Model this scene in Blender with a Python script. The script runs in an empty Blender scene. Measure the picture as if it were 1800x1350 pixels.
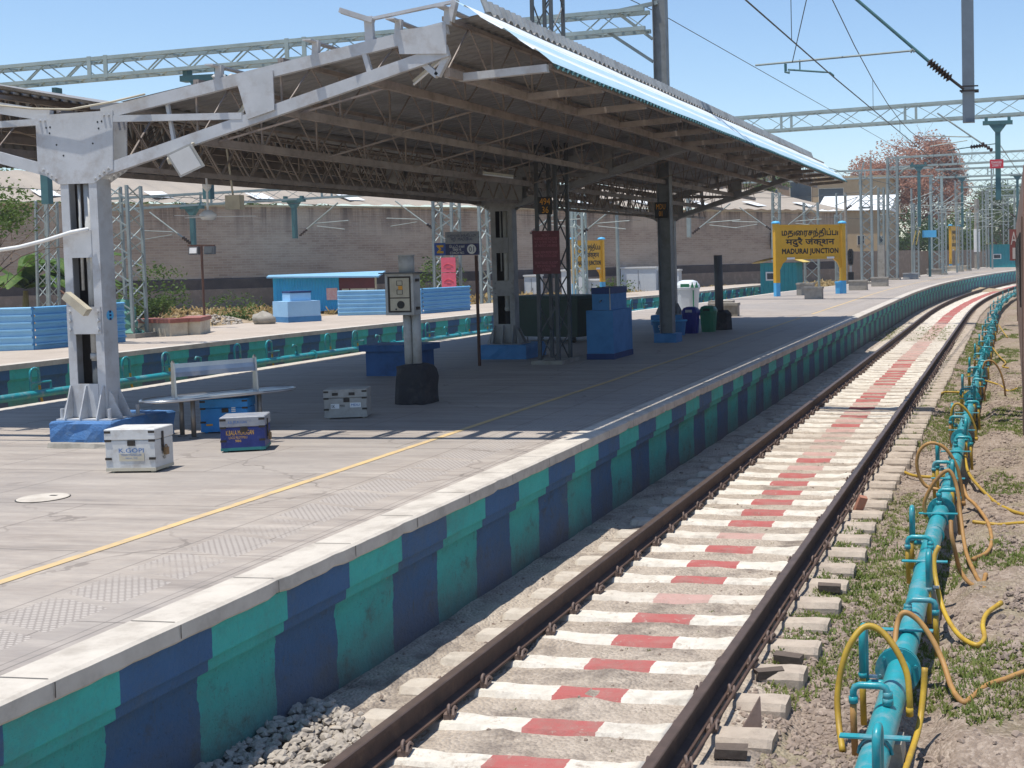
import bpy, math, random
from mathutils import Vector, Matrix, Quaternion
R = math.radians
random.seed(7)
S = bpy.context.scene
COL = S.collection

# ------------------------------------------------------------------ camera
cam_d = bpy.data.cameras.new("camera")
cam = bpy.data.objects.new("camera", cam_d)
COL.objects.link(cam)
YAW, PITCH, ROLL = 0.184793, 0.052188, -0.01967
F0 = Vector((-math.sin(YAW), math.cos(YAW), 0)); R0 = Vector((math.cos(YAW), math.sin(YAW), 0)); U0 = Vector((0, 0, 1))
FW = F0 * math.cos(PITCH) - U0 * math.sin(PITCH); UU = U0 * math.cos(PITCH) + F0 * math.sin(PITCH)
RT = R0 * math.cos(ROLL) + UU * math.sin(ROLL); UP = UU * math.cos(ROLL) - R0 * math.sin(ROLL)
m3 = Matrix((RT, UP, -FW)).transposed()
cam.matrix_world = Matrix.Translation((2.852931, 0, 2.773095)) @ m3.to_4x4()
cam_d.sensor_width = 36
cam_d.sensor_fit = 'HORIZONTAL'
cam_d.lens = 2211.859 / 1800 * 36
cam_d.shift_x = -(1369.764 - 900) / 1800
cam_d.shift_y = -(675 - 558.475) / 1800
cam_d.clip_start = 0.05
cam_d.clip_end = 3000
S.camera = cam

# ------------------------------------------------------------------ world, sun, exposure
SUN_TRAVEL = Vector((0.17, 0.15, -1.0)).normalized()
w = bpy.data.worlds.new("World")
S.world = w
w.use_nodes = True
wn = w.node_tree
bg = wn.nodes["Background"]
sky = wn.nodes.new("ShaderNodeTexSky")
sky.sky_type = 'NISHITA'
sky.sun_disc = False
sky.sun_elevation = math.asin(-SUN_TRAVEL.z)
sky.sun_rotation = math.atan2(-SUN_TRAVEL.x, -SUN_TRAVEL.y)
sky.altitude = 0
sky.air_density = 1.0
sky.dust_density = 0.25
sky.ozone_density = 4.5
wn.links.new(sky.outputs[0], bg.inputs[0])
bg.inputs[1].default_value = 0.14
sd = bpy.data.lights.new("sun", 'SUN')
sd.energy = 4.6
sd.angle = R(0.53)
sd.color = (1.0, 0.95, 0.87)
so = bpy.data.objects.new("sun", sd)
COL.objects.link(so)
so.rotation_euler = SUN_TRAVEL.to_track_quat('-Z', 'Y').to_euler()
so.location = (-20, -20, 60)
S.view_settings.view_transform = 'Standard'
S.view_settings.look = 'None'
S.view_settings.gamma = 1
S.view_settings.exposure = 0.24
S.render.engine = 'CYCLES'
S.cycles.max_bounces = 8
S.cycles.diffuse_bounces = 6

# ------------------------------------------------------------------ materials
MATS = {}
def base_mat(name, rough=0.7, metal=0.0, spec=0.4):
    m = bpy.data.materials.new(name)
    m.use_nodes = True
    nt = m.node_tree
    b = nt.nodes["Principled BSDF"]
    b.inputs["Roughness"].default_value = rough
    b.inputs["Metallic"].default_value = metal
    b.inputs["Specular IOR Level"].default_value = spec
    MATS[name] = m
    return m, nt, b
def N(nt, t, **k):
    n = nt.nodes.new(t)
    for a, v in k.items():
        setattr(n, a, v)
    return n
def c4(c): return (c[0], c[1], c[2], 1.0)
def noise(nt, vec, scale, detail=4, rough=0.6, dist=0.0):
    n = N(nt, "ShaderNodeTexNoise")
    n.inputs["Scale"].default_value = scale
    n.inputs["Detail"].default_value = detail
    n.inputs["Roughness"].default_value = rough
    n.inputs["Distortion"].default_value = dist
    if vec is not None: nt.links.new(vec, n.inputs["Vector"])
    return n.outputs["Fac"]
def ramp(nt, fac, stops):
    r = N(nt, "ShaderNodeValToRGB")
    e = r.color_ramp.elements
    while len(e) < len(stops): e.new(0.5)
    for i, (p, c) in enumerate(stops):
        e[i].position = p
        e[i].color = c4(c) if len(c) == 3 else c
    nt.links.new(fac, r.inputs[0])
    return r.outputs[0]
def fac_ramp(nt, fac, a, b):
    r = N(nt, "ShaderNodeMapRange")
    r.inputs[1].default_value = a; r.inputs[2].default_value = b
    nt.links.new(fac, r.inputs[0])
    return r.outputs[0]
def mix(nt, fac, a, b, mode='MIX'):
    n = N(nt, "ShaderNodeMix", data_type='RGBA', blend_type=mode)
    if isinstance(fac, (int, float)): n.inputs[0].default_value = fac
    else: nt.links.new(fac, n.inputs[0])
    for i, s in ((6, a), (7, b)):
        if isinstance(s, tuple): n.inputs[i].default_value = c4(s)
        else: nt.links.new(s, n.inputs[i])
    return n.outputs[2]
def math_n(nt, op, a, b=None, clamp=False):
    n = N(nt, "ShaderNodeMath", operation=op, use_clamp=clamp)
    for i, s in ((0, a), (1, b)):
        if s is None: continue
        if isinstance(s, (int, float)): n.inputs[i].default_value = s
        else: nt.links.new(s, n.inputs[i])
    return n.outputs[0]
def coords(nt, kind="Object", scale=None):
    t = N(nt, "ShaderNodeTexCoord")
    v = t.outputs[kind]
    if scale:
        mp = N(nt, "ShaderNodeMapping")
        mp.inputs["Scale"].default_value = scale
        nt.links.new(v, mp.inputs["Vector"])
        v = mp.outputs[0]
    return v
def sep(nt, v):
    s = N(nt, "ShaderNodeSeparateXYZ")
    nt.links.new(v, s.inputs[0])
    return s.outputs
def bump(nt, b, h, strength=0.3, dist=0.02):
    n = N(nt, "ShaderNodeBump")
    n.inputs["Strength"].default_value = strength
    n.inputs["Distance"].default_value = dist
    nt.links.new(h, n.inputs["Height"])
    nt.links.new(n.outputs[0], b.inputs["Normal"])

def pm(name, c1, c2=None, scale=4, rough=0.7, metal=0.0, dirt=None, dscale=1.5, damt=0.5, bmp=0.15, bscale=40, bdist=0.01, spec=0.4, rand=0.0):
    """painted / plain surface: two tones broken up by noise, a layer of dirt or wear, a fine bump"""
    m, nt, b = base_mat(name, rough, metal, spec)
    v = coords(nt)
    if c2 is None: c2 = tuple(x * 0.8 for x in c1)
    f = noise(nt, v, scale, 6, 0.65)
    col = mix(nt, fac_ramp(nt, f, 0.35, 0.68), c1, c2)
    if dirt:
        d = noise(nt, v, dscale, 8, 0.72)
        col = mix(nt, math_n(nt, 'MULTIPLY', fac_ramp(nt, d, 0.5, 0.72), damt), col, dirt)
        rr = math_n(nt, 'ADD', math_n(nt, 'MULTIPLY', d, 0.3), rough - 0.15, True)
        nt.links.new(rr, b.inputs["Roughness"])
    if rand:
        oi = N(nt, "ShaderNodeObjectInfo")
        hs = N(nt, "ShaderNodeHueSaturation")
        vv = math_n(nt, 'ADD', math_n(nt, 'MULTIPLY', oi.outputs["Random"], rand * 2), 1 - rand)
        nt.links.new(vv, hs.inputs["Value"])
        nt.links.new(col, hs.inputs["Color"])
        col = hs.outputs[0]
    nt.links.new(col, b.inputs["Base Color"])
    bump(nt, b, noise(nt, v, bscale, 5, 0.7), bmp, bdist)
    return m

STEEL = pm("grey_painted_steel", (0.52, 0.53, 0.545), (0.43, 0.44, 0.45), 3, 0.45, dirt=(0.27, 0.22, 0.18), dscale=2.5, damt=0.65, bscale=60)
STEEL_SHADE = pm("shaded_grey_column_paint", (0.30, 0.30, 0.30), (0.23, 0.23, 0.23), 3, 0.5, dirt=(0.16, 0.13, 0.11), dscale=3, damt=0.5)  # grey paint with canopy shade put into it, for rear columns and frames
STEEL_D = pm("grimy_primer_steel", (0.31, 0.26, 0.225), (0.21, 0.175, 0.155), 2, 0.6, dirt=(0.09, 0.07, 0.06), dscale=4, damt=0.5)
SHEET = pm("grey_roof_sheet", (0.30, 0.295, 0.29), (0.21, 0.205, 0.20), 1.2, 0.55, dirt=(0.12, 0.10, 0.09), dscale=0.8, damt=0.5)
SHEET_OUT = pm("weathered_grey_sheet", (0.42, 0.43, 0.42), (0.30, 0.31, 0.31), 2.0, 0.55, dirt=(0.16, 0.14, 0.12), dscale=2, damt=0.5)
STRIPB = pm("sky_blue_coated_sheet", (0.50, 0.68, 0.77), (0.42, 0.62, 0.73), 1.2, 0.5, dirt=(0.45, 0.50, 0.52), dscale=3, damt=0.3, bmp=0.05)
STRIP = pm("pale_blue_coated_sheet", (0.84, 0.87, 0.87), (0.74, 0.80, 0.82), 1.2, 0.5, dirt=(0.45, 0.50, 0.52), dscale=3, damt=0.35, bmp=0.05)
GALV = pm("galvanised_lattice_steel", (0.30, 0.345, 0.335), (0.22, 0.26, 0.255), 2.5, 0.5, metal=0.15, dirt=(0.30, 0.26, 0.22), dscale=2, damt=0.4)
GALV_G = pm("green_grey_lattice_steel", (0.36, 0.43, 0.42), (0.27, 0.34, 0.33), 2.5, 0.55, dirt=(0.25, 0.27, 0.22), dscale=2, damt=0.4)
DARKST = pm("dark_grey_steel", (0.085, 0.095, 0.10), (0.06, 0.065, 0.07), 3, 0.5, dirt=(0.12, 0.09, 0.07), damt=0.5)
GREYBLUE = pm("blue_grey_tube", (0.16, 0.20, 0.24), (0.12, 0.15, 0.18), 3, 0.45)
TEALST = pm("dark_teal_steel", (0.06, 0.16, 0.17), (0.05, 0.12, 0.13), 3, 0.5)
PIPE = pm("turquoise_pipe_paint", (0.022, 0.29, 0.325), (0.018, 0.215, 0.255), 5, 0.32, dirt=(0.38, 0.42, 0.42), dscale=5, damt=0.6, bmp=0.12, bscale=80, rand=0.08)
HOSE_Y = pm("yellow_hose_rubber", (0.48, 0.32, 0.03), (0.36, 0.22, 0.03), 7, 0.5, dirt=(0.25, 0.15, 0.05), dscale=5, damt=0.7, rand=0.1)
HOSE_B = pm("faded_brown_hose_rubber", (0.38, 0.21, 0.065), (0.29, 0.15, 0.05), 7, 0.6, dirt=(0.18, 0.11, 0.05), dscale=5, damt=0.6, rand=0.12)
RAIL = pm("rusted_rail_steel", (0.085, 0.050, 0.037), (0.055, 0.033, 0.026), 9, 0.75, dirt=(0.17, 0.105, 0.07), dscale=5, damt=0.7, bmp=0.3, bscale=30)
RAILTOP = pm("worn_rail_head", (0.15, 0.105, 0.085), (0.095, 0.068, 0.055), 7, 0.45, metal=0.35, bmp=0.05)
CLIP = pm("rusty_clip_iron", (0.17, 0.12, 0.10), (0.12, 0.085, 0.07), 20, 0.7, dirt=(0.22, 0.15, 0.11), dscale=14, damt=0.6)
BLUEP = pm("rough_blue_painted_concrete", (0.075, 0.20, 0.43), (0.055, 0.15, 0.34), 5, 0.7, dirt=(0.20, 0.30, 0.42), dscale=5, damt=0.55, bmp=0.8, bscale=9, bdist=0.03)
BLUEL = pm("blue_painted_masonry", (0.06, 0.23, 0.47), (0.05, 0.19, 0.40), 2, 0.6, dirt=(0.03, 0.12, 0.28), dscale=2, damt=0.5, bmp=0.3, bscale=20)
BLUED = pm("dark_blue_painted_masonry", (0.02, 0.05, 0.17), (0.015, 0.04, 0.13), 2, 0.6, bmp=0.3, bscale=20)
PALEB = pm("pale_blue_painted_masonry", (0.33, 0.56, 0.78), (0.28, 0.50, 0.73), 2, 0.6, dirt=(0.35, 0.40, 0.45), damt=0.4)
FENCEB = pm("light_blue_profiled_sheet", (0.14, 0.39, 0.65), (0.11, 0.33, 0.58), 1.6, 0.42, dirt=(0.14, 0.34, 0.55), dscale=2.5, damt=0.5, bmp=0.05)
FENCEL = pm("pale_blue_profiled_sheet", (0.28, 0.54, 0.75), (0.22, 0.46, 0.68), 1.6, 0.42, dirt=(0.2, 0.40, 0.6), dscale=2.5, damt=0.4, bmp=0.05)
SHEDB = pm("bright_blue_ribbed_sheet", (0.035, 0.48, 0.84), (0.03, 0.40, 0.74), 2, 0.45, dirt=(0.15, 0.4, 0.62), damt=0.3)
BLACKC = pm("black_painted_concrete", (0.022, 0.022, 0.025), (0.035, 0.032, 0.034), 4, 0.75, dirt=(0.10, 0.085, 0.08), dscale=4, damt=0.6, bmp=0.9, bscale=8, bdist=0.04)
CREAM = pm("cream_painted_metal", (0.55, 0.50, 0.38), (0.45, 0.40, 0.30), 3, 0.5, dirt=(0.25, 0.20, 0.14), damt=0.4)
GREYP = pm("light_grey_painted_box", (0.46, 0.46, 0.44), (0.38, 0.38, 0.36), 4, 0.5, dirt=(0.22, 0.18, 0.14), dscale=4, damt=0.5)
CRATEW = pm("scuffed_white_trunk_paint", (0.62, 0.62, 0.60), (0.52, 0.52, 0.50), 5, 0.55, dirt=(0.30, 0.25, 0.20), dscale=6, damt=0.65)
CRATEN = pm("scuffed_navy_trunk_paint", (0.018, 0.035, 0.19), (0.014, 0.025, 0.13), 5, 0.5, dirt=(0.12, 0.15, 0.26), dscale=8, damt=0.6)
CRATEB = pm("bright_blue_trunk_paint", (0.02, 0.24, 0.58), (0.02, 0.20, 0.50), 5, 0.5, dirt=(0.03, 0.10, 0.25), dscale=8, damt=0.6)
CRATEG = pm("grimy_grey_trunk_paint", (0.40, 0.38, 0.34), (0.30, 0.28, 0.25), 5, 0.6, dirt=(0.14, 0.11, 0.09), dscale=7, damt=0.6)
LIDGREY = pm("grey_lid_paint", (0.30, 0.31, 0.33), (0.24, 0.25, 0.27), 5, 0.55, dirt=(0.05, 0.09, 0.22), dscale=9, damt=0.6)
IRON = pm("dark_iron_fitting", (0.05, 0.04, 0.035), (0.035, 0.03, 0.025), 8, 0.5, metal=0.4)
BRASS = pm("dull_brass_lock", (0.30, 0.20, 0.10), (0.22, 0.14, 0.07), 12, 0.45, metal=0.5)
STAINLESS = pm("stainless_seat_steel", (0.50, 0.50, 0.50), (0.42, 0.42, 0.43), 6, 0.3, metal=0.85, bmp=0.05)
WHITEP = pm("white_paint", (0.78, 0.78, 0.76), (0.70, 0.70, 0.68), 6, 0.5)
BLACKP = pm("black_lettering_paint", (0.012, 0.012, 0.012), (0.02, 0.02, 0.018), 6, 0.5)
YELLOW = pm("station_yellow_paint", (0.72, 0.40, 0.03), (0.64, 0.35, 0.025), 2.5, 0.45, dirt=(0.60, 0.36, 0.05), damt=0.5)
ORANGEP = pm("orange_lettering_paint", (0.80, 0.36, 0.03), None, 6, 0.5)
LBLUEP = pm("light_blue_post_paint", (0.10, 0.45, 0.76), (0.08, 0.38, 0.68), 3, 0.5)
MAROON = pm("maroon_board_paint", (0.13, 0.02, 0.03), (0.10, 0.015, 0.025), 3, 0.45)
NAVY = pm("navy_sign_face", (0.012, 0.02, 0.11), (0.01, 0.016, 0.09), 4, 0.4)
REDP = pm("red_sign_paint", (0.62, 0.05, 0.07), (0.52, 0.04, 0.06), 4, 0.5)
PINKP = pm("pink_red_sign_paint", (0.75, 0.12, 0.18), (0.65, 0.10, 0.16), 4, 0.5)
GREENBIN = pm("green_bin_plastic", (0.03, 0.21, 0.11), (0.025, 0.17, 0.09), 4, 0.4)
BLUEBIN = pm("blue_bin_plastic", (0.015, 0.025, 0.22), (0.012, 0.02, 0.17), 4, 0.4)
WHITEBIN = pm("white_bin_plastic", (0.66, 0.70, 0.72), (0.58, 0.62, 0.66), 4, 0.4)
DGREEN = pm("dark_green_container_paint", (0.012, 0.035, 0.02), (0.01, 0.025, 0.015), 3, 0.6, dirt=(0.04, 0.04, 0.03), damt=0.5)
TEALHUT = pm("teal_ribbed_hut_sheet", (0.02, 0.28, 0.32), (0.02, 0.23, 0.27), 2, 0.5)
YROOF = pm("yellow_roof_sheet", (0.72, 0.52, 0.12), (0.62, 0.45, 0.10), 3, 0.5)
CONC = pm("bare_concrete", (0.36, 0.33, 0.28), (0.27, 0.25, 0.21), 4, 0.85, dirt=(0.15, 0.13, 0.10), dscale=4, damt=0.5, bmp=0.5, bscale=15)
BEIGEW = pm("beige_plaster_wall", (0.46, 0.35, 0.21), (0.38, 0.28, 0.17), 0.5, 0.85, dirt=(0.28, 0.20, 0.12), dscale=0.4, damt=0.5)
BROWNW = pm("brown_plaster_wall", (0.30, 0.21, 0.14), (0.24, 0.17, 0.11), 0.5, 0.85, dirt=(0.14, 0.11, 0.09), dscale=0.4, damt=0.5)
WHITEROOF = pm("white_roof_sheet", (0.78, 0.80, 0.80), (0.70, 0.72, 0.72), 0.6, 0.5)
ROOFTILE = pm("pale_asbestos_roof", (0.36, 0.31, 0.255), (0.30, 0.26, 0.215), 0.35, 0.9, dirt=(0.26, 0.22, 0.18), dscale=0.5, damt=0.5, bmp=0.3, bscale=4)
GLASSD = pm("dark_window_glass", (0.03, 0.045, 0.065), (0.02, 0.03, 0.05), 1, 0.15, spec=0.6)
TRAINP = pm("tan_brown_coach_paint", (0.30, 0.17, 0.12), (0.25, 0.14, 0.10), 1.5, 0.45, dirt=(0.14, 0.09, 0.06), dscale=1.5, damt=0.6)
TRAINR = pm("brown_coach_roof", (0.18, 0.12, 0.09), None, 1.5, 0.6)
PLATERED = pm("brick_red_plate", (0.28, 0.085, 0.07), None, 3, 0.5)
TRUNKM = pm("tree_bark", (0.16, 0.11, 0.075), (0.10, 0.07, 0.05), 5, 0.9, bmp=0.6, bscale=12)
RUST = pm("rusty_pole_iron", (0.12, 0.055, 0.035), (0.08, 0.04, 0.03), 5, 0.7)
INSUL = pm("brown_glazed_insulator", (0.05, 0.035, 0.03), None, 5, 0.25)
WIREM = pm("dark_copper_wire", (0.07, 0.075, 0.07), None, 5, 0.5)
NETG = pm("green_shade_net", (0.10, 0.27, 0.21), (0.16, 0.34, 0.27), 8, 0.85)
BRICKRED = pm("red_brick_bench_top", (0.33, 0.12, 0.09), (0.26, 0.09, 0.07), 6, 0.8, dirt=(0.4, 0.3, 0.25), damt=0.3)
CREAMW = pm("cream_plaster", (0.60, 0.54, 0.42), (0.50, 0.44, 0.33), 3, 0.8, dirt=(0.3, 0.2, 0.15), damt=0.5)
def leaf_mat(name, c1, c2, c3):
    m, nt, b = base_mat(name, 0.6, 0, 0.25)
    v = coords(nt)
    f = noise(nt, v, 0.9, 3)
    g = noise(nt, v, 9.0, 2)
    col = mix(nt, fac_ramp(nt, f, 0.4, 0.62), c1, c2)
    col = mix(nt, fac_ramp(nt, g, 0.5, 0.75), col, c3)
    nt.links.new(col, b.inputs["Base Color"])
    tr = N(nt, "ShaderNodeBsdfTranslucent")
    nt.links.new(col, tr.inputs[0])
    ms = N(nt, "ShaderNodeMixShader")
    ms.inputs[0].default_value = 0.35
    nt.links.new(b.outputs[0], ms.inputs[1]); nt.links.new(tr.outputs[0], ms.inputs[2])
    nt.links.new(ms.outputs[0], nt.nodes["Material Output"].inputs[0])
    return m
LEAF = leaf_mat("green_foliage", (0.06, 0.11, 0.02), (0.10, 0.16, 0.03), (0.15, 0.20, 0.05))
LEAFD = leaf_mat("dark_green_foliage", (0.035, 0.075, 0.02), (0.06, 0.11, 0.03), (0.09, 0.15, 0.04))
LEAFR = leaf_mat("reddish_brown_dry_foliage", (0.46, 0.25, 0.17), (0.36, 0.185, 0.125), (0.55, 0.34, 0.25))
LEAFB = leaf_mat("banana_leaf", (0.09, 0.17, 0.03), (0.06, 0.12, 0.025), (0.16, 0.22, 0.05))
GRASS = leaf_mat("sparse_green_grass", (0.17, 0.20, 0.05), (0.12, 0.17, 0.035), (0.24, 0.24, 0.08))
GRASSY = leaf_mat("dry_straw_grass", (0.42, 0.31, 0.15), (0.34, 0.25, 0.12), (0.30, 0.27, 0.10))

def mk_paving():
    m, nt, b = base_mat("platform_paving", 0.8, 0, 0.3)
    v = coords(nt)
    x, y, z = sep(nt, v)
    st = coords(nt, "Object", (0.42, 2.9, 1))       # streaks drawn out across the platform
    f1 = noise(nt, st, 1.5, 9, 0.74)
    f2 = noise(nt, v, 9, 6, 0.7)
    f3 = noise(nt, v, 0.22, 3, 0.5)
    col = ramp(nt, f1, [(0.30, (0.225, 0.192, 0.163)), (0.46, (0.335, 0.288, 0.245)), (0.56, (0.385, 0.335, 0.285)), (0.72, (0.47, 0.41, 0.35))])
    col = mix(nt, math_n(nt, 'MULTIPLY', fac_ramp(nt, f2, 0.45, 0.75), 0.35), col, (0.24, 0.225, 0.21))
    col = mix(nt, math_n(nt, 'MULTIPLY', fac_ramp(nt, f3, 0.45, 0.7), 0.45), col, (0.23, 0.22, 0.215))
    # paving bay joints
    bt = N(nt, "ShaderNodeTexBrick")
    bt.offset = 0.5
    bt.inputs["Scale"].default_value = 1.0
    bt.inputs["Brick Width"].default_value = 2.35
    bt.inputs["Row Height"].default_value = 1.52
    bt.inputs["Mortar Size"].default_value = 0.006
    bt.inputs["Mortar Smooth"].default_value = 0.3
    wob = N(nt, "ShaderNodeVectorMath", operation='ADD')
    nn = N(nt, "ShaderNodeTexNoise"); nn.inputs["Scale"].default_value = 1.3; nt.links.new(v, nn.inputs["Vector"])
    sc = N(nt, "ShaderNodeVectorMath", operation='SCALE'); sc.inputs["Scale"].default_value = 0.03
    nt.links.new(nn.outputs["Color"], sc.inputs[0]); nt.links.new(v, wob.inputs[0]); nt.links.new(sc.outputs[0], wob.inputs[1])
    nt.links.new(wob.outputs[0], bt.inputs["Vector"])
    joint = bt.outputs["Fac"]
    # stains, spills and hairline cracks
    stn = noise(nt, v, 1.9, 8, 0.78)
    col = mix(nt, math_n(nt, 'MULTIPLY', fac_ramp(nt, stn, 0.58, 0.76), 0.4), col, (0.13, 0.115, 0.105))
    vc = N(nt, "ShaderNodeTexVoronoi"); vc.feature = 'DISTANCE_TO_EDGE'; vc.inputs["Scale"].default_value = 0.45
    wv = N(nt, "ShaderNodeVectorMath", operation='ADD'); n3 = N(nt, "ShaderNodeTexNoise"); n3.inputs["Scale"].default_value = 2.5; n3.inputs["Detail"].default_value = 6
    s3 = N(nt, "ShaderNodeVectorMath", operation='SCALE'); s3.inputs["Scale"].default_value = 0.5
    nt.links.new(v, n3.inputs["Vector"]); nt.links.new(n3.outputs["Color"], s3.inputs[0]); nt.links.new(v, wv.inputs[0]); nt.links.new(s3.outputs[0], wv.inputs[1]); nt.links.new(wv.outputs[0], vc.inputs["Vector"])
    crk = math_n(nt, 'MULTIPLY', math_n(nt, 'LESS_THAN', vc.outputs["Distance"], 0.006), fac_ramp(nt, noise(nt, v, 0.6, 3), 0.48, 0.56))
    col = mix(nt, math_n(nt, 'MULTIPLY', crk, 0.4), col, (0.09, 0.075, 0.065))
    col = mix(nt, math_n(nt, 'MULTIPLY', joint, 0.7), col, (0.085, 0.075, 0.065))
    # long joints near the edge: two close lines, one beyond the studded strip
    def line(x0, hw):
        return math_n(nt, 'LESS_THAN', math_n(nt, 'ABSOLUTE', math_n(nt, 'SUBTRACT', math_n(nt, 'ADD', x, math_n(nt, 'MULTIPLY', noise(nt, v, 1.5, 2), 0.02)), x0)), hw)
    for x0, hw, k in ((-2.03, 0.006, 0.6), (-2.10, 0.005, 0.5), (-2.86, 0.006, 0.6)):
        col = mix(nt, math_n(nt, 'MULTIPLY', line(x0, hw), k), col, (0.11, 0.10, 0.09))
    # studded tactile strip, laid in patches
    inx = math_n(nt, 'MULTIPLY', math_n(nt, 'GREATER_THAN', x, -2.80), math_n(nt, 'LESS_THAN', x, -2.30))
    yy = math_n(nt, 'ADD', y, math_n(nt, 'MULTIPLY', x, 0.35))
    fr = math_n(nt, 'FRACT', math_n(nt, 'DIVIDE', yy, 0.56))
    iny = math_n(nt, 'LESS_THAN', fr, 0.86)
    msk = math_n(nt, 'MULTIPLY', inx, iny)
    wear = fac_ramp(nt, noise(nt, v, 1.6, 4), 0.30, 0.5)
    msk = math_n(nt, 'MULTIPLY', msk, wear)
    sb = N(nt, "ShaderNodeTexBrick")
    sb.inputs["Scale"].default_value = 1.0
    sb.inputs["Brick Width"].default_value = 0.046; sb.inputs["Row Height"].default_value = 0.030
    sb.inputs["Mortar Size"].default_value = 0.008; sb.inputs["Mortar Smooth"].default_value = 0.25
    nt.links.new(v, sb.inputs["Vector"])
    stud = math_n(nt, 'SUBTRACT', 1.0, sb.outputs["Fac"])
    col = mix(nt, math_n(nt, 'MULTIPLY', msk, 0.75), col, mix(nt, stud, (0.25, 0.22, 0.195), (0.50, 0.45, 0.40)))
    nt.links.new(col, b.inputs["Base Color"])
    h = math_n(nt, 'ADD', math_n(nt, 'MULTIPLY', f2, 0.5), math_n(nt, 'MULTIPLY', math_n(nt, 'MULTIPLY', stud, msk), 2.2))
    h = math_n(nt, 'SUBTRACT', h, math_n(nt, 'MULTIPLY', joint, 0.8))
    bump(nt, b, h, 0.35, 0.008)
    nt.links.new(math_n(nt, 'ADD', math_n(nt, 'MULTIPLY', f1, 0.35), 0.55), b.inputs["Roughness"])
    return m
PAVING = mk_paving()
PAVE2 = pm("far_platform_paving", (0.46, 0.39, 0.32), (0.38, 0.32, 0.26), 0.7, 0.85, dirt=(0.28, 0.23, 0.18), dscale=0.9, damt=0.5)
COPING = pm("worn_white_coping_paint", (0.565, 0.515, 0.44), (0.44, 0.395, 0.335), 3.5, 0.75, dirt=(0.34, 0.30, 0.25), dscale=3.5, damt=0.6, bmp=0.4, bscale=18)
YLINE = pm("worn_yellow_line_paint", (0.62, 0.44, 0.20), (0.52, 0.38, 0.20), 3, 0.8, dirt=(0.36, 0.31, 0.25), dscale=6, damt=0.8)

def mk_stripes(name, k0, wobble, stain, dull=1.0):
    """alternating teal and blue painted bays along the wall (UV u = metres along the wall, v = height)"""
    m, nt, b = base_mat(name, 0.65, 0, 0.35)
    uv = coords(nt, "UV")
    v = coords(nt)
    u, vv, _ = sep(nt, uv)
    n1 = noise(nt, v, 6, 3)
    uw = math_n(nt, 'ADD', u, math_n(nt, 'MULTIPLY', math_n(nt, 'SUBTRACT', n1, 0.5), wobble))
    fr = math_n(nt, 'FRACT', math_n(nt, 'DIVIDE', math_n(nt, 'SUBTRACT', uw, k0), 1.524))
    isb = math_n(nt, 'GREATER_THAN', fr, 0.5)
    f = noise(nt, v, 2.2, 7, 0.7)
    teal = mix(nt, fac_ramp(nt, f, 0.35, 0.7), (0.065, 0.52, 0.46), (0.05, 0.42, 0.375))
    grime = noise(nt, v, 1.1, 9, 0.8)
    blue = mix(nt, fac_ramp(nt, f, 0.35, 0.7), (0.055, 0.15, 0.31), (0.042, 0.115, 0.24))
    col = mix(nt, isb, teal, blue)
    if dull < 1: col = mix(nt, 1 - dull, col, (0.06, 0.08, 0.085))
    d = noise(nt, v, 5, 8, 0.75)
    col = mix(nt, math_n(nt, 'MULTIPLY', fac_ramp(nt, d, 0.55, 0.78), stain), col, (0.05, 0.055, 0.045))
    col = mix(nt, math_n(nt, 'MULTIPLY', fac_ramp(nt, grime, 0.5, 0.75), 0.45), col, (0.16, 0.20, 0.19))
    low = math_n(nt, 'MULTIPLY', fac_ramp(nt, math_n(nt, 'ADD', vv, math_n(nt, 'MULTIPLY', d, -0.5)), 0.0, -0.45), 0.7)
    col = mix(nt, low, col, (0.15, 0.13, 0.11))
    sp = noise(nt, coords(nt, "Object", (1, 5, 0.7)), 6, 4)
    col = mix(nt, math_n(nt, 'MULTIPLY', fac_ramp(nt, sp, 0.64, 0.78), stain * 0.8), col, (0.10, 0.11, 0.09))
    nt.links.new(col, b.inputs["Base Color"])
    spk = noise(nt, v, 55, 3, 0.6)
    dk = mix(nt, math_n(nt, 'MULTIPLY', fac_ramp(nt, spk, 0.60, 0.72), stain * 0.45), col, (0.03, 0.035, 0.035))
    peel = math_n(nt, 'MULTIPLY', fac_ramp(nt, noise(nt, v, 2.6, 10, 0.82), 0.655, 0.67), min(1.0, stain))
    dk = mix(nt, peel, dk, mix(nt, fac_ramp(nt, noise(nt, v, 9, 4), 0.4, 0.6), (0.33, 0.32, 0.29), (0.20, 0.22, 0.21)))
    nt.links.new(dk, b.inputs["Base Color"])
    bump(nt, b, math_n(nt, 'ADD', noise(nt, v, 26, 6, 0.75), math_n(nt, 'MULTIPLY', noise(nt, v, 5, 4, 0.6), 1.5)), 0.8, 0.025)
    return m
STR_UP = mk_stripes("teal_and_blue_band_paint", 4.88, 0.02, 0.35)
STR_LE = mk_stripes("teal_and_blue_ledge_paint", 4.88, 0.04, 0.6, 0.9)
STR_LO = mk_stripes("teal_and_blue_wall_paint", 4.88, 0.09, 0.9, 0.84)

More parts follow.
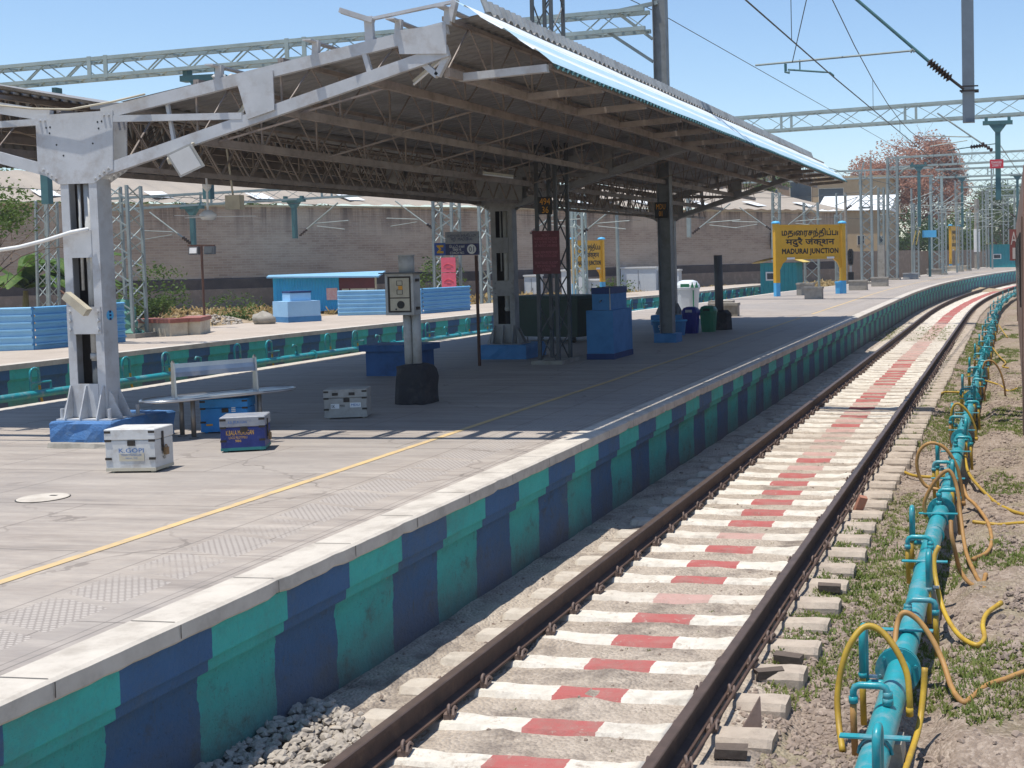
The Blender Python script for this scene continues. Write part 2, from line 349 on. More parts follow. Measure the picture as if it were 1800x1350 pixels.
def mk_sleeper(name, redamt, whiteamt):
    m, nt, b = base_mat(name, 0.8, 0, 0.3)
    v = coords(nt)
    oi = N(nt, "ShaderNodeObjectInfo")
    off = N(nt, "ShaderNodeVectorMath", operation='ADD')
    cb = N(nt, "ShaderNodeCombineXYZ")
    rr = math_n(nt, 'MULTIPLY', oi.outputs["Random"], 91.0)
    for i in range(3): nt.links.new(rr, cb.inputs[i])
    nt.links.new(v, off.inputs[0]); nt.links.new(cb.outputs[0], off.inputs[1])
    vv = off.outputs[0]
    x, y, z = sep(nt, v)
    n1 = noise(nt, vv, 14, 5, 0.7)
    ax = math_n(nt, 'ABSOLUTE', math_n(nt, 'ADD', x, math_n(nt, 'MULTIPLY', math_n(nt, 'SUBTRACT', n1, 0.5), 0.035)))
    conc = mix(nt, fac_ramp(nt, noise(nt, vv, 5, 6), 0.35, 0.7), (0.48, 0.405, 0.325), (0.37, 0.305, 0.245))
    conc = mix(nt, math_n(nt, 'MULTIPLY', fac_ramp(nt, noise(nt, vv, 9, 7, 0.75), 0.55, 0.72), 0.55), conc, (0.22, 0.18, 0.14))
    white = mix(nt, fac_ramp(nt, noise(nt, vv, 7, 5), 0.4, 0.7), (0.68, 0.635, 0.55), (0.55, 0.50, 0.42))
    red = mix(nt, fac_ramp(nt, noise(nt, vv, 7, 5), 0.4, 0.7), (0.40, 0.11, 0.10), (0.38, 0.16, 0.14))
    lend = math_n(nt, 'MULTIPLY', math_n(nt, 'LESS_THAN', x, -0.92), 0.45)
    wm = math_n(nt, 'MAXIMUM', math_n(nt, 'MULTIPLY', math_n(nt, 'LESS_THAN', ax, 0.80), whiteamt), lend)
    wearw = fac_ramp(nt, noise(nt, vv, 10, 7, 0.76), 0.67, 0.56)
    col = mix(nt, math_n(nt, 'MULTIPLY', wm, wearw), conc, white)
    rm = math_n(nt, 'MULTIPLY', math_n(nt, 'LESS_THAN', ax, 0.245), redamt)
    wearr = fac_ramp(nt, noise(nt, vv, 12, 7, 0.76), 0.74, 0.60)
    col = mix(nt, math_n(nt, 'MULTIPLY', rm, wearr), col, red)
    col = mix(nt, math_n(nt, 'MULTIPLY', fac_ramp(nt, noise(nt, vv, 3.0, 9, 0.82), 0.50, 0.70), 0.55), col, (0.21, 0.175, 0.14))
    nt.links.new(col, b.inputs["Base Color"])
    bump(nt, b, noise(nt, vv, 32, 6, 0.75), 0.6, 0.015)
    return m
SLP = [mk_sleeper("red_and_white_sleeper_paint", 1.0, 1.0), mk_sleeper("faded_red_sleeper_paint", 0.55, 0.75), mk_sleeper("bare_sleeper_concrete", 0.30, 0.35)]

def mk_ground(name, a, bcol, c, gcol, gamt, sx=1.0, gs=0.75):
    m, nt, b = base_mat(name, 0.95, 0, 0.15)
    v = coords(nt)
    f = noise(nt, v, 1.2 * sx, 9, 0.72)
    g = noise(nt, v, 26 * sx, 5, 0.8)
    col = ramp(nt, f, [(0.3, a), (0.52, bcol), (0.72, c)])
    vo = N(nt, "ShaderNodeTexVoronoi"); vo.inputs["Scale"].default_value = 38 * sx
    nt.links.new(v, vo.inputs["Vector"])
    col = mix(nt, math_n(nt, 'MULTIPLY', fac_ramp(nt, g, 0.35, 0.7), 0.45), col, a)
    vo2 = N(nt, "ShaderNodeTexVoronoi"); vo2.inputs["Scale"].default_value = 15 * sx
    nt.links.new(v, vo2.inputs["Vector"])
    col = mix(nt, math_n(nt, 'MULTIPLY', fac_ramp(nt, sep(nt, vo.outputs["Color"])[0], 0.45, 0.9), 0.6), col, c)
    col = mix(nt, math_n(nt, 'MULTIPLY', fac_ramp(nt, sep(nt, vo2.outputs["Color"])[1], 0.62, 0.8), 0.45), col, a)
    gn = noise(nt, v, gs * sx, 6, 0.66)
    col = mix(nt, math_n(nt, 'MULTIPLY', fac_ramp(nt, gn, 0.5, 0.66), gamt), col, gcol)
    nt.links.new(col, b.inputs["Base Color"])
    h = math_n(nt, 'ADD', math_n(nt, 'MULTIPLY', g, 0.6), math_n(nt, 'MULTIPLY', vo.outputs["Distance"], -1.2))
    bump(nt, b, h, 0.7, 0.035)
    return m
DIRT = mk_ground("stony_brown_earth", (0.20, 0.15, 0.115), (0.33, 0.26, 0.205), (0.46, 0.38, 0.31), (0.21, 0.21, 0.085), 0.45)
BED = mk_ground("sandy_track_fill", (0.36, 0.30, 0.24), (0.47, 0.40, 0.325), (0.55, 0.475, 0.39), (0.20, 0.165, 0.14), 0.85, 1.0, 2.2)
FARDIRT = mk_ground("dry_railway_land", (0.27, 0.205, 0.14), (0.38, 0.29, 0.19), (0.46, 0.37, 0.26), (0.33, 0.27, 0.11), 0.6, 0.25)
STONE = pm("pale_ballast_stone", (0.44, 0.39, 0.33), (0.32, 0.28, 0.235), 9, 0.9, dirt=(0.20, 0.16, 0.13), dscale=7, damt=0.5, bmp=0.4, bscale=60)
STONEB = pm("brown_gravel_stone", (0.32, 0.25, 0.20), (0.22, 0.17, 0.135), 9, 0.9, dirt=(0.12, 0.09, 0.07), dscale=7, damt=0.5, bmp=0.4, bscale=60)

def mk_brick():
    m, nt, b = base_mat("weathered_brick_wall", 0.9, 0, 0.2)
    uv = coords(nt, "UV")
    v = coords(nt)
    bt = N(nt, "ShaderNodeTexBrick")
    bt.inputs["Scale"].default_value = 1.0
    bt.inputs["Brick Width"].default_value = 0.46; bt.inputs["Row Height"].default_value = 0.13
    bt.inputs["Mortar Size"].default_value = 0.018
    bt.inputs["Color1"].default_value = c4((0.44, 0.325, 0.245)); bt.inputs["Color2"].default_value = c4((0.34, 0.245, 0.185)); bt.inputs["Mortar"].default_value = c4((0.45, 0.36, 0.285))
    nt.links.new(uv, bt.inputs["Vector"])
    u, vv, _ = sep(nt, uv)
    n1 = noise(nt, coords(nt, "UV", (0.16, 0.5, 1)), 1.3, 9, 0.75)
    col = mix(nt, math_n(nt, 'MULTIPLY', fac_ramp(nt, n1, 0.42, 0.62), 0.75), bt.outputs["Color"], (0.56, 0.455, 0.36))
    # rain streaks hanging down from the coping
    n2 = noise(nt, coords(nt, "UV", (1.6, 0.10, 1)), 1.0, 5, 0.7)
    top = fac_ramp(nt, vv, 3.9, 5.5)
    stn = math_n(nt, 'MULTIPLY', fac_ramp(nt, n2, 0.46, 0.62), top)
    col = mix(nt, math_n(nt, 'MULTIPLY', stn, 0.8), col, (0.12, 0.09, 0.08))
    nt.links.new(col, b.inputs["Base Color"])
    bump(nt, b, math_n(nt, 'SUBTRACT', noise(nt, uv, 12, 4), bt.outputs["Fac"]), 0.5, 0.02)
    return m
BRICK = mk_brick()
RUBBLE = pm("dark_rubble_plinth", (0.36, 0.275, 0.215), (0.18, 0.135, 0.105), 2.6, 0.95, dirt=(0.50, 0.41, 0.33), dscale=2.6, damt=0.5, bmp=0.8, bscale=4, bdist=0.08)
TARBAND = pm("black_damp_course", (0.10, 0.08, 0.075), (0.06, 0.05, 0.05), 0.5, 0.9, dirt=(0.19, 0.15, 0.12), dscale=0.6, damt=0.6)

# ------------------------------------------------------------------ geometry helpers
ORG = {}
class MB:
    """collects faces, then links them as ONE mesh object"""
    def __init__(s): s.v = []; s.f = []; s.mi = []; s.uv = []
    def face(s, pts, mi=0, uv=None):
        i = len(s.v); s.v += [tuple(p) for p in pts]
        s.f.append(tuple(range(i, i + len(pts)))); s.mi.append(mi); s.uv.append(uv)
    def grid(s, rows, mi=0, uvf=None, flip=False):
        i0 = len(s.v); nc = len(rows[0])
        for r in rows: s.v += [tuple(p) for p in r]
        for a in range(len(rows) - 1):
            for c in range(nc - 1):
                q = [i0 + a * nc + c, i0 + a * nc + c + 1, i0 + (a + 1) * nc + c + 1, i0 + (a + 1) * nc + c]
                if flip: q.reverse()
                s.f.append(tuple(q)); s.mi.append(mi)
                s.uv.append([uvf[k - i0] for k in q] if uvf else None)
    def hexa(s, c, mi=0):
        """c: 8 corners, bottom ring then top ring, counter-clockwise seen from above"""
        i = len(s.v); s.v += [tuple(p) for p in c]
        for q in ((3, 2, 1, 0), (4, 5, 6, 7), (0, 1, 5, 4), (1, 2, 6, 5), (2, 3, 7, 6), (3, 0, 4, 7)):
            s.f.append(tuple(i + k for k in q)); s.mi.append(mi); s.uv.append(None)
    def box(s, x0, x1, y0, y1, z0, z1, mi=0):
        s.hexa([(x0, y0, z0), (x1, y0, z0), (x1, y1, z0), (x0, y1, z0), (x0, y0, z1), (x1, y0, z1), (x1, y1, z1), (x0, y1, z1)], mi)
    def obox(s, o, u, v, h, mi=0, top=1.0):
        """box on a parallelogram: corner o, edges u and v, height vector h"""
        o, u, v, h = Vector(o), Vector(u), Vector(v), Vector(h)
        c = o + (u + v) / 2
        b = [o, o + u, o + u + v, o + v]
        s.hexa(b + [c + (p - c) * top + h for p in b], mi)
    def bar(s, p, q, w, h=None, mi=0, up=(0, 0, 1)):
        p, q = Vector(p), Vector(q); d = (q - p)
        if d.length < 1e-6: return
        d.normalize(); h = h or w
        up = Vector(up)
        if abs(d.dot(up)) > 0.98: up = Vector((0, 1, 0))
        a = d.cross(up).normalized() * w / 2; b = a.cross(d).normalized() * h / 2
        s.hexa([p - a - b, p + a - b, q + a - b, q - a - b, p - a + b, p + a + b, q + a + b, q - a + b], mi)
    def tube(s, pts, r, n=8, mi=0, cap=True):
        pts = [Vector(p) for p in pts]
        rs = r if isinstance(r, (list, tuple)) else [r] * len(pts)
        i0 = len(s.v); prev = None
        for k, p in enumerate(pts):
            d = (pts[min(k + 1, len(pts) - 1)] - pts[max(k - 1, 0)]).normalized()
            if prev is None:
                a = d.cross(Vector((0, 0, 1)) if abs(d.z) < 0.9 else Vector((0, 1, 0))).normalized()
            else:
                a = (prev - d * prev.dot(d)).normalized()
            prev = a; b = d.cross(a)
            for j in range(n):
                t = 2 * math.pi * j / n
                s.v.append(tuple(p + (a * math.cos(t) + b * math.sin(t)) * rs[k]))
        for k in range(len(pts) - 1):
            for j in range(n):
                q = (i0 + k * n + j, i0 + k * n + (j + 1) % n, i0 + (k + 1) * n + (j + 1) % n, i0 + (k + 1) * n + j)
                s.f.append(q); s.mi.append(mi); s.uv.append(None)
        if cap:
            for k, rev in ((0, True), (len(pts) - 1, False)):
                q = [i0 + k * n + j for j in range(n)]
                if rev: q.reverse()
                s.f.append(tuple(q)); s.mi.append(mi); s.uv.append(None)
    def rod(s, p, q, r, n=10, mi=0): s.tube([p, q], r, n, mi)
    def lathe(s, prof, c, n=16, mi=0):
        c = Vector(c)
        rows = [[c + Vector((r * math.cos(2 * math.pi * j / n), r * math.sin(2 * math.pi * j / n), z)) for j in range(n + 1)] for r, z in prof]
        s.grid(rows, mi)
    def prism(s, poly, o, u, v, d, mi=0):
        """flat outline poly in axes u, v from o, pushed through by vector d"""
        o, u, v, d = Vector(o), Vector(u), Vector(v), Vector(d)
        a = [o + u * x + v * y for x, y in poly]; n = len(a)
        i = len(s.v); s.v += [tuple(p) for p in a] + [tuple(p + d) for p in a]
        s.f.append(tuple(i + k for k in range(n))); s.mi.append(mi); s.uv.append(None)
        s.f.append(tuple(i + n + k for k in reversed(range(n)))); s.mi.append(mi); s.uv.append(None)
        for k in range(n):
            l = (k + 1) % n
            s.f.append((i + k, i + n + k, i + n + l, i + l)); s.mi.append(mi); s.uv.append(None)
    def build(s, name, mats, parent=None, smooth=False, org=None):
        me = bpy.data.meshes.new(name)
        if parent is not None: o0 = ORG[parent.name]
        else: o0 = Vector(org) if org else Vector((0, 0, 0))
        me.from_pydata([(p[0] - o0[0], p[1] - o0[1], p[2] - o0[2]) for p in s.v], [], s.f)
        if not isinstance(mats, (list, tuple)): mats = [mats]
        for m in mats: me.materials.append(m)
        if len(mats) > 1: me.polygons.foreach_set("material_index", s.mi)
        if any(u is not None for u in s.uv):
            ul = me.uv_layers.new(name="UVMap")
            k = 0
            for f, u in zip(s.f, s.uv):
                for j in range(len(f)):
                    if u is not None: ul.data[k].uv = u[j]
                    k += 1
        if smooth: me.polygons.foreach_set("use_smooth", [True] * len(me.polygons))
        me.update()
        o = bpy.data.objects.new(name, me)
        COL.objects.link(o)
        if parent is not None: o.parent = parent
        else: o.location = o0
        ORG[o.name] = o0
        return o

def tag(o, label=None, cat=None, group=None, kind=None):
    if label: o["label"] = label
    if cat: o["category"] = cat
    if group: o["group"] = group
    if kind: o["kind"] = kind
    return o
def thing(name, loc, label, cat, group=None):
    o = bpy.data.objects.new(name, None)
    o.empty_display_size = 0.2
    COL.objects.link(o); o.location = loc
    ORG[o.name] = Vector(loc)
    return tag(o, label, cat, group)
def struct(name, mb, mats, **k): return tag(mb.build(name, mats, **k), kind="structure")
def stuff(name, mb, mats, **k): return tag(mb.build(name, mats, **k), kind="stuff")
def copy_tree(o, parent=None):
    c = o.copy(); COL.objects.link(c)
    if parent is not None: c.parent = parent
    for ch in list(o.children): copy_tree(ch, c)
    return c

def lettering(body, o, u, v, width, height, mat, parent, name="lettering", off=0.004, fit=False, bold=0.0, gap=1.0, fat=0.0):
    """writing as flat raised paint: centred at o, along u, up v"""
    cu = bpy.data.curves.new("writing", 'FONT'); cu.body = body; cu.align_x = 'CENTER'; cu.resolution_u = 2; cu.offset = bold; cu.space_character = gap; cu.space_line = 0.9
    t = bpy.data.objects.new("writing", cu); COL.objects.link(t)
    dg = bpy.context.evaluated_depsgraph_get()
    me = bpy.data.meshes.new_from_object(t.evaluated_get(dg))
    bpy.data.objects.remove(t); bpy.data.curves.remove(cu)
    xs = [p.co.x for p in me.vertices]; ys = [p.co.y for p in me.vertices]
    x0, x1, y0, y1 = min(xs), max(xs), min(ys), max(ys)
    sx = width / (x1 - x0); sy = height / (y1 - y0)
    if fit: sx = sy = min(sx, sy)
    o, u, v = Vector(o), Vector(u).normalized(), Vector(v).normalized(); n = u.cross(v)
    base = ORG[parent.name] if parent is not None else Vector((0, 0, 0))
    for p in me.vertices:
        p.co = o + u * (p.co.x - (x0 + x1) / 2) * sx + v * (p.co.y - (y0 + y1) / 2) * sy + n * off - base
    if fat:
        # heavier brush: the same strokes laid again a little to each side
        src = [tuple(p.co) for p in me.vertices]; fc = [tuple(q.vertices) for q in me.polygons]; vs = list(src); fs_ = list(fc)
        for k, (a, b) in enumerate(((1, 0), (-1, 0), (0, 1), (0, -1), (0.7, 0.7), (-0.7, -0.7))):
            d = u * a * fat + v * b * fat + n * 0.0006 * (k + 1); i0 = len(vs)
            vs += [tuple(Vector(p) + d) for p in src]; fs_ += [tuple(i0 + j for j in q) for q in fc]
        me2 = bpy.data.meshes.new(name); me2.from_pydata(vs, [], fs_); bpy.data.meshes.remove(me); me = me2
    me.name = name
    me.materials.clear(); me.materials.append(mat)
    ob = bpy.data.objects.new(name, me); COL.objects.link(ob)
    if parent is not None: ob.parent = parent
    ORG[ob.name] = base
    return ob

def curve_x(y):
    """the line runs straight, then bends gently to the right"""
    return 0.0 if y < 53 else (y - 53) ** 2 / 700.0
def path(y, off):
    s = 0.0 if y < 53 else (y - 53) / 350.0
    n = Vector((math.cos(s), -math.sin(s), 0))
    return Vector((curve_x(y), y, 0)) + n * off
def ysteps(a, b, fine=4.0):
    out = [a]; y = a
    while y < b - 1e-6:
        y = min(b, y + (fine if y < 53 else 2.5)); out.append(y)
    return out
def sweep(mb, prof, ys, offx=0.0, zoff=0.0, mi=0, uvs=None, arc0=0.0):
    """open or closed profile (offset, z) carried along the line"""
    rows = []; uvf = []
    for y in ys:
        row = [path(y, offx + ox) + Vector((0, 0, zoff + oz)) for ox, oz in prof]
        rows.append(row)
        uvf += [(y + arc0, oz) for ox, oz in prof]
    mb.grid(rows, mi, uvf)

def lattice(mb, p, q, w, h, n, up=(0, 0, 1), r=0.035, br=0.02, mi=0, faces=(0, 1, 2, 3)):
    """box lattice girder or mast between p and q"""
    p, q = Vector(p), Vector(q); d = (q - p).normalized(); up = Vector(up)
    a = d.cross(up).normalized(); b = a.cross(d).normalized()
    cs = [a * (w / 2) * sx + b * (h / 2) * sy for sx, sy in ((-1, -1), (1, -1), (1, 1), (-1, 1))]
    for c in cs: mb.bar(p + c, q + c, r * 2, r * 2, mi, up)
    for k in range(n):
        t0, t1 = k / n, (k + 1) / n
        A, B = p.lerp(q, t0), p.lerp(q, t1)
        for f in faces:
            c0, c1 = cs[f], cs[(f + 1) % 4]
            if k % 2: c0, c1 = c1, c0
            mb.bar(A + c0, B + c1, br * 2, br, mi, up)
# ================================================================== THE SETTING
mb = MB(); mb.face([(-128, -60, -0.62), (128, -60, -0.62), (128, 420, -0.62), (-128, 420, -0.62)])
struct("ground", mb, FARDIRT)

def hsh(x, y):
    return (math.sin(x * 12.9898 + y * 78.233) * 43758.5453) % 1.0
def vnoise(x, y):
    xi, yi = math.floor(x), math.floor(y); fx, fy = x - xi, y - yi
    fx = fx * fx * (3 - 2 * fx); fy = fy * fy * (3 - 2 * fy)
    a, b, c, d = hsh(xi, yi), hsh(xi + 1, yi), hsh(xi, yi + 1), hsh(xi + 1, yi + 1)
    return a + (b - a) * fx + (c - a) * fy + (a - b - c + d) * fx * fy
def fbm(x, y): return vnoise(x, y) * 0.55 + vnoise(x * 2.1, y * 2.1) * 0.28 + vnoise(x * 4.3, y * 4.3) * 0.17
def ground_z(o, y):
    """height of the fill and the trackside earth at an offset from the track centre"""
    n = fbm(o * 3.1 + 7, y * 3.1) - 0.5
    if o < -1.42: z = -0.21 + n * 0.03
    elif o < -0.98: z = -0.238 + n * 0.04
    elif o < 1.02: z = -0.228 + n * 0.03 + max(0.0, fbm(o * 1.3 + 50, y * 1.3) - 0.60) * 0.12
    elif o < 1.40:
        t = (o - 1.02) / 0.38; z = -0.232 - t * 0.06 + n * (0.06 + 0.05 * t)
    else:
        z = -0.305 + n * 0.10 + (fbm(o * 0.9, y * 0.9 + 30) - 0.5) * 0.09
        if o > 2.45: z += 0.03
        if 1.98 < o < 2.42: z -= 0.11 * math.sin((o - 1.98) / 0.44 * math.pi)
    return z
def ygrid(a, b):
    ys = [a]
    while ys[-1] < b: ys.append(ys[-1] + (0.07 if ys[-1] < 16 else 0.14 if ys[-1] < 34 else 0.5 if ys[-1] < 60 else 2.0))
    return ys
YS = ygrid(3.0, 150)
def strip_mesh(os_):
    m_ = MB()
    m_.grid([[path(y, o) + Vector((0, 0, ground_z(o, y))) for o in os_] for y in YS])
    return m_
struct("track_bed", strip_mesh([-1.8 + 0.08 * k for k in range(40)]), BED, smooth=True)
struct("trackside_earth", strip_mesh([1.32 + 0.065 * k for k in range(40)] + [4.2, 5.2, 7.0, 9.0]), DIRT, smooth=True)

# ---- the near platform
LEFT = [(-11.1, -6), (-11.08, 15), (-11.0, 22), (-10.9, 27), (-10.7, 32), (-10.3, 43), (-9.4, 50), (-8.6, 60), (-6.7, 74), (-5.4, 84), (-3.8, 99), (-2.2, 116), (-0.3, 131)]
def left_x(y):
    for (x0, y0), (x1, y1) in zip(LEFT, LEFT[1:]):
        if y <= y1: return x0 + (x1 - x0) * (y - y0) / (y1 - y0)
    return LEFT[-1][0]
PY = ysteps(-6, 131, 3.0)
mb = MB()
for a, b in zip(PY, PY[1:]):
    p, q = path(a, -1.96), path(b, -1.96)
    l0, l1 = left_x(a), left_x(b)
    mb.face([(l0, a, 0.8), (p.x, p.y, 0.8), (q.x, q.y, 0.8), (l1, b, 0.8)])
struct("platform_paving", mb, PAVING)
mb = MB()
for a, b in zip([5 + 2 * k for k in range(27)], [7 + 2 * k for k in range(27)]):
    if a > 36: break
    x = -3.40 - 0.0 * a
    wob = lambda y: 0.012 * math.sin(y * 1.7) + 0.008 * math.sin(y * 4.1)
    mb.face([(x - 0.042 + wob(a), a, 0.804), (x + 0.042 + wob(a), a, 0.804), (x + 0.042 + wob(b), b, 0.804), (x - 0.042 + wob(b), b, 0.804)])
for a, b in zip(PY, PY[1:]):
    if a >= 37:
        p0, p1, q0, q1 = path(a, -3.43), path(a, -3.35), path(b, -3.35), path(b, -3.43)
        mb.face([p0 + Vector((0, 0, 0.804)), p1 + Vector((0, 0, 0.804)), q0 + Vector((0, 0, 0.804)), q1 + Vector((0, 0, 0.804))])
struct("platform_line_marking", mb, YLINE)

pw = thing("platform_wall", (-1.7, 8, 0), "near platform edge wall in teal and blue painted bays under a worn white coping", "platform wall")
mb = MB()
ys = [-6.0]
while ys[-1] < 131: ys.append(ys[-1] + (0.11 if 4 < ys[-1] < 24 else 0.5 if ys[-1] < 53 else 2.0))
rows = []; uvf = []
for y in ys:
    j = (random.random() - 0.5) * 0.007 if y < 30 else 0
    k = (random.random() - 0.5) * 0.008 if y < 30 else 0
    if random.random() < 0.05 and y < 26: j -= 0.012; k += 0.012
    rows.append([path(y, o) + Vector((0, 0, z)) for o, z in ((-1.97, 0.70), (-1.97, 0.806), (-1.685 + j * 0.5, 0.808), (-1.66 + j, 0.795), (-1.655 + j, 0.715 + k), (-1.665 + j, 0.703 + k), (-1.75, 0.703))])
mb.grid(rows)
mb.build("coping", COPING, pw)
mb = MB(); sweep(mb, [(-1.72, 0.715), (-1.697, 0.70), (-1.697, 0.510), (-1.702, 0.503), (-1.728, 0.502)], ys)
mb.build("upper_band", STR_UP, pw)
mb = MB(); sweep(mb, [(-1.726, 0.502), (-1.728, 0.497), (-1.732, 0.428), (-1.737, 0.422), (-1.80, 0.421)], ys)
mb.build("ledge_band", STR_LE, pw)
mb = MB()
rows = []; uvf = []
for y in ys:
    j = (vnoise(y * 2.3, 5) - 0.5) * 0.03
    pr = [(-1.795, 0.43), (-1.80 + j, 0.41)] + [(-1.803 + j + (vnoise(y * 3, z * 9) - 0.5) * 0.02, z) for z in (0.3, 0.15, 0.0, -0.15, -0.4)]
    rows.append([path(y, o) + Vector((0, 0, z)) for o, z in pr]); uvf += [(y, z) for o, z in pr]
mb.grid(rows, 0, uvf)
mb.build("wall_face", STR_LO, pw, smooth=True)
mb = MB()
for (x0, y0), (x1, y1) in zip(LEFT, LEFT[1:]):
    mb.face([(x0, y0, 0.8), (x1, y1, 0.8), (x1, y1, -0.4), (x0, y0, -0.4)])
e = path(131, -1.96)
mb.face([(-0.3, 131, 0.8), (e.x, e.y, 0.8), (e.x, e.y, -0.4), (-0.3, 131, -0.4)])
mb.build("plain_wall_face", CONC, pw)
mb = MB()
for (x0, y0), (x1, y1) in zip(LEFT, LEFT[1:]):
    mb.hexa([(x0, y0, 0.7), (x0 + 0.3, y0, 0.7), (x1 + 0.3, y1, 0.7), (x1, y1, 0.7), (x0, y0, 0.805), (x0 + 0.3, y0, 0.805), (x1 + 0.3, y1, 0.805), (x1, y1, 0.805)])
mb.build("coping", COPING, pw)

# ---- the far platform across the next track
FE = [(-17.35, 8), (-17.05, 21.8), (-16.9, 26), (-16.65, 31), (-15.95, 38), (-15.55, 43), (-14.7, 56), (-13.25, 63), (-12.1, 75.7), (-11.9, 78)]
FL = [(-22.1, 8), (-22.0, 22), (-21.9, 26), (-21.9, 31), (-21.7, 38), (-21.3, 43), (-18.6, 56), (-17.2, 63), (-14.2, 75.7), (-13.4, 78)]
mb = MB()
for k in range(len(FE) - 1):
    mb.face([(FL[k][0], FL[k][1], 0.8), (FE[k][0], FE[k][1], 0.8), (FE[k + 1][0], FE[k + 1][1], 0.8), (FL[k + 1][0], FL[k + 1][1], 0.8)])
mb.face([(FL[-1][0], 78, 0.8), (FE[-1][0], 78, 0.8), (-11.6, 82, -0.36), (-12.8, 82, -0.36)])
struct("platform_paving", mb, PAVE2)
fw = thing("platform_wall", (-16.5, 30, 0), "far platform edge wall in teal and blue bays behind the turquoise pipe", "platform wall")
def arc(poly):
    a = [0.0]
    for p, q in zip(poly, poly[1:]): a.append(a[-1] + (Vector(q) - Vector(p)).length)
    return a
FA = arc(FE)
def along(poly, acc, s):
    for k in range(len(poly) - 1):
        if s <= acc[k + 1] or k == len(poly) - 2:
            t = (s - acc[k]) / (acc[k + 1] - acc[k]); p, q = Vector(poly[k]), Vector(poly[k + 1])
            d = (q - p).normalized()
            return p.lerp(q, t), d
fs = [FA[-1] * k / 120 for k in range(121)]
def fsweep(mb, prof):
    rows = []; uvf = []
    for s_ in fs:
        p, d = along(FE, FA, s_)
        n = Vector((d.y, -d.x))
        for o, z in prof: uvf.append((s_, z))
        rows.append([(p.x + n.x * o, p.y + n.y * o, z) for o, z in prof])
    mb.grid(rows, 0, uvf)
mb = MB(); fsweep(mb, [(-0.3, 0.806), (0.0, 0.806), (0.0, 0.70), (-0.05, 0.70)]); mb.build("coping", COPING, fw)
mb = MB(); fsweep(mb, [(-0.04, 0.705), (-0.04, 0.50), (-0.05, 0.50)]); mb.build("upper_band", STR_UP, fw)
mb = MB(); fsweep(mb, [(-0.05, 0.50), (-0.10, 0.44), (-0.11, -0.4)]); mb.build("wall_face", STR_LO, fw)
mb = MB()
for (x0, y0), (x1, y1) in zip(FL, FL[1:]): mb.face([(x0, y0, 0.8), (x1, y1, 0.8), (x1, y1, -0.4), (x0, y0, -0.4)])
mb.build("plain_wall_face", CONC, fw)

# coping slab joints
for y in [5.15 + 0.93 * k for k in range(26)]:
    m_ = MB(); jx = 0.004 * math.sin(y * 9)
    m_.face([(-1.965, y, 0.8095), (-1.69, y + jx, 0.8112), (-1.69, y + jx + 0.007, 0.8112), (-1.965, y + 0.007, 0.8095)])
    m_.face([(-1.653, y + jx, 0.797), (-1.653, y + jx, 0.72), (-1.653, y + jx + 0.006, 0.72), (-1.653, y + jx + 0.006, 0.797)])
    m_.build("coping_joint", IRON, pw)
# rough ground between the far platform and the brick building
mb = MB()
rows = []
for k in range(60):
    s_ = k * 1.1 - 3; row = []
    for j in range(22):
        o = -1 + j * 0.95
        q = Vector((-44.5, 46.9, 0)) + Vector((0.595, 0.8035, 0)) * s_ + Vector((0.8035, -0.595, 0)) * o
        row.append((q.x, q.y, 0.10 + (fbm(q.x * 0.5, q.y * 0.5) - 0.5) * 0.45 + (0.25 if o < 2.5 else 0) - max(0, o - 8) * 0.05))
    rows.append(row)
mb.grid(rows)
struct("rough_ground", mb, FARDIRT, smooth=True)

Zv_ = Vector((0, 0, 1))
# ---- rails
RP = [(-0.075, -0.172), (-0.075, -0.158), (-0.012, -0.140), (-0.009, -0.045), (-0.036, -0.032), (-0.036, -0.006), (-0.030, 0.0), (0.030, 0.0), (0.036, -0.006), (0.036, -0.032), (0.009, -0.045), (0.012, -0.140), (0.075, -0.158), (0.075, -0.172), (-0.075, -0.172)]
def rail(label, fn, ys, zoff=0.0):
    r = thing("rail", fn(ys[0], 0) + Vector((0, 0, zoff)), label, "rail", "running rails of the tracks")
    m_ = MB()
    prof = RP[:6] + RP[9:]
    m_.grid([[fn(y, o) + Vector((0, 0, z + zoff)) for o, z in RP[:6]] for y in ys])
    m_.grid([[fn(y, o) + Vector((0, 0, z + zoff)) for o, z in RP[8:]] for y in ys])
    m_.build("rail_web", RAIL, r)
    m_ = MB(); m_.grid([[fn(y, o) + Vector((0, 0, z + zoff)) for o, z in RP[5:9]] for y in ys])
    m_.build("rail_head", RAILTOP, r)
ry = ysteps(2, 150, 3.0)
rail("left rust brown rail of the painted track, beside the platform wall", lambda y, o: path(y, -0.875 + o), ry)
rail("right rust brown rail of the painted track, nearer the water pipe", lambda y, o: path(y, 0.875 + o), ry)
def mid_x(y): return (left_x(y) + along(FE, FA, max(0, min(FA[-1], y - 8)))[0].x) / 2 - 0.25
rail("rail of the sunken track between the two platforms, nearer platform side", lambda y, o: Vector((mid_x(y) + 0.875 + o, y, 0)), ysteps(2, 80, 4))
rail("rail of the sunken track between the two platforms, far platform side", lambda y, o: Vector((mid_x(y) - 0.875 + o, y, 0)), ysteps(2, 80, 4))
rail("near rail of the track running behind the far platform", lambda y, o: Vector((-23.6 + o + max(0, y - 40) * 0.18, y, 0.3)), ysteps(14, 110, 6))
rail("outer rail of the track running behind the far platform", lambda y, o: Vector((-25.4 + o + max(0, y - 40) * 0.18, y, 0.3)), ysteps(14, 110, 6))

rc = MB(); rc.tube([path(y, 0.875 + 0.125) + Zv_ * -0.145 for y in ysteps(3, 60, 1.5)], 0.013, 8)
tag(rc.build("rail_rod", RAIL, None, smooth=True, org=(0.97, 8, -0.15)), "thin rusty rod running along the outer foot of the right rail", "rod")
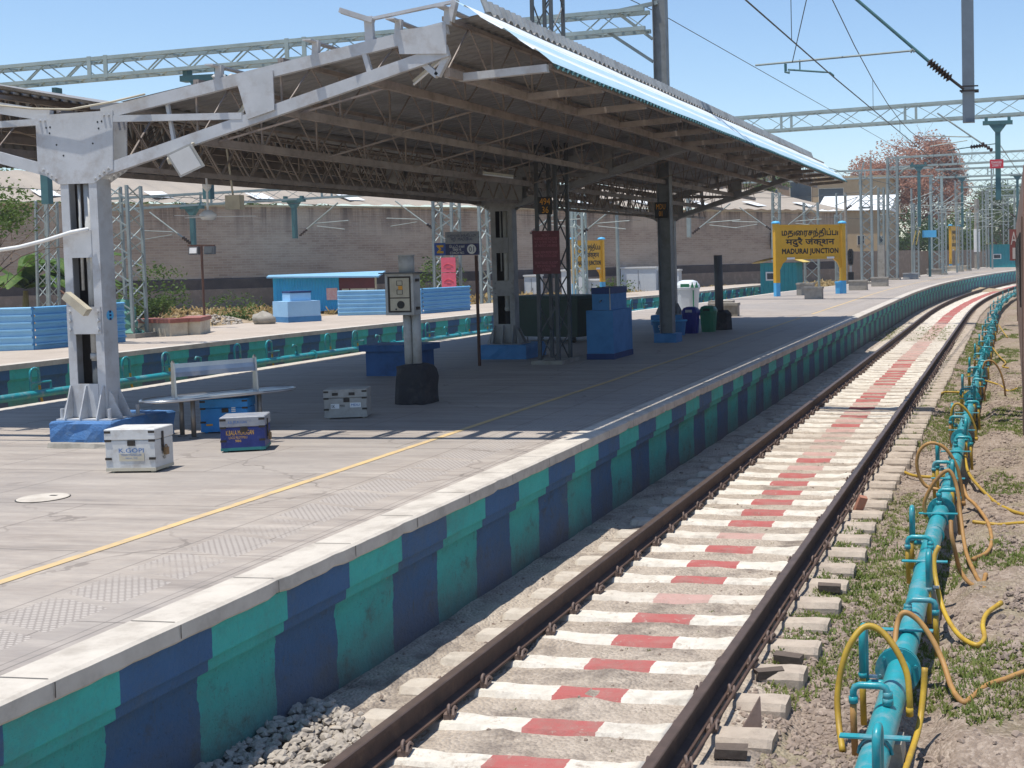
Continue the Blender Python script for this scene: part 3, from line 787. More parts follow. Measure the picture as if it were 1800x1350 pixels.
# ---- sleepers, each with its clips
def sleeper_mesh(seed):
    random.seed(seed)
    m_ = MB()
    xs = [-1.37, -1.34] + [-1.25 + 0.1 * q for q in range(26)] + [1.34, 1.37]
    prof = [(-0.135, -0.42), (-0.125, -0.235), (-0.088, -0.192), (0.088, -0.192), (0.125, -0.235), (0.135, -0.42)]
    rows = []
    for i, x in enumerate(xs):
        sh = 0.9 if i in (0, len(xs) - 1) else 1.0
        mid = -0.012 if abs(x) < 0.6 else 0.0
        rows.append([(x, y * sh + (random.random() - 0.5) * 0.011, z + (mid + (random.random() - 0.5) * 0.007 if z > -0.2 else 0) - (0.008 if sh < 1 else 0)) for y, z in prof])
    m_.grid(rows, flip=True)
    for r_, rev in ((rows[0], False), (rows[-1], True)):
        m_.face(r_ if rev else list(reversed(r_)))
    return m_
clip_mb = MB()
cpts = []
for k in range(15):
    t = -0.5 + k / 14 * 4.2
    cpts.append((0.016 * (k / 14 - 0.5), 0.036 * math.cos(t), 0.034 * math.sin(t) + 0.02))
clip_mb.tube([(p[0], p[1] - 0.01, p[2]) for p in cpts], 0.0105, 6)
clip_mb.tube([(0.035, -0.055, 0.0), (0.03, -0.02, 0.03), (0.03, 0.03, 0.03), (0.035, 0.06, 0.005)], 0.0105, 6)
clip_mb.box(-0.03, 0.04, -0.045, 0.045, -0.03, 0.006)
clip0 = clip_mb.build("rail_clip", CLIP)
CLIPM = clip0.data
bpy.data.objects.remove(clip0); 
SLM = []
for i in range(9):
    o = sleeper_mesh(50 + i).build("sleeper", SLP[i % 3])
    SLM.append(o.data); bpy.data.objects.remove(o)
random.seed(3)
for k in range(-3, 160):
    y = 6.865 + 0.6 * k
    if y > 103: break
    if y > 51: var = 0
    elif 41 < y < 46: var = 2
    elif y > 34: var = 1
    elif k in (6, 10, 17, 19, 21, 23, 25, 27) or (k > 28 and random.random() < 0.2): var = 1
    elif k in (-1, 20, 22): var = 2
    else: var = 0
    s_ = bpy.data.objects.new("sleeper", SLM[random.randrange(3) * 3 + var])
    COL.objects.link(s_)
    p = path(y, 0); s_.location = (p.x + random.uniform(-0.02, 0.02), p.y + random.uniform(-0.012, 0.012), random.uniform(-0.006, 0.004))
    s_.rotation_euler = (0, random.uniform(-0.003, 0.003), -(max(0, y - 53) / 350.0) + random.uniform(-0.006, 0.006))
    tag(s_, ("concrete sleeper painted white with a bright red middle, between the running rails",
             "concrete sleeper with faded pinkish red middle and scuffed white paint",
             "concrete sleeper worn nearly bare of its red and white paint")[var], "sleeper", ("red and white sleepers of the near track", "faded sleepers of the near track", "worn bare sleepers of the near track")[var])
    if y < 40:
        for sx in (-1, 1):
            for side in (-1, 1):
                c = bpy.data.objects.new("rail_clip", CLIPM); COL.objects.link(c); c.parent = s_
                c.location = (sx * 0.875 + side * 0.098, random.uniform(-0.01, 0.01), -0.165)
                c.rotation_euler = (0, 0, (0 if side > 0 else math.pi) + random.uniform(-0.25, 0.25))
# ================================================================== THE CANOPY
can = thing("platform_canopy", (-7.0, 23, 0.8), "long butterfly roofed steel platform canopy with grey columns and a bright pale blue eave strip", "canopy")
def xv(y): return -7.2 + 0.022 * (y - 12.3)
def xl(y): return -11.6 + 0.03 * (y - 12)
FR = [12.2, 23.2, 34.2]
XR = -2.84
def zU(t): return 4.44 + 0.70 * t       # rafter, from column (0) to tip (1)
def zL(t): return 3.84 + 1.07 * t
for i, yf in enumerate(FR):
    xc = xv(yf)
    col = MB()
    # two channels with the web outwards, battened together
    zt = 3.72
    for sx in (-1, 1):
        xo = xc + sx * 0.225
        col.box(min(xo, xo - sx * 0.012), max(xo, xo - sx * 0.012), yf, yf + 0.22, 1.1, zt)
        for ya in (yf, yf + 0.208): col.box(min(xo - sx * 0.012, xo - sx * 0.10), max(xo - sx * 0.012, xo - sx * 0.10), ya, ya + 0.012, 1.1, zt)
    for z0, z1, ww in ((2.86, 3.16, 0.13), (2.02, 2.32, 0.205), (1.1, 1.47, 0.13)):
        col.box(xc - ww, xc + ww, yf - 0.006 if ww < 0.18 else yf - 0.012, yf + 0.004 if ww < 0.18 else yf - 0.001, z0, z1)
        col.box(xc - ww, xc + ww, yf + 0.222, yf + 0.235, z0, z1)
    for bx in (-0.175, 0.175):
        for bz in (2.07, 2.17, 2.27): col.tube([(xc + bx, yf - 0.012, bz), (xc + bx, yf - 0.034, bz)], 0.018, 8)
    # base gussets
    for gx in (-0.21, -0.02, 0.19):
        col.prism([(0, 0), (0.14, 0), (0.02, 0.36), (0, 0.36)], (xc + gx, yf - 0.005, 1.09), (0, -1, 0), (0, 0, 1), (0.014, 0, 0))
    for gy in (0.03, 0.18):
        col.prism([(0, 0), (0.16, 0), (0.02, 0.30), (0, 0.30)], (xc + 0.227, yf + gy, 1.09), (1, 0, 0), (0, 0, 1), (0, 0.014, 0))
        col.prism([(0, 0), (0.16, 0), (0.02, 0.30), (0, 0.30)], (xc - 0.227, yf + gy, 1.09), (-1, 0, 0), (0, 0, 1), (0, 0.014, 0))
    for ax, ay in ((-0.29, -0.06), (0.30, -0.06), (0.33, 0.35), (-0.29, 0.35)): col.rod((xc + ax, yf + ay, 1.06), (xc + ax, yf + ay, 1.2), 0.02, 8)
    col.box(xc - 0.32, xc + 0.37, yf - 0.12, yf + 0.42, 1.075, 1.092)
    dk = MB(); dk.box(xc - 0.21, xc + 0.21, yf + 0.198, yf + 0.206, 1.3, zt)  # added dark plate, stands in for shade and back plates inside the column
    co = col.build("column", STEEL if i == 0 else STEEL_SHADE, can)
    dk.build("interior_shade_plate", IRON, co)
    # concrete block
    fb = MB()
    x0, x1, y0, y1 = xc - 0.33, xc + 0.42, yf - 0.2, yf + 0.85
    if i: x0, x1, y0, y1 = xc - 0.42, xc + 0.55, yf - 0.3, yf + 0.75
    n_ = 7
    random.seed(20 + i)
    ring = [(x0 + (x1 - x0) * k / n_, y0) for k in range(n_)] + [(x1, y0 + (y1 - y0) * k / n_) for k in range(n_)] + [(x1 - (x1 - x0) * k / n_, y1) for k in range(n_)] + [(x0, y1 - (y1 - y0) * k / n_) for k in range(n_)]
    rows = []
    for z, s_ in ((0.78, 1.0), (0.88, 1.0), (0.98, 1.0), (1.05, 1.0), (1.075, 0.965)):
        r_ = []
        for px, py in ring:
            cx, cy = (x0 + x1) / 2, (y0 + y1) / 2
            r_.append((cx + (px - cx) * s_ + random.uniform(-0.012, 0.012), cy + (py - cy) * s_ + random.uniform(-0.012, 0.012), z))
        rows.append(r_ + [r_[0]])
    fb.grid(rows)
    fb.face([p for p in rows[-1][:-1]])
    fb.build("foundation_block", BLUEP if i == 0 else BLUEL, co)
    if i == 0:
        fb = MB()
        random.seed(5)
        ring2 = [(xc - 0.36 + random.uniform(-.03, .03), yf - 0.22), (xc - 0.30, yf - 0.30), (xc - 0.1, yf - 0.34), (xc + 0.12, yf - 0.31), (xc + 0.30, yf - 0.33), (xc + 0.42, yf - 0.26), (xc + 0.44, yf - 0.18)]
        fb.grid([[(x, y, 0.80) for x, y in ring2], [(x, y + 0.02, 0.84 + random.uniform(-0.01, 0.015)) for x, y in ring2], [(x, yf - 0.17, 0.85) for x, y in ring2]])
        fb.build("broken_skirting", CONC, co)
    dp = MB()
    dp.tube([(xc + 0.05, yf + 0.11, 3.72), (xc + 0.05, yf + 0.11, 1.72)], 0.066, 14)
    dp.tube([(xc + 0.05, yf + 0.11, 1.80), (xc + 0.05, yf + 0.11, 1.74)], 0.076, 14)
    dp.tube([(xc - 0.045, yf + 0.06, 3.72), (xc - 0.05, yf + 0.06, 2.5)], 0.016, 8)
    dp.build("downpipe", GREYP, co, smooth=True)
    dp = MB(); dp.tube([(xc + 0.05, yf + 0.11, 1.73), (xc + 0.05, yf + 0.11, 1.45), (xc + 0.09, yf + 0.10, 1.38)], 0.064, 14)
    dp.build("drain_boot", BLACKC if i else DARKST, co, smooth=True)
    for ya in (yf - 0.008, yf + 0.21):
        g = MB()
        g.prism([(-0.49, 0.76), (-0.49, 0.16), (-0.24, 0.0), (0.20, 0.0), (0.44, 0.14), (0.47, 0.78)], (xc, ya, 3.67), (1, 0, 0), (0, 0, 1), (0, 0.014, 0))
        for k in range(4):
            g.tube([(xc + 0.22 + 0.055 * k, ya, 3.72 + 0.035 * k), (xc + 0.22 + 0.055 * k, ya - 0.025, 3.72 + 0.035 * k)], 0.016, 6)
            g.tube([(xc - 0.27 - 0.05 * k, ya, 3.73 + 0.035 * k), (xc - 0.27 - 0.05 * k, ya - 0.025, 3.73 + 0.035 * k)], 0.016, 6)
        for bx, bz in ((-0.43, 0.70), (-0.37, 0.70), (0.36, 0.73), (0.42, 0.73)): g.tube([(xc + bx, ya, 3.67 + bz), (xc + bx, ya - 0.02, 3.67 + bz)], 0.014, 6)
        gp = g.build("gusset_plate", STEEL if i == 0 else STEEL_SHADE, co)
        if ya < yf:
            h = MB()
            for bx, bz in ((-0.36, 0.62), (-0.31, 0.625), (-0.32, 0.56), (-0.24, 0.43), (-0.16, 0.31), (0.28, 0.66), (0.33, 0.665), (0.29, 0.59), (0.21, 0.43)):
                h.tube([(xc + bx, ya - 0.0005, 3.67 + bz), (xc + bx, ya - 0.002, 3.67 + bz)], 0.011, 8)
            h.build("bolt_holes", BLACKP, gp)
    # the rafter pair: upper and lower chords with gussets and struts, on both wings
    ra = MB()
    for sx, xe in ((1, XR), (-1, xl(yf))):
        x0 = xc + sx * 0.44
        L = xe - x0
        def P(t, zf, dy=0.05): return (x0 + L * t, yf + dy, zf(t))
        for dy in (0.03,) if i == 0 else (0.03, 0.19):
            ra.bar(P(-0.03, zU, dy), P(1.0, zU, dy), 0.06, 0.125)
            ra.bar(P(-0.03, zL, dy), P(1.0, zL, dy), 0.06, 0.125)
            ra.box(min(P(-0.03, zU)[0], xe), min(P(-0.03, zU)[0], xe) + 0.001, yf, yf + 0.001, 4.5, 4.501)
            a = P(0.39, zU, dy); b = P(0.50, zU, dy); c_ = P(0.50, zL, dy); d = P(0.42, zL, dy)
            ra.prism([(p[0] - a[0], p[2] - a[2]) for p in (a, d, c_, b)], (a[0], yf + dy - 0.05, a[2]), (1, 0, 0), (0, 0, 1), (0, 0.015, 0))
            ra.bar(P(0.0, lambda t: 4.36, dy - 0.01), P(0.40, lambda t: 4.33, dy - 0.01), 0.05, 0.07)
            ra.bar(P(0.16, zU, dy + 0.05), P(0.18, zL, dy + 0.05), 0.035)
            ra.bar(P(0.76, zU, dy), P(0.78, zL, dy), 0.05)
        ra.prism([(0, 0), (0, -0.30), (-0.52, -0.28), (-0.55, -0.04)] if sx > 0 else [(0, 0), (0.55, -0.04), (0.52, -0.28), (0, -0.30)], (xe, yf - 0.015, 5.17), (1, 0, 0), (0, 0, 1), (0, 0.012, 0))
        # V bracket carrying the edge truss
        ra.bar((xe - sx * 0.02, yf + 0.06, 4.86), (xe - sx * 0.14, yf + 0.06, 4.66), 0.06)
        ra.bar((xe - sx * 0.30, yf + 0.06, 4.80), (xe - sx * 0.14, yf + 0.06, 4.66), 0.06)
        # purlin cleats standing on the rafter
        for t in ((0.33, 0.62, 0.86, 1.0) if i == 0 else (0.3, 0.6, 0.9)):
            p = P(t, zU)
            ra.bar((p[0], yf + 0.03, p[2] + 0.03), (p[0] + 0.02, yf + 0.03, p[2] + 0.21), 0.07, 0.05)
            ra.bar((p[0] - 0.02, yf - 0.10, p[2] + 0.20), (p[0] - 0.02, yf + 0.5, p[2] + 0.19), 0.10, 0.015)
    if i == 0:
        ra.bar((XR + 0.04, yf + 0.03, 5.2), (XR + 0.10, yf + 0.03, 5.42), 0.07, 0.05)
        ra.bar((-3.70, yf + 0.03, 5.27), (XR + 0.08, yf + 0.03, 5.40), 0.05, 0.03)
        ra.bar((-3.70, yf + 0.03, 4.99), (-3.71, yf + 0.03, 5.30), 0.09, 0.05)
        ra.bar((-3.66, yf + 0.03, 5.25), (-3.98, yf - 0.05, 5.36), 0.12, 0.05)
    ra.build("rafter_frame", STEEL if i == 0 else STEEL_SHADE, can)

# longitudinal trusses under each wing, and the close laced girders along the column line
Y0, Y1 = 12.6, 37.2
def truss(xa, xb, y0, y1, zt, zb, step, r=0.03, cross=False, ty=None):
    t_ = MB()
    f = lambda y: xa + (xb - xa) * (y - y0) / (y1 - y0)
    t_.bar((f(y0), y0, zt), (f(y1), y1, zt), r * 2.2, r * 1.6)
    t_.bar((f(y0), y0, zb), (f(y1), y1, zb), r * 2.2, r * 3.0)
    n = int((y1 - y0) / step)
    for k in range(n):
        a = y0 + (y1 - y0) * k / n; b = y0 + (y1 - y0) * (k + 1) / n
        if cross:
            t_.bar((f(a), a, zb), (f(b), b, zt), 0.022, 0.014); t_.bar((f(a) + 0.02, a, zt), (f(b) + 0.02, b, zb), 0.022, 0.014)
        else:
            t_.bar((f(a), a, zb), (f(a), a, zt), 0.019)
            m_ = (a + b) / 2
            t_.bar((f(a), a, zb), (f(m_), m_, zt), 0.014); t_.bar((f(m_), m_, zt), (f(b), b, zb), 0.014)
    t_.build("longitudinal_truss", STEEL_D, can)
for t in (0.24, 0.5, 0.76, 0.985):
    x = -6.72 + (XR + 6.72) * t
    truss(x - 0.0, x, Y0 - 0.3, Y1, zU(t) + 0.12, (zL(t) if t < 0.9 else 4.70), 1.15)
    xx = -7.65 + (-11.55 + 7.65) * t
    truss(xx, xx + 0.022 * 25, Y0, Y1 - 0.5, zU(t) + 0.12, (zL(t) if t < 0.9 else 4.70), 1.15)
for o in (-0.42, 0.36):
    for a, b in ((12.45, 23.18), (23.45, 34.18), (34.45, 37.0)):
        truss(xv(a) + o, xv(b) + o, a, b, 4.50, 3.84, 0.55, 0.02, True)
for t in (0.37, 0.63):
    # light cross braces between trusses
    y = Y0
    while y < Y1 - 1:
        for p, q in (((-6.72 + 3.88 * (t - 0.13), y, zL(t - 0.13)), (-6.72 + 3.88 * (t + 0.13), y + 0.2, zL(t + 0.13))), ((-7.65 - 3.9 * (t - 0.13), y, zL(t - 0.13)), (-7.65 - 3.9 * (t + 0.13), y + 0.2, zL(t + 0.13)))):
            b_ = MB(); b_.bar(p, q, 0.02); b_.build("cross_brace", STEEL_D, can)
        y += 2.3

# corrugated sheets
def corr(y, p=0.19, a=0.026): return a * math.sin(2 * math.pi * y / p)
def sheet(profile, y0, y1, mats, name, p=0.19, a=0.026, lead=0.0):
    """profile: list of functions y -> (x, z); ribs run across the platform"""
    m_ = MB(); rows = []; y = y0
    while y < y1:
        rows.append([(f(y)[0] + (corr(y, p, a) * f(y)[2] if len(f(y)) > 2 else 0), y, f(y)[1] + (corr(y, p, a) if len(f(y)) < 3 else 0)) for f in profile])
        y += p / 4
    m_.grid(rows)
    return m_.build(name, mats, can)
sheet([lambda y: (xv(y) + 0.12, 4.60), lambda y: (-5.2, 4.92), lambda y: (-4.0, 5.13), lambda y: (-2.60, 5.37)], 12.75, 36.9, SHEET, "roof_sheet")
sheet([lambda y: (xv(y) - 0.12, 4.60), lambda y: (xl(y) + 2.4, 4.96), lambda y: (xl(y) - 0.1, 5.36)], 12.75, 36.2, SHEET, "roof_sheet")
sheet([lambda y: (xl(y) - 0.12, 5.38, 1), lambda y: (xl(y) + 0.02, 4.75, 1), lambda y: (xl(y) + 0.10, 4.20, 1)], 12.6, 36.2, SHEET, "eave_curtain_sheet")
sheet([lambda y: (-2.60, 5.26, 1), lambda y: (-2.64, 5.40, 1), lambda y: (-2.69, 5.535, 1)], 12.7, 35.0, SHEET_OUT, "edge_cladding_sheet", 0.16, 0.022)
m_ = MB()
rows = []
y = 12.62
while y < 36.3:
    e = 0.004 * math.sin(y * 2.1)
    sk = (lambda x: 0.62 * (-1.86 - x) / 0.75) if y < 12.7 else (lambda x: 0.0)
    rows.append([(x - (0.10 if y < 12.7 and x < -2.3 else 0), y - sk(x), z + e + (0.045 if y < 12.7 and x < -2.3 else 0)) for x, z in ((-2.57, 5.325), (-2.50, 5.275), (-2.485, 5.285), (-2.38, 5.195), (-2.365, 5.175), (-2.27, 5.105), (-2.255, 5.118), (-2.15, 5.025), (-2.135, 5.005), (-2.02, 4.918), (-2.005, 4.93), (-1.90, 4.832), (-1.86, 4.79))])
    y += 0.3
for c0, c1, k in ((0, 2, 1), (2, 5, 0), (5, 7, 1), (7, 10, 0), (10, 12, 1)): m_.grid([r_[c0:c1 + 1] for r_ in rows], k)
m_.build("eave_strip", [STRIP, STRIPB], can)
m_ = MB(); rows = []; y = 12.64
while y < 36.3:
    rows.append([(-1.88, y, 4.785 + corr(y, 0.15, 0.018)), (-1.84, y, 4.755 + corr(y, 0.15, 0.022))]); y += 0.0375
m_.grid(rows); m_.build("sheet_lip", TEALST, can)
m_ = MB()
y = 12.9
while y < 36:
    m_.bar((-1.87, y, 4.79), (-1.83, y + 0.01, 4.735), 0.012)
    y += 0.295
tag(m_.build("hook_bolts", TEALST, can), kind="stuff")
m_ = MB()
m_.bar((-1.93, 12.7, 4.77), (-1.93, 36.2, 4.77), 0.05, 0.05)
m_.build("eave_rail", STEEL_D, can)
y = 12.66
while y < 36.2:
    m_ = MB()
    m_.bar((-3.06, y, 4.735), (-2.90, y, 4.70), 0.085, 0.085)
    m_.bar((-2.92, y, 4.69), (-1.93, y, 4.745), 0.075, 0.08)
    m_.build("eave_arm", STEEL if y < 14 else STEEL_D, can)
    y += 1.79
m_ = MB()
m_.hexa([(xv(12.7) - 0.22, 12.7, 4.54), (xv(12.7) + 0.22, 12.7, 4.54), (xv(36.5) + 0.22, 36.5, 4.54), (xv(36.5) - 0.22, 36.5, 4.54), (xv(12.7) - 0.24, 12.7, 4.60), (xv(12.7) + 0.24, 12.7, 4.60), (xv(36.5) + 0.24, 36.5, 4.60), (xv(36.5) - 0.24, 36.5, 4.60)])
m_.build("valley_gutter", SHEET, can)
def tube_light(a, b, label):
    t = thing("tube_light", a, label, "tube light", "tube lights of the canopy")
    m_ = MB(); m_.bar(a, b, 0.028, 0.03); m_.build("housing", CREAM, t)
    m_ = MB(); a2, b2 = Vector(a) + Vector((0, 0, -0.03)), Vector(b) + Vector((0, 0, -0.03)); m_.rod(a2, b2, 0.013, 8); m_.build("tube", WHITEP, t)
tube_light((-3.62, 13.0, 4.72), (-3.30, 13.05, 4.98), "cream tube light tilted beside the V bracket under the front roof corner")
tube_light((-5.0, 12.30, 4.36), (-4.1, 12.30, 4.60), "tube light fixed along the underside of the front rafter")
tube_light((-5.45, 12.5, 4.36), (-5.25, 12.52, 4.62), "short tube light standing up behind the front rafter gusset")
tube_light((-5.55, 19.2, 4.15), (-5.50, 20.3, 4.15), "white tube light hanging below the middle truss under the roof")

fl = thing("floodlight", (-5.75, 12.05, 3.85), "square white floodlight hanging below the front rafter of the canopy", "floodlight")
m_ = MB()
c0 = Vector((-5.73, 11.98, 3.86)); u_ = Vector((0.87, 0.25, 0.42)).normalized(); n_ = Vector((0.25, -0.93, -0.25)); v_ = n_.cross(u_).normalized(); n_ = u_.cross(v_).normalized()
def quadbox(m_, c0, u_, v_, n_, a, b, d0, d1, mi=0):
    q = [c0 - u_ * a - v_ * b, c0 + u_ * a - v_ * b, c0 + u_ * a + v_ * b, c0 - u_ * a + v_ * b]
    m_.hexa([p + n_ * d0 for p in q] + [p + n_ * d1 for p in q], mi)
quadbox(m_, c0, u_, v_, n_, 0.135, 0.135, -0.05, 0.0)
m_.build("housing", GREYP, fl)
m_ = MB(); quadbox(m_, c0, u_, v_, n_, 0.115, 0.115, 0.001, 0.006); m_.build("diffuser", WHITEP, fl)
m_ = MB(); m_.bar(c0 + v_ * 0.12 - n_ * 0.05, (-5.78, 12.2, 4.06), 0.03, 0.02); m_.lathe([(0, 0), (0.06, 0.0), (0.075, 0.05), (0.05, 0.12), (0, 0.12)], (-5.98, 12.15, 3.84), 10); m_.build("bracket", CREAM, fl)
fan = thing("ceiling_fan", (-7.0, 14.15, 3.36), "white ceiling fan hanging from the canopy girder near the first column", "fan")
m_ = MB(); m_.lathe([(0, -0.05), (0.07, -0.05), (0.10, -0.01), (0.10, 0.02), (0.045, 0.07), (0, 0.07)], (-7.0, 14.15, 3.36), 16); m_.build("motor", WHITEP, fan, smooth=True)
m_ = MB(); m_.rod((-7.0, 14.15, 3.42), (-7.0, 14.15, 3.85), 0.013); m_.lathe([(0.012, 0), (0.05, 0.05), (0.055, 0.09), (0, 0.09)], (-7.0, 14.15, 3.66), 12); m_.build("down_rod", WHITEP, fan)
for k in range(3):
    a = 0.5 + k * 2.094; d = Vector((math.cos(a), math.sin(a), 0)); s_ = Vector((-d.y, d.x, 0))
    m_ = MB(); c = Vector((-7.0, 14.15, 3.35)); m_.hexa([c + d * 0.09 - s_ * 0.03, c + d * 0.55 - s_ * 0.055, c + d * 0.55 + s_ * 0.055, c + d * 0.09 + s_ * 0.03] + [p + Vector((0, 0, 0.006)) for p in (c + d * 0.09 - s_ * 0.03, c + d * 0.55 - s_ * 0.055, c + d * 0.55 + s_ * 0.055, c + d * 0.09 + s_ * 0.03)]); m_.build("blade", WHITEP, fan)
jb = MB(); jb.box(-6.86, -6.66, 14.3, 14.4, 3.44, 3.62); jb.rod((-6.78, 14.35, 3.62), (-6.85, 14.35, 4.3), 0.012)
tag(jb.build("junction_box", CREAM, None, org=(-6.76, 14.35, 3.5)), "beige junction box on a conduit hanging beside the ceiling fan", "junction box")
cb = MB(); cb.tube([(-7.06, 12.14, 3.17), (-7.25, 12.12, 3.14), (-7.55, 12.1, 3.06), (-7.9, 12.1, 2.99), (-8.35, 12.1, 2.94), (-9.2, 12.1, 2.95)], 0.022, 8)
tag(cb.build("conduit", WHITEP, None, smooth=True, org=(-7.1, 12.1, 3.1)), "sagging white conduit running off the first column to the left", "conduit")
cb = MB()
cb.tube([(xv(12) - 0.95, 12.16, 4.56), (xv(12) - 0.5, 12.14, 4.50), (xv(12), 12.13, 4.47), (xv(12) + 0.5, 12.14, 4.53), (xv(12) + 0.9, 12.16, 4.60)], 0.012, 6)
tag(cb.build("cable", CREAM, None, smooth=True, org=(-7, 12.1, 4.5)), "thin cream cable lying along the top of the front rafter", "cable")
lb = thing("emergency_box", (-7.2, 12.1, 2.35), "long cream box hanging tilted across the front of the first column", "box")
m_ = MB(); c0 = Vector((-7.16, 12.08, 2.36)); u_ = Vector((0.80, 0, -0.60)); v_ = Vector((0.60, 0, 0.80)); quadbox(m_, c0, u_, v_, Vector((0, -1, 0)), 0.16, 0.045, 0.0, 0.08); m_.build("casing", CREAM, lb)
m_ = MB(); m_.rod(c0 - u_ * 0.16 + Vector((0, -0.04, 0)), c0 - u_ * 0.24 + Vector((0, -0.04, 0.0)), 0.012); m_.build("end_rod", RUST, lb)
st = MB(); st.tube([(xv(12.2) + 0.226, 12.31, 2.22), (xv(12.2) + 0.230, 12.31, 2.22)], 0.055, 16)
st2 = thing("round_sticker", (xv(12.2) + 0.228, 12.31, 2.22), "small round blue sticker on the side of the first column", "sticker")
st.build("disc", LBLUEP, st2)
st = MB()
for z in (2.26, 2.22, 2.18): st.box(xv(12.2) + 0.230, xv(12.2) + 0.232, 12.295, 12.325, z - 0.012, z + 0.012)
st.build("marking", NAVY, st2)
# ================================================================== ON THE NEAR PLATFORM
Z = 0.8
Zv = Vector((0, 0, 1))
def crate(name, label, cat, o, ang, w_, d_, h_, mat, lidmat, basemat=None, lidh=0.11):
    """steel trunk: front-left bottom corner o, turned by ang"""
    u = Vector((math.cos(ang), math.sin(ang), 0)); v = Vector((-math.sin(ang), math.cos(ang), 0))
    o = Vector(o)
    t = thing(name, o, label, cat, "line boxes standing on the platform")
    def bevel_box(m_, o, a, b, h, e=0.008):
        c = o + (u * a + v * b) / 2
        ring = lambda s, z: [c + u * (x * (a / 2 - s)) + v * (y * (b / 2 - s)) + Zv * z for x, y in ((-1, -1), (1, -1), (1, 1), (-1, 1))]
        r0, r1, r2, r3 = ring(e, 0), ring(0, e), ring(0, h - e), ring(e, h)
        m_.face(list(reversed(r0))); m_.face(r3)
        for A, B in ((r0, r1), (r1, r2), (r2, r3)):
            for k in range(4): m_.face([A[k], A[(k + 1) % 4], B[(k + 1) % 4], B[k]])
    m_ = MB(); bevel_box(m_, o + Zv * 0.02, w_, d_, h_ - lidh - 0.02); m_.build("body", mat, t)
    m_ = MB(); bevel_box(m_, o - u * 0.006 - v * 0.006 + Zv * (h_ - lidh + 0.003), w_ + 0.012, d_ + 0.012, lidh - 0.003); m_.build("lid", lidmat, t)
    m_ = MB()
    for a, b in ((0.03, 0.03), (w_ - 0.06, 0.03), (0.03, d_ - 0.06), (w_ - 0.06, d_ - 0.06)):
        m_.obox(o + u * a + v * b, u * 0.03, v * 0.03, Zv * 0.02)
    m_.obox(o - u * 0.003 - v * 0.003 + Zv * 0.018, u * (w_ + 0.006), v * (d_ + 0.006), Zv * 0.03)
    m_.build("base_rim", basemat or mat, t)
    for a in (-0.004, w_ - 0.055):
        for z in (h_ * 0.3, h_ - lidh - 0.012, h_ - 0.04):
            m_ = MB(); m_.obox(o + u * a - v * 0.009 + Zv * z, u * 0.06, v * 0.012, Zv * 0.022); m_.build("corner_strap", IRON, t)
    m_ = MB(); m_.obox(o + u * (w_ * 0.5 - 0.02) - v * 0.012 + Zv * (h_ - lidh - 0.05), u * 0.07, v * 0.012, Zv * 0.05); m_.build("lid_catch", IRON, t)
    return t, o, u, v
def hasp(t, o, u, v, w_, d_, h_, lidh=0.11):
    m_ = MB()
    q = o + u * (w_ + 0.004) + v * (d_ * 0.35)
    m_.obox(q + Zv * (h_ - lidh - 0.12), u * 0.01, v * 0.03, Zv * 0.19)
    m_.build("hasp", IRON, t)
    m_ = MB()
    q = q + v * 0.045 + u * 0.02
    m_.tube([q + v * 0.02 * math.cos(a) + Zv * (h_ - lidh - 0.09 + 0.025 * math.sin(a)) for a in [k * math.pi / 6 for k in range(7)]], 0.006, 6)
    m_.obox(q - v * 0.03 - u * 0.012 + Zv * (h_ - lidh - 0.16), u * 0.026, v * 0.06, Zv * 0.07)
    m_.build("padlock", BRASS, t)
    return
t, o, u, v = crate("line_box", "scuffed white trunk lettered K.GOPI in front of the first canopy column", "trunk", (-5.63, 10.48, Z), 0.15, 0.475, 0.33, 0.42, CRATEW, CRATEW, CREAM)
hasp(t, o, u, v, 0.475, 0.33, 0.42)
lettering("K.GOPI", o + u * 0.25 + Zv * 0.215 - v * 0.002, u, Zv, 0.24, 0.042, pm("faded_blue_lettering", (0.05, 0.16, 0.42), None, 5, 0.6), t)
m_ = MB(); m_.obox(o + u * 0.13 - v * 0.004 + Zv * 0.115, u * 0.24, v * 0.003, Zv * 0.07); m_.build("name_patch", CREAM, t)
lettering("TRAIN MANAGER", o + u * 0.25 + Zv * 0.172 - v * 0.0045, u, Zv, 0.20, 0.022, MATS["faded_blue_lettering"], t)
lettering("MDU  TVJ", o + u * 0.25 + Zv * 0.14 - v * 0.0045, u, Zv, 0.11, 0.018, MATS["faded_blue_lettering"], t)
lettering("KG", o + u * 0.4755 + v * 0.16 + Zv * 0.19, v, Zv, 0.06, 0.045, BLACKP, t)
lettering("MDU", o + u * 0.4755 + v * 0.16 + Zv * 0.125, v, Zv, 0.06, 0.03, BLACKP, t)
t, o, u, v = crate("line_box", "dark navy trunk with yellow lettering and a grey lid beside the steel bench", "trunk", (-5.26, 11.70, Z), 0.42, 0.43, 0.36, 0.37, CRATEN, LIDGREY, pm("green_base_paint", (0.03, 0.20, 0.20), None, 5, 0.6))
hasp(t, o, u, v, 0.43, 0.36, 0.37)
YL = pm("chipped_yellow_lettering", (0.78, 0.45, 0.05), None, 5, 0.6)
lettering("K.BALA MURUGAN", o + u * 0.19 + Zv * 0.205 - v * 0.002, u, Zv, 0.27, 0.05, YL, t)
lettering("LOCO PILOT/MDU", o + u * 0.17 + Zv * 0.155 - v * 0.002, u, Zv, 0.18, 0.026, YL, t)
lettering("986", o + u * 0.17 + Zv * 0.12 - v * 0.002, u, Zv, 0.06, 0.026, YL, t)
lettering("K.B. MURUGAN", o + u * 0.17 + Zv * 0.315 - v * 0.009, u, Zv, 0.18, 0.03, MATS["faded_blue_lettering"], t)
t, o, u, v = crate("line_box", "bright blue trunk standing under the steel bench", "trunk", (-6.42, 13.02, Z), 0.30, 0.52, 0.30, 0.40, CRATEB, CRATEB)
m_ = MB()
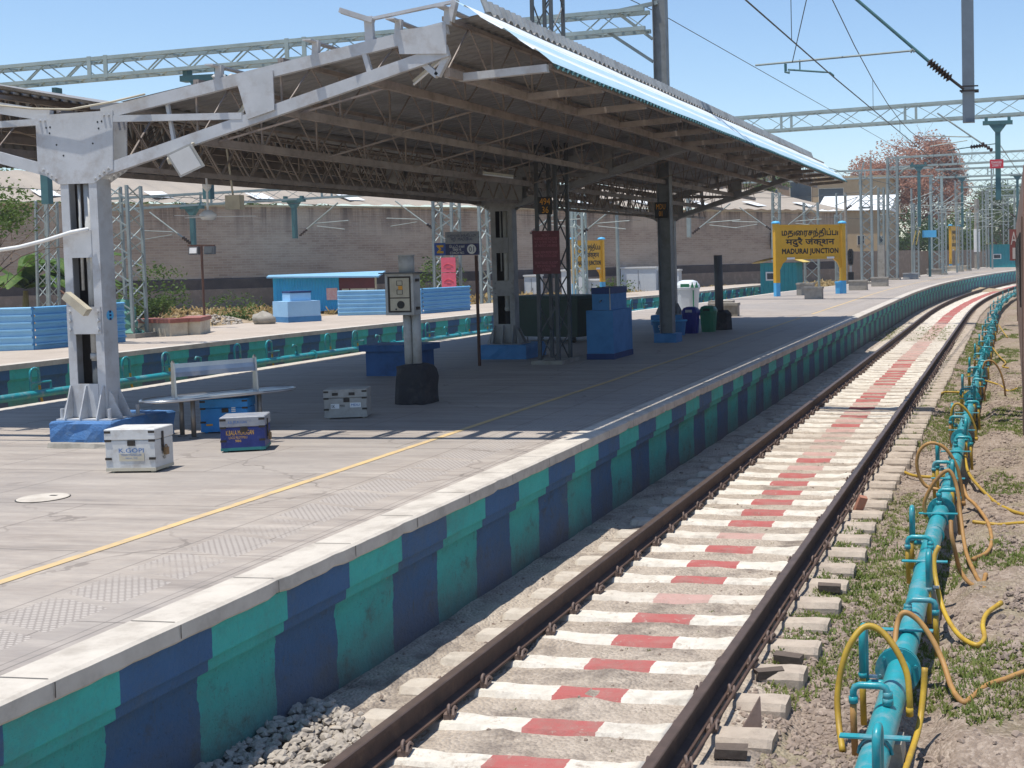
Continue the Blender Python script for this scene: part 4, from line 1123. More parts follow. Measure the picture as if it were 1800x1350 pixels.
for k in range(3): m_.obox(o + u * 0.345 - v * 0.003 + Zv * (0.245 + 0.022 * k), u * 0.045, v * 0.002, Zv * 0.013)
m_.build("marking", WHITEP, t)
m_ = MB(); m_.obox(o + u * 0.06 - v * 0.004 + Zv * 0.09, u * 0.07, v * 0.003, Zv * 0.02); m_.build("sticker", ORANGEP, t)
t, o, u, v = crate("line_box", "grimy grey trunk with stickers left of the black meter post", "trunk", (-5.60, 14.28, Z), 0.33, 0.51, 0.32, 0.37, CRATEG, CRATEG)
m_ = MB()
for a, w2 in ((0.10, 0.05), (0.30, 0.08)): m_.obox(o + u * a - v * 0.013 + Zv * 0.295, u * 0.07, v * 0.012, Zv * 0.035)
m_.build("lid_catches", IRON, t)
m_ = MB(); m_.obox(o + u * 0.08 - v * 0.003 + Zv * 0.13, u * 0.10, v * 0.002, Zv * 0.06); m_.obox(o + u * 0.31 - v * 0.003 + Zv * 0.14, u * 0.13, v * 0.002, Zv * 0.06); m_.build("sticker", WHITEP, t)
lettering("SK", o + u * 0.11 + Zv * 0.16 - v * 0.0035, u, Zv, 0.045, 0.04, BLACKP, t)
lettering("MDU", o + u * 0.375 + Zv * 0.172 - v * 0.0035, u, Zv, 0.10, 0.03, MATS["faded_blue_lettering"], t)
lettering("MAR", o + u * 0.22 + Zv * 0.165 - v * 0.002, u, Zv, 0.06, 0.03, BLACKP, t)

# steel bench: rounded perforated seat, narrow backrest, four legs
bn = thing("bench", (-6.35, 13.2, Z), "perforated steel bench with rounded ends and a narrow backrest near the first column", "bench")
A, B = Vector((-6.52, 12.58, 1.25)), Vector((-5.90, 13.62, 1.25))
ua = (B - A).normalized(); na = Vector((ua.y, -ua.x, 0)); hw = 0.27
out = []
for k in range(13):
    a = math.pi / 2 + math.pi * k / 12; out.append(A - (-ua) * hw * 0 + ua * (hw * math.cos(a)) - na * (hw * math.sin(a)))
for k in range(13):
    a = -math.pi / 2 + math.pi * k / 12; out.append(B + ua * (hw * math.cos(a)) - na * (hw * math.sin(a)))
def perf_mat():
    m, nt, b = base_mat("perforated_seat_steel", 0.32, 0.8, 0.5)
    v = coords(nt)
    vo = N(nt, "ShaderNodeTexVoronoi"); vo.inputs["Scale"].default_value = 46; vo.inputs["Randomness"].default_value = 0.0
    nt.links.new(v, vo.inputs["Vector"])
    hole = fac_ramp(nt, vo.outputs["Distance"], 0.34, 0.38)
    nt.links.new(mix(nt, hole, (0.03, 0.03, 0.03), (0.52, 0.53, 0.54)), b.inputs["Base Color"])
    nt.links.new(math_n(nt, 'MULTIPLY', hole, 0.8), b.inputs["Metallic"])
    return m
PERF = perf_mat()
m_ = MB(); m_.face([p + Zv * 0.0 for p in out]); m_.face(list(reversed([p - Zv * 0.004 for p in out]))); m_.build("seat", PERF, bn)
m_ = MB(); m_.tube(out + [out[0]], 0.016, 8, cap=False); m_.build("seat_rim", STAINLESS, bn, smooth=True)
bk0, bk1 = A + ua * 0.10 - na * 0.06, B - ua * 0.16 - na * 0.06
m_ = MB()
q0, q1 = bk0 - na * 0.02 + Zv * 0.24, bk1 - na * 0.02 + Zv * 0.24
m_.grid([[q0 + na * s_ + Zv * z for s_, z in ((0.05, 0), (0.028, 0.05), (0.012, 0.10), (0.006, 0.15))], [q1 + na * s_ + Zv * z for s_, z in ((0.05, 0), (0.028, 0.05), (0.012, 0.10), (0.006, 0.15))]])
m_.build("backrest", STAINLESS, bn)
for q in (bk0, bk1):
    m_ = MB(); m_.prism([(-0.06, 0), (0.05, 0), (0.02, 0.40), (-0.01, 0.43), (-0.04, 0.40)], q, na, Zv, ua * 0.02); m_.build("backrest_support", STAINLESS, bn)
for s_ in (0.18, 0.82):
    for d in (-0.15, 0.15):
        p = A.lerp(B, s_) + na * d
        m_ = MB(); m_.rod(p, Vector((p.x, p.y, Z)), 0.026, 12); m_.lathe([(0.0, 0.0), (0.05, 0.0), (0.05, 0.012), (0.026, 0.014)], (p.x, p.y, Z), 12); m_.build("leg", pm("tarnished_leg_steel", (0.23, 0.20, 0.17), None, 5, 0.4, metal=0.5) if "tarnished_leg_steel" not in MATS else MATS["tarnished_leg_steel"], bn, smooth=True)

# meter post on a rough black block
ps = thing("meter_post", (-5.22, 16.0, Z), "grey meter cabinet on twin pipe posts rising from a rough black concrete block", "meter post")
m_ = MB(); random.seed(11)
ring = []
for k in range(16):
    a = 2 * math.pi * k / 16 + 0.3; c_, s_ = math.cos(a), math.sin(a); r_ = 0.235 / max(abs(c_), abs(s_)) ** 0.8
    ring.append((c_ * r_, s_ * r_))
rows = []
for z, k in ((0, 1.03), (0.1, 1.02), (0.22, 1.0), (0.35, 0.99), (0.46, 0.97), (0.52, 0.86), (0.545, 0.45)):
    r_ = [(-5.22 + x * k + random.uniform(-.018, .018), 16.0 + y * k + random.uniform(-.018, .018), Z + z + random.uniform(-.008, .008)) for x, y in ring]
    rows.append(r_ + [r_[0]])
m_.grid(rows); m_.face(rows[-1][:-1])
m_.build("concrete_block", BLACKC, ps, smooth=True)
m_ = MB(); m_.tube([(-5.30, 15.97, 1.3), (-5.31, 15.97, 2.10)], 0.058, 14); m_.tube([(-5.185, 15.98, 1.3), (-5.18, 15.98, 2.1)], 0.06, 14); m_.build("pipe_post", GREYP, ps, smooth=True)
m_ = MB(); m_.tube([(-5.305, 15.99, 2.55), (-5.305, 15.99, 2.82)], 0.105, 18); m_.tube([(-5.305, 15.99, 2.82), (-5.305, 15.99, 2.835)], 0.115, 18); m_.build("post_head", GREYP, ps, smooth=True)
m_ = MB(); x0, x1, y0, y1, z0, z1 = -5.52, -5.11, 15.78, 15.98, 2.02, 2.58
m_.box(x0, x1, y0 + 0.02, y1, z0, z1)
for a in ((x0, x0 + 0.035, z0, z1), (x1 - 0.035, x1, z0, z1), (x0 + 0.035, x1 - 0.035, z0, z0 + 0.035), (x0 + 0.035, x1 - 0.035, z1 - 0.035, z1)): m_.box(a[0], a[1], y0, y0 + 0.02, a[2], a[3])
cab = m_.build("cabinet", GREYP, ps)
m_ = MB(); m_.box(x0 - 0.06, x1 + 0.08, y0 - 0.06, y1 + 0.03, z1 + 0.002, z1 + 0.017); m_.build("hood", DARKST, cab)
m_ = MB(); m_.box(x0 + 0.036, x1 - 0.036, y0 + 0.013, y0 + 0.019, z0 + 0.036, z1 - 0.036); m_.build("recess", IRON, cab)
m_ = MB(); m_.box(x0 + 0.065, x1 - 0.065, y0 + 0.008, y0 + 0.0125, z0 + 0.24, z1 - 0.06); m_.box(x0 + 0.065, x1 - 0.065, y0 + 0.008, y0 + 0.0125, z0 + 0.06, z0 + 0.225); m_.build("door_panel", CREAM, cab)
m_ = MB(); m_.tube([(x0 + 0.22, y0 + 0.008, z0 + 0.14), (x0 + 0.22, y0 - 0.004, z0 + 0.14)], 0.052, 20); m_.tube([(x0 + 0.15, y0 + 0.008, z0 + 0.08), (x0 + 0.15, y0, z0 + 0.08)], 0.012, 10)
for a, b in ((x0 + 0.165, z0 + 0.40), (x0 + 0.165, z0 + 0.28)):
    m_.box(a, a + 0.085, y0 + 0.004, y0 + 0.008, b, b + 0.006); m_.box(a, a + 0.085, y0 + 0.004, y0 + 0.008, b + 0.06, b + 0.066); m_.box(a, a + 0.006, y0 + 0.004, y0 + 0.008, b + 0.006, b + 0.06); m_.box(a + 0.079, a + 0.085, y0 + 0.004, y0 + 0.008, b + 0.006, b + 0.06)
m_.build("meter_fittings", BLACKP, cab)
m_ = MB(); m_.box(x0 + 0.19, x0 + 0.25, y0 + 0.003, y0 + 0.008, z0 + 0.345, z0 + 0.395); m_.build("label_plate", ORANGEP, cab)
for z in (z0 + 0.07, z0 + 0.45):
    m_ = MB(); m_.box(x1, x1 + 0.04, y0 + 0.06, y0 + 0.10, z, z + 0.04); m_.build("hinge", IRON, cab)

BLUEM = pm("deep_blue_painted_masonry", (0.03, 0.105, 0.27), (0.022, 0.08, 0.21), 3, 0.65, dirt=(0.02, 0.045, 0.10), dscale=3, damt=0.6, bmp=0.5, bscale=10)
# blue masonry bench behind the meter post
bb = thing("masonry_bench", (-7.7, 20.3, Z), "dark blue painted masonry bench in the canopy shade behind the meter post", "bench")
u = Vector((0.82, 0.57, 0)).normalized(); u = Vector((0.62, -0.10, 0)).normalized()
m_ = MB(); m_.box(-8.0, -7.05, 19.7, 20.3, Z, Z + 0.42); m_.build("bench_block", BLUEM, bb)
m_ = MB(); m_.box(-8.08, -6.97, 19.62, 20.38, Z + 0.423, Z + 0.53); m_.build("slab", BLUEM, bb)

# coach position sign
cs = thing("coach_sign", (-6.78, 21.57, Z), "coach number 01 sign on a dark post between the meter post and second column", "sign")
m_ = MB(); m_.box(-6.80, -6.755, 21.55, 21.59, Z, 2.82); m_.build("post", RUST, cs)
m_ = MB(); m_.box(-7.36, -6.72, 21.55, 21.60, 2.83, 3.04); lo = m_.build("number_panel", NAVY, cs)
m_ = MB(); m_.box(-7.36, -6.72, 21.553, 21.597, 3.043, 3.26); up = m_.build("name_panel", LIDGREY, cs)
X = Vector((1, 0, 0))
m_ = MB(); m_.tube([(-6.85, 21.549, 2.935), (-6.85, 21.545, 2.935)], 0.088, 24); m_.build("number_disc", WHITEP, lo)
lettering("01", (-6.85, 21.543, 2.935), X, Zv, 0.10, 0.10, NAVY, lo)
lettering("\u0bc6பட்டி எண்\n\u093fडब्बा सं.\nCOACH NO.", (-7.13, 21.549, 2.935), X, Zv, 0.30, 0.17, WHITEP, lo)
lettering("மதுரை சந்திப்பு\nमदुरै  MADURAI", (-7.04, 21.552, 3.15), X, Zv, 0.56, 0.15, NAVY, up)
m_ = MB(); m_.box(-7.585, -7.365, 21.56, 21.585, 2.83, 3.06); sm = m_.build("side_panel", pm("blue_sign_face", (0.03, 0.10, 0.42), None, 4, 0.4), cs)
m_ = MB(); m_.prism([(-.06, .075), (.07, .075), (.07, .035), (.0, .035), (.035, .0), (.0, -.035), (.07, -.035), (.07, -.075), (-.06, -.075), (-.06, -.05), (-.01, 0), (-.06, .05)], (-7.475, 21.559, 2.945), X, Zv, (0, -0.003, 0)); m_.build("emblem", YELLOW, sm)

# lattice mast with boards, through the roof
lm = thing("lattice_mast", (-5.55, 22.2, Z), "dark lattice mast with maroon board and 494/36 plate rising through the canopy roof", "mast")
m_ = MB(); lattice(m_, (-5.55, 22.2, Z), (-5.50, 22.2, 8.5), 0.36, 0.62, 14, (0, 1, 0), 0.03, 0.012); m_.build("mast_frame", DARKST, lm)
m_ = MB(); m_.box(-5.85, -5.25, 21.75, 22.65, Z, Z + 0.07); m_.build("footing", CONC, lm)
m_ = MB(); m_.box(-5.78, -5.26, 21.80, 21.815, 2.46, 3.24); bd = m_.build("notice_board", MAROON, lm)
mt = pm("dull_pink_lettering", (0.42, 0.13, 0.16), None, 5, 0.6)
nl = ["* NOTICE *", "PASSENGERS ARE REQUESTED", "NOT TO CROSS THE TRACK", "USE THE FOOT OVER BRIDGE", "", "TRAVEL WITH PROPER TICKET", "KEEP THE STATION CLEAN", "", "DO NOT BOARD OR ALIGHT", "FROM A MOVING TRAIN", "BY ORDER"]
lettering("\n".join(nl), (-5.52, 21.80, 2.85), X, Zv, 0.46, 0.68, mt, bd, off=0.003)
m_ = MB(); m_.box(-5.66, -5.40, 21.84, 21.855, 3.54, 3.86); bd = m_.build("number_plate", BLACKP, lm)
lettering("494\n36", (-5.53, 21.84, 3.70), X, Zv, 0.20, 0.27, ORANGEP, bd, off=0.003)
MASTG = pm("weathered_grey_mast_paint", (0.24, 0.25, 0.25), (0.17, 0.18, 0.18), 3, 0.55, dirt=(0.12, 0.10, 0.08), damt=0.5)
# plain I-section mast
im = thing("portal_mast", (-4.80, 27.3, Z), "I section mast with orange lettered plate on a small blue block, left of the bins", "mast")
m_ = MB()
m_.box(-4.96, -4.945, 27.2, 27.45, Z, 8.45); m_.box(-4.68, -4.665, 27.2, 27.45, Z, 8.45); m_.box(-4.945, -4.68, 27.32, 27.332, Z, 8.45)
m_.build("mast_section", MASTG, im)
m_ = MB(); m_.box(-5.06, -4.55, 27.06, 27.58, Z, Z + 0.2); m_.build("footing", BLUEL, im)
m_ = MB(); m_.box(-5.00, -4.72, 27.17, 27.185, 3.58, 3.93); bd = m_.build("number_plate", BLACKP, im)
lettering("MDU\n01", (-4.86, 27.17, 3.755), X, Zv, 0.21, 0.27, ORANGEP, bd, off=0.003)
# blue water stand
ws = thing("water_stand", (-4.9, 23.3, Z), "stepped blue masonry water stand with a dark top, between the lattice mast and I mast", "water stand")
m_ = MB(); m_.box(-5.14, -4.61, 22.8, 24.0, Z + 0.11, Z + 0.93); m_.build("lower_block", BLUEL, ws)
m_ = MB(); m_.box(-5.15, -4.60, 22.79, 24.01, Z, Z + 0.107); m_.build("plinth", BLUED, ws)
m_ = MB(); m_.box(-5.05, -4.68, 22.9, 23.9, Z + 0.933, Z + 1.24); m_.build("upper_block", BLUEL, ws)
m_ = MB(); m_.box(-5.06, -4.67, 22.89, 23.91, Z + 1.243, Z + 1.36); m_.build("dark_cap", BLUED, ws)
m_ = MB(); m_.tube([(-4.86, 22.9, Z + 1.12), (-4.86, 22.84, Z + 1.12), (-4.86, 22.82, Z + 1.09)], 0.012, 8); m_.build("tap", STAINLESS, ws)
m_ = MB(); m_.box(-4.70, -4.68, 22.885, 22.90, Z + 0.935, Z + 1.36); m_.build("side_pipe", GREYP, ws)

# bins
def bin_(label, mat, lidmat, x, y, w_, h_, lidstyle, group=None):
    t = thing("waste_bin", (x, y, Z), label, "bin", group)
    m_ = MB(); r0, r1 = w_ * 0.40, w_ * 0.5
    def ring(r, z, n=16):
        o_ = []
        for k in range(n + 1):
            a = 2 * math.pi * (k % n) / n + math.pi / 4; c_, s_ = math.cos(a), math.sin(a)
            q = r / (abs(c_) ** 4 + abs(s_) ** 4) ** 0.25
            o_.append((x + c_ * q, y + s_ * q, Z + z))
        return o_
    rows = [ring(r0, 0.0), ring(r0 + (r1 - r0) * 0.5, h_ * 0.37), ring(r1, h_ * 0.74), ring(r1 * 1.05, h_ * 0.745), ring(r1 * 1.05, h_ * 0.78)]
    m_.grid(rows); m_.face(list(reversed(rows[0][:-1]))); m_.build("bin_body", mat, t, smooth=False)
    m_ = MB(); rows = [ring(r1 * 1.06, h_ * 0.782), ring(r1 * 1.0, h_ * 0.86), ring(r1 * 0.8, h_ * 0.96), ring(r1 * 0.45, h_)]
    m_.grid(rows); m_.face(rows[-1][:-1]); m_.build("bin_lid", lidmat, t)
    m_ = MB()
    m_.box(x - w_ * 0.2, x + w_ * 0.2, y - w_ * 0.52, y - w_ * 0.50, Z + h_ * 0.80, Z + h_ * 0.90); m_.build("swing_flap", lidstyle, t)
    return t
bin_("dark blue swing top bin standing right of the I section mast", BLUEBIN, BLUEBIN, -5.03, 30.25, 0.42, 0.66, GREYP)
bin_("green swing top bin standing beside the short grey pipe post", GREENBIN, GREENBIN, -4.73, 30.85, 0.42, 0.66, DGREEN)
t = bin_("tall white bin with green chevrons behind the blue and green bins", WHITEBIN, WHITEBIN, -7.55, 39.6, 0.72, 1.12, GREENBIN)
m_ = MB()
for k in (0, 1): m_.prism([(0, 0), (0.12, 0), (0.06, 0.2)], (-7.36 + 0.14 * k, 39.6 - 0.375, Z + 0.88), X, Zv, (0, -0.004, 0))
m_.box(-7.30, -7.26, 39.6 - 0.35, 39.6 - 0.34, Z + 0.05, Z + 0.8)
m_.build("chevrons", GREENBIN, t)
for x, lb_, wr in ((-5.62, "small blue tub with a white mark on the left of the I section mast", True), (-5.20, "small blue tub half hidden on the right of the I section mast", False)):
    t = thing("tub", (x, 29.6, Z), lb_, "tub", "blue tubs by the mast")
    m_ = MB(); m_.lathe([(0.0, 0.0), (0.17, 0.0), (0.215, 0.33), (0.235, 0.33), (0.235, 0.37), (0.20, 0.37), (0.17, 0.05), (0, 0.05)], (x, 29.6, Z), 16); m_.build("tub_body", BLUEL, t)
    m_ = MB(); m_.lathe([(0.236, 0.345), (0.245, 0.36), (0.236, 0.375)], (x, 29.6, Z), 16); m_.build("rim", LBLUEP, t)
    if wr: lettering("9", (x + 0.03, 29.6 - 0.21, Z + 0.2), X, Zv, 0.08, 0.12, WHITEP, t)
pp = thing("pipe_post", (-4.62, 31.6, Z), "short dark grey pipe post on a black block beside the green bin", "post")
m_ = MB(); m_.tube([(-4.62, 31.6, Z + 0.4), (-4.63, 31.6, Z + 1.92)], 0.11, 16); m_.build("pipe", pm("dark_weathered_pipe", (0.13, 0.135, 0.14), (0.10, 0.10, 0.10), 3, 0.6), pp, smooth=True)
m_ = MB(); m_.lathe([(0, 0), (0.30, 0), (0.28, 0.42), (0.2, 0.5), (0, 0.5)], (-4.60, 31.65, Z), 8); m_.build("concrete_block", BLACKC, pp)
gb = thing("container", (-7.8, 27.9, Z), "large dark green waste container standing between the second column and lattice mast", "container")
m_ = MB(); m_.obox((-8.75, 27.6, Z + 0.14), (1.9, -0.55, 0), (0.32, 1.1, 0), (0, 0, 0.86), 0, 1.05); m_.build("container_body", DGREEN, gb)
m_ = MB(); m_.obox((-8.80, 27.6, Z + 1.003), (1.98, -0.57, 0), (0.32, 1.12, 0), (0, 0, 0.07), 0, 0.97); m_.build("container_lid", DGREEN, gb)
for a, b in ((0.1, 0.12), (0.9, 0.12), (0.1, 0.88), (0.9, 0.88)):
    p = Vector((-8.75, 27.6, Z)) + Vector((1.9, -0.55, 0)) * a + Vector((0.32, 1.1, 0)) * b
    m_ = MB(); m_.tube([p + Vector((-0.02, 0, 0.075)), p + Vector((0.03, 0, 0.075))], 0.075, 12); m_.build("wheel", BLACKP, gb)
for i, (x, y, w2, lb_) in enumerate(((-6.05, 38.1, 0.95, "long plain concrete bench just beyond the canopy end, behind the pipe post"), (-6.55, 39.9, 0.8, "plain concrete bench set behind another one near the white bin"))):
    t = thing("concrete_bench", (x, y, Z), lb_, "bench", "concrete benches on the platform")
    m_ = MB(); m_.box(x - w2 / 2, x + w2 / 2, y, y + 0.4, Z + 0.33, Z + 0.42); m_.build("slab", CONC, t)
    for s_ in (-1, 1):
        m_ = MB(); m_.box(x + s_ * (w2 / 2 - 0.1) - 0.08, x + s_ * (w2 / 2 - 0.1) + 0.08, y + 0.04, y + 0.36, Z, Z + 0.328); m_.build("support", CONC, t)
    m_ = MB(); m_.box(x - w2 / 2 + 0.18, x + w2 / 2 - 0.18, y + 0.1, y + 0.34, Z, Z + 0.32); m_.build("infill", CONC, t)
# manhole and sundries
mh = thing("manhole_cover", (-5.3, 9.3, Z), "pale round manhole cover set in the platform at lower left", "manhole cover")
m_ = MB(); m_.lathe([(0.0, 0.010), (0.19, 0.010), (0.20, 0.006)], (-5.3, 9.3, Z), 40); m_.build("cover", COPING, mh)
m_ = MB(); m_.lathe([(0.20, 0.003), (0.208, 0.003), (0.208, 0.001)], (-5.3, 9.3, Z), 40); m_.box(-5.29, -5.23, 9.36, 9.385, Z + 0.011, Z + 0.013); m_.build("seam", BLACKP, mh)

# station name boards
def name_board(A, B, zb0, zb1, label, full=True):
    A, B = Vector((A[0], A[1], 0)), Vector((B[0], B[1], 0)); u = (B - A).normalized(); n = u.cross(Zv); L = (B - A).length
    t = thing("station_board", (A.x, A.y, Z), label, "station sign", "yellow station name boards")
    pr = 0.11
    for P in (A, B):
        m_ = MB(); m_.obox(P - u * pr - n * pr + Zv * (Z + 0.6), u * 2 * pr, n * 2 * pr, Zv * (zb1 - Z - 0.55)); po = m_.build("post", YELLOW, t)
        m_ = MB(); m_.obox(P - u * pr - n * pr + Zv * Z, u * 2 * pr, n * 2 * pr, Zv * 0.597); m_.build("post_foot", LBLUEP, po)
        m_ = MB(); m_.lathe([(0.20, 0.0), (0.21, 0.03), (0.15, 0.09), (0.0, 0.12)], P + Zv * (zb1 + 0.055), 14); m_.lathe([(0, -0.02), (0.11, -0.02), (0.2, 0.0)], P + Zv * (zb1 + 0.055), 14); m_.build("dome_cap", LBLUEP, po, smooth=True)
    m_ = MB(); m_.obox(A + u * pr - n * 0.05 + Zv * zb0, u * (L - 2 * pr), n * 0.10, Zv * (zb1 - zb0)); bd = m_.build("board", YELLOW, t)
    m_ = MB()
    fr = 0.06
    for z in (zb0 - 0.0, zb1 - fr): m_.obox(A + u * pr + n * 0.052 + Zv * z, u * (L - 2 * pr), n * 0.03, Zv * fr)
    for s_ in (pr, L - pr - fr): m_.obox(A + u * s_ + n * 0.052 + Zv * (zb0 + fr), u * fr, n * 0.03, Zv * (zb1 - zb0 - 2 * fr))
    m_.build("frame", YELLOW, t)
    for s_, sg in ((pr, 1), (L - pr, -1)):
        m_ = MB(); m_.prism([(0, 0), (0.42 * sg, 0), (0.36 * sg, -0.05), (0.20 * sg, -0.16), (0.06 * sg, -0.42), (0, -0.46)], A + u * s_ - n * 0.05 + Zv * (zb0 - 0.003), u, Zv, n * 0.1); m_.build("corner_bracket", YELLOW, t)
    c = (A + B) / 2 + n * 0.05; H = zb1 - zb0; W_ = L - 2 * pr
    lettering("மத\u0131\u0bc8ரசந்திப்ப\u0131", c + Zv * (zb0 + H * 0.755), u, Zv, W_ * 0.90, H * 0.27, BLACKP, bd, fat=0.011)
    lettering("मदुरै जंक्शन", c + Zv * (zb0 + H * 0.50), u, Zv, W_ * 0.78, H * 0.27, BLACKP, bd, fat=0.012)
    lettering("MADURAI JUNCTION", c + Zv * (zb0 + H * 0.215), u, Zv, W_ * 0.90, H * 0.19, BLACKP, bd, fat=0.014, gap=1.08)
    for s_ in (0.2, 0.8):
        m_ = MB(); m_.obox(A + u * (L * s_ - 0.22) + n * 0.085 + Zv * (zb0 + 0.01), u * 0.42, n * 0.004, Zv * 0.09); m_.build("small_notice", WHITEP, bd)
name_board((-7.51, 55.04), (-4.89, 57.59), 2.42, 3.98, "large yellow station board reading MADURAI JUNCTION, facing the camera past the canopy end")
name_board((-18.73, 60.0), (-18.20, 62.75), 2.05, 3.55, "yellow station board on the far platform, seen at a slant beside the lattice mast")
name_board((-2.65, 113.0), (-2.05, 115.7), 2.6, 4.75, "distant yellow station board seen almost edge on near the platform end")
for i, (x, y, w2, d2, h2, mt_, lb_) in enumerate(((-6.42, 56.0, 0.75, 0.5, 0.55, CONC, "grey stone block seat under the large yellow station board"), (-5.30, 51.3, 0.72, 0.5, 0.5, CONC, "speckled stone block seat in front of the large yellow station board"), (-5.06, 57.5, 0.35, 0.4, 0.55, LBLUEP, "small blue block against the right post of the station board"), (-4.75, 62.0, 0.9, 0.5, 0.5, CONC, "pale stone block seat to the right behind the station board"), (-4.3, 68.0, 0.9, 0.5, 0.5, CONC, "low grey stone block seat by the lattice twin mast"), (-3.9, 84.0, 1.0, 0.5, 0.4, GREYP, "low pale block seat halfway to the platform end"), (-3.1, 97.0, 1.2, 0.6, 0.45, CONC, "pale block seat at the foot of the green grey lattice mast"), (-2.0, 112.0, 2.2, 0.6, 0.45, CREAMW, "cream block plinth under the distant yellow board"))):
    t = thing("block_seat", (x, y, Z), lb_, "seat", "block seats on the platform")
    m_ = MB(); m_.box(x - w2 / 2, x + w2 / 2, y, y + d2, Z, Z + h2 - 0.08); m_.build("block", mt_, t)
    m_ = MB(); m_.box(x - w2 / 2 - 0.03, x + w2 / 2 + 0.03, y - 0.03, y + d2 + 0.03, Z + h2 - 0.077, Z + h2); m_.build("slab", mt_, t)
# ================================================================== FAR PLATFORM AND BACKGROUND
def ribbed(m_, o, u, h, n_ribs, depth, nrm, horiz=True, mi=0):
    """profiled sheet standing on o, along u, height h; ribs level or upright"""
    o, u, nrm = Vector(o), Vector(u), Vector(nrm)
    prof = []
    for k in range(n_ribs):
        a = k / n_ribs; d = 1.0 / n_ribs
        prof += [(a, 0), (a + d * 0.55, 0), (a + d * 0.68, depth), (a + d * 0.88, depth)]
    prof.append((1.0, 0))
    if horiz: rows = [[o + Zv * (h * t) + nrm * d for t, d in prof], [o + u + Zv * (h * t) + nrm * d for t, d in prof]]
    else: rows = [[o + u * t + nrm * d for t, d in prof], [o + u * t + nrm * d + Zv * h for t, d in prof]]
    m_.grid(rows, mi)
def fence(name, pts, h, mats_, label, group=None):
    t = thing(name, (pts[0][0], pts[0][1], Z), label, "fence panel", "blue sheet fence panels")
    for k, (a, b) in enumerate(zip(pts, pts[1:])):
        a, b = Vector((a[0], a[1], Z)), Vector((b[0], b[1], Z)); u = b - a; n = u.normalized().cross(Zv)
        m_ = MB(); ribbed(m_, a, u, h, 6, 0.05, n); m_.build("sheet", mats_[k], t)
        m_ = MB(); m_.bar(a - n * 0.04, a - n * 0.04 + Zv * h, 0.05); m_.bar(b - n * 0.04, b - n * 0.04 + Zv * h, 0.05); m_.build("post", FENCEB, t)
fence("sheet_fence", [(-21.75, 25.2), (-20.0, 26.0)], 1.02, [FENCEL], "pale blue profiled sheet panel at the far left edge of the far platform")
fence("sheet_fence", [(-19.97, 26.02), (-19.65, 28.7)], 1.02, [FENCEB], "mid blue profiled sheet panels behind the first column, joining the leftmost panel")
fence("sheet_fence", [(-20.95, 41.4), (-18.1, 42.1)], 0.9, [FENCEL], "pale blue profiled sheet panel behind the grey meter cabinet")
fence("sheet_fence", [(-18.06, 42.12), (-17.5, 44.9)], 0.92, [FENCEB], "mid blue sheet panel behind the coach number sign, right of the meter cabinet")
t = thing("water_stand", (-20.5, 37.2, Z), "pale blue stepped masonry water stand on the far platform with a boulder beside it", "water stand")
m_ = MB(); m_.obox((-21.05, 37.5, Z + 0.18), (0.85, -0.5, 0), (0.62, 0.9, 0), (0, 0, 0.50)); m_.build("lower_block", PALEB, t)
m_ = MB(); m_.obox((-21.06, 37.5, Z), (0.87, -0.51, 0), (0.63, 0.92, 0), (0, 0, 0.177)); m_.build("plinth", BLUEL, t)
m_ = MB(); m_.obox((-20.72, 37.55, Z + 0.683), (0.45, -0.27, 0), (0.4, 0.55, 0), (0, 0, 0.26)); m_.build("upper_block", PALEB, t)
m_ = MB(); m_.obox((-20.74, 37.55, Z + 0.946), (0.48, -0.29, 0), (0.42, 0.57, 0), (0, 0, 0.06)); m_.build("cap", BLUED, t)
def blob(c, r, seed, sub=2, sq=(1, 1, 0.7), amp=0.25):
    random.seed(seed)
    m_ = MB(); n, k = 10, 7
    rows = []
    for i in range(k + 1):
        th = math.pi * i / k; row = []
        for j in range(n + 1):
            ph = 2 * math.pi * (j % n) / n
            d = Vector((math.sin(th) * math.cos(ph), math.sin(th) * math.sin(ph), math.cos(th)))
            q = 1 + (vnoise(d.x * 2 + seed, d.y * 2 + d.z * 3 + seed) - 0.5) * 2 * amp
            row.append((c[0] + d.x * r * q * sq[0], c[1] + d.y * r * q * sq[1], c[2] + d.z * r * q * sq[2]))
        rows.append(row)
    m_.grid(rows); return m_
tag(blob((-20.75, 36.5, 0.95), 0.32, 4, sq=(1.2, 1, 0.75)).build("boulder", CONC, None, smooth=True, org=(-20.9, 36, Z)), "rounded brown boulder at the foot of the pale blue water stand", "boulder")
# low seats round the lattice mast
for i, (a, b, lb_) in enumerate((((-21.15, 31.0), (0.62, -0.36), "cream block bench with a red brick top, left of the pair"), ((-20.45, 30.78), (0.72, -0.2), "cream block bench with a red brick top, middle of the three"), ((-19.85, 31.1), (-0.6, 1.3), "cream bench with red top turned away towards the rusty lamp pole"))):
    u = Vector((b[0], b[1], 0)); n = Vector((-u.y, u.x, 0)).normalized() * 0.55
    if i == 2: n = -n
    t = thing("masonry_bench", (a[0], a[1], Z), lb_, "bench", "red topped benches on the far platform")
    m_ = MB(); m_.obox((a[0], a[1], Z), u, n, (0, 0, 0.36)); m_.build("bench_block", CREAMW, t)
    m_ = MB(); m_.obox(Vector((a[0], a[1], Z + 0.363)) - u * 0.05 - n * 0.05, u * 1.1, n * 1.1, (0, 0, 0.11)); m_.build("slab", BRICKRED, t)
t = thing("lamp_pole", (-21.3, 34.3, Z), "thin rusty pole with twin floodlights standing before the brick wall", "lamp post")
m_ = MB(); m_.tube([(-21.3, 34.3, Z), (-21.3, 34.3, 3.33)], 0.035, 8); m_.bar((-21.75, 34.3, 3.32), (-20.85, 34.3, 3.30), 0.05); m_.build("pole", RUST, t)
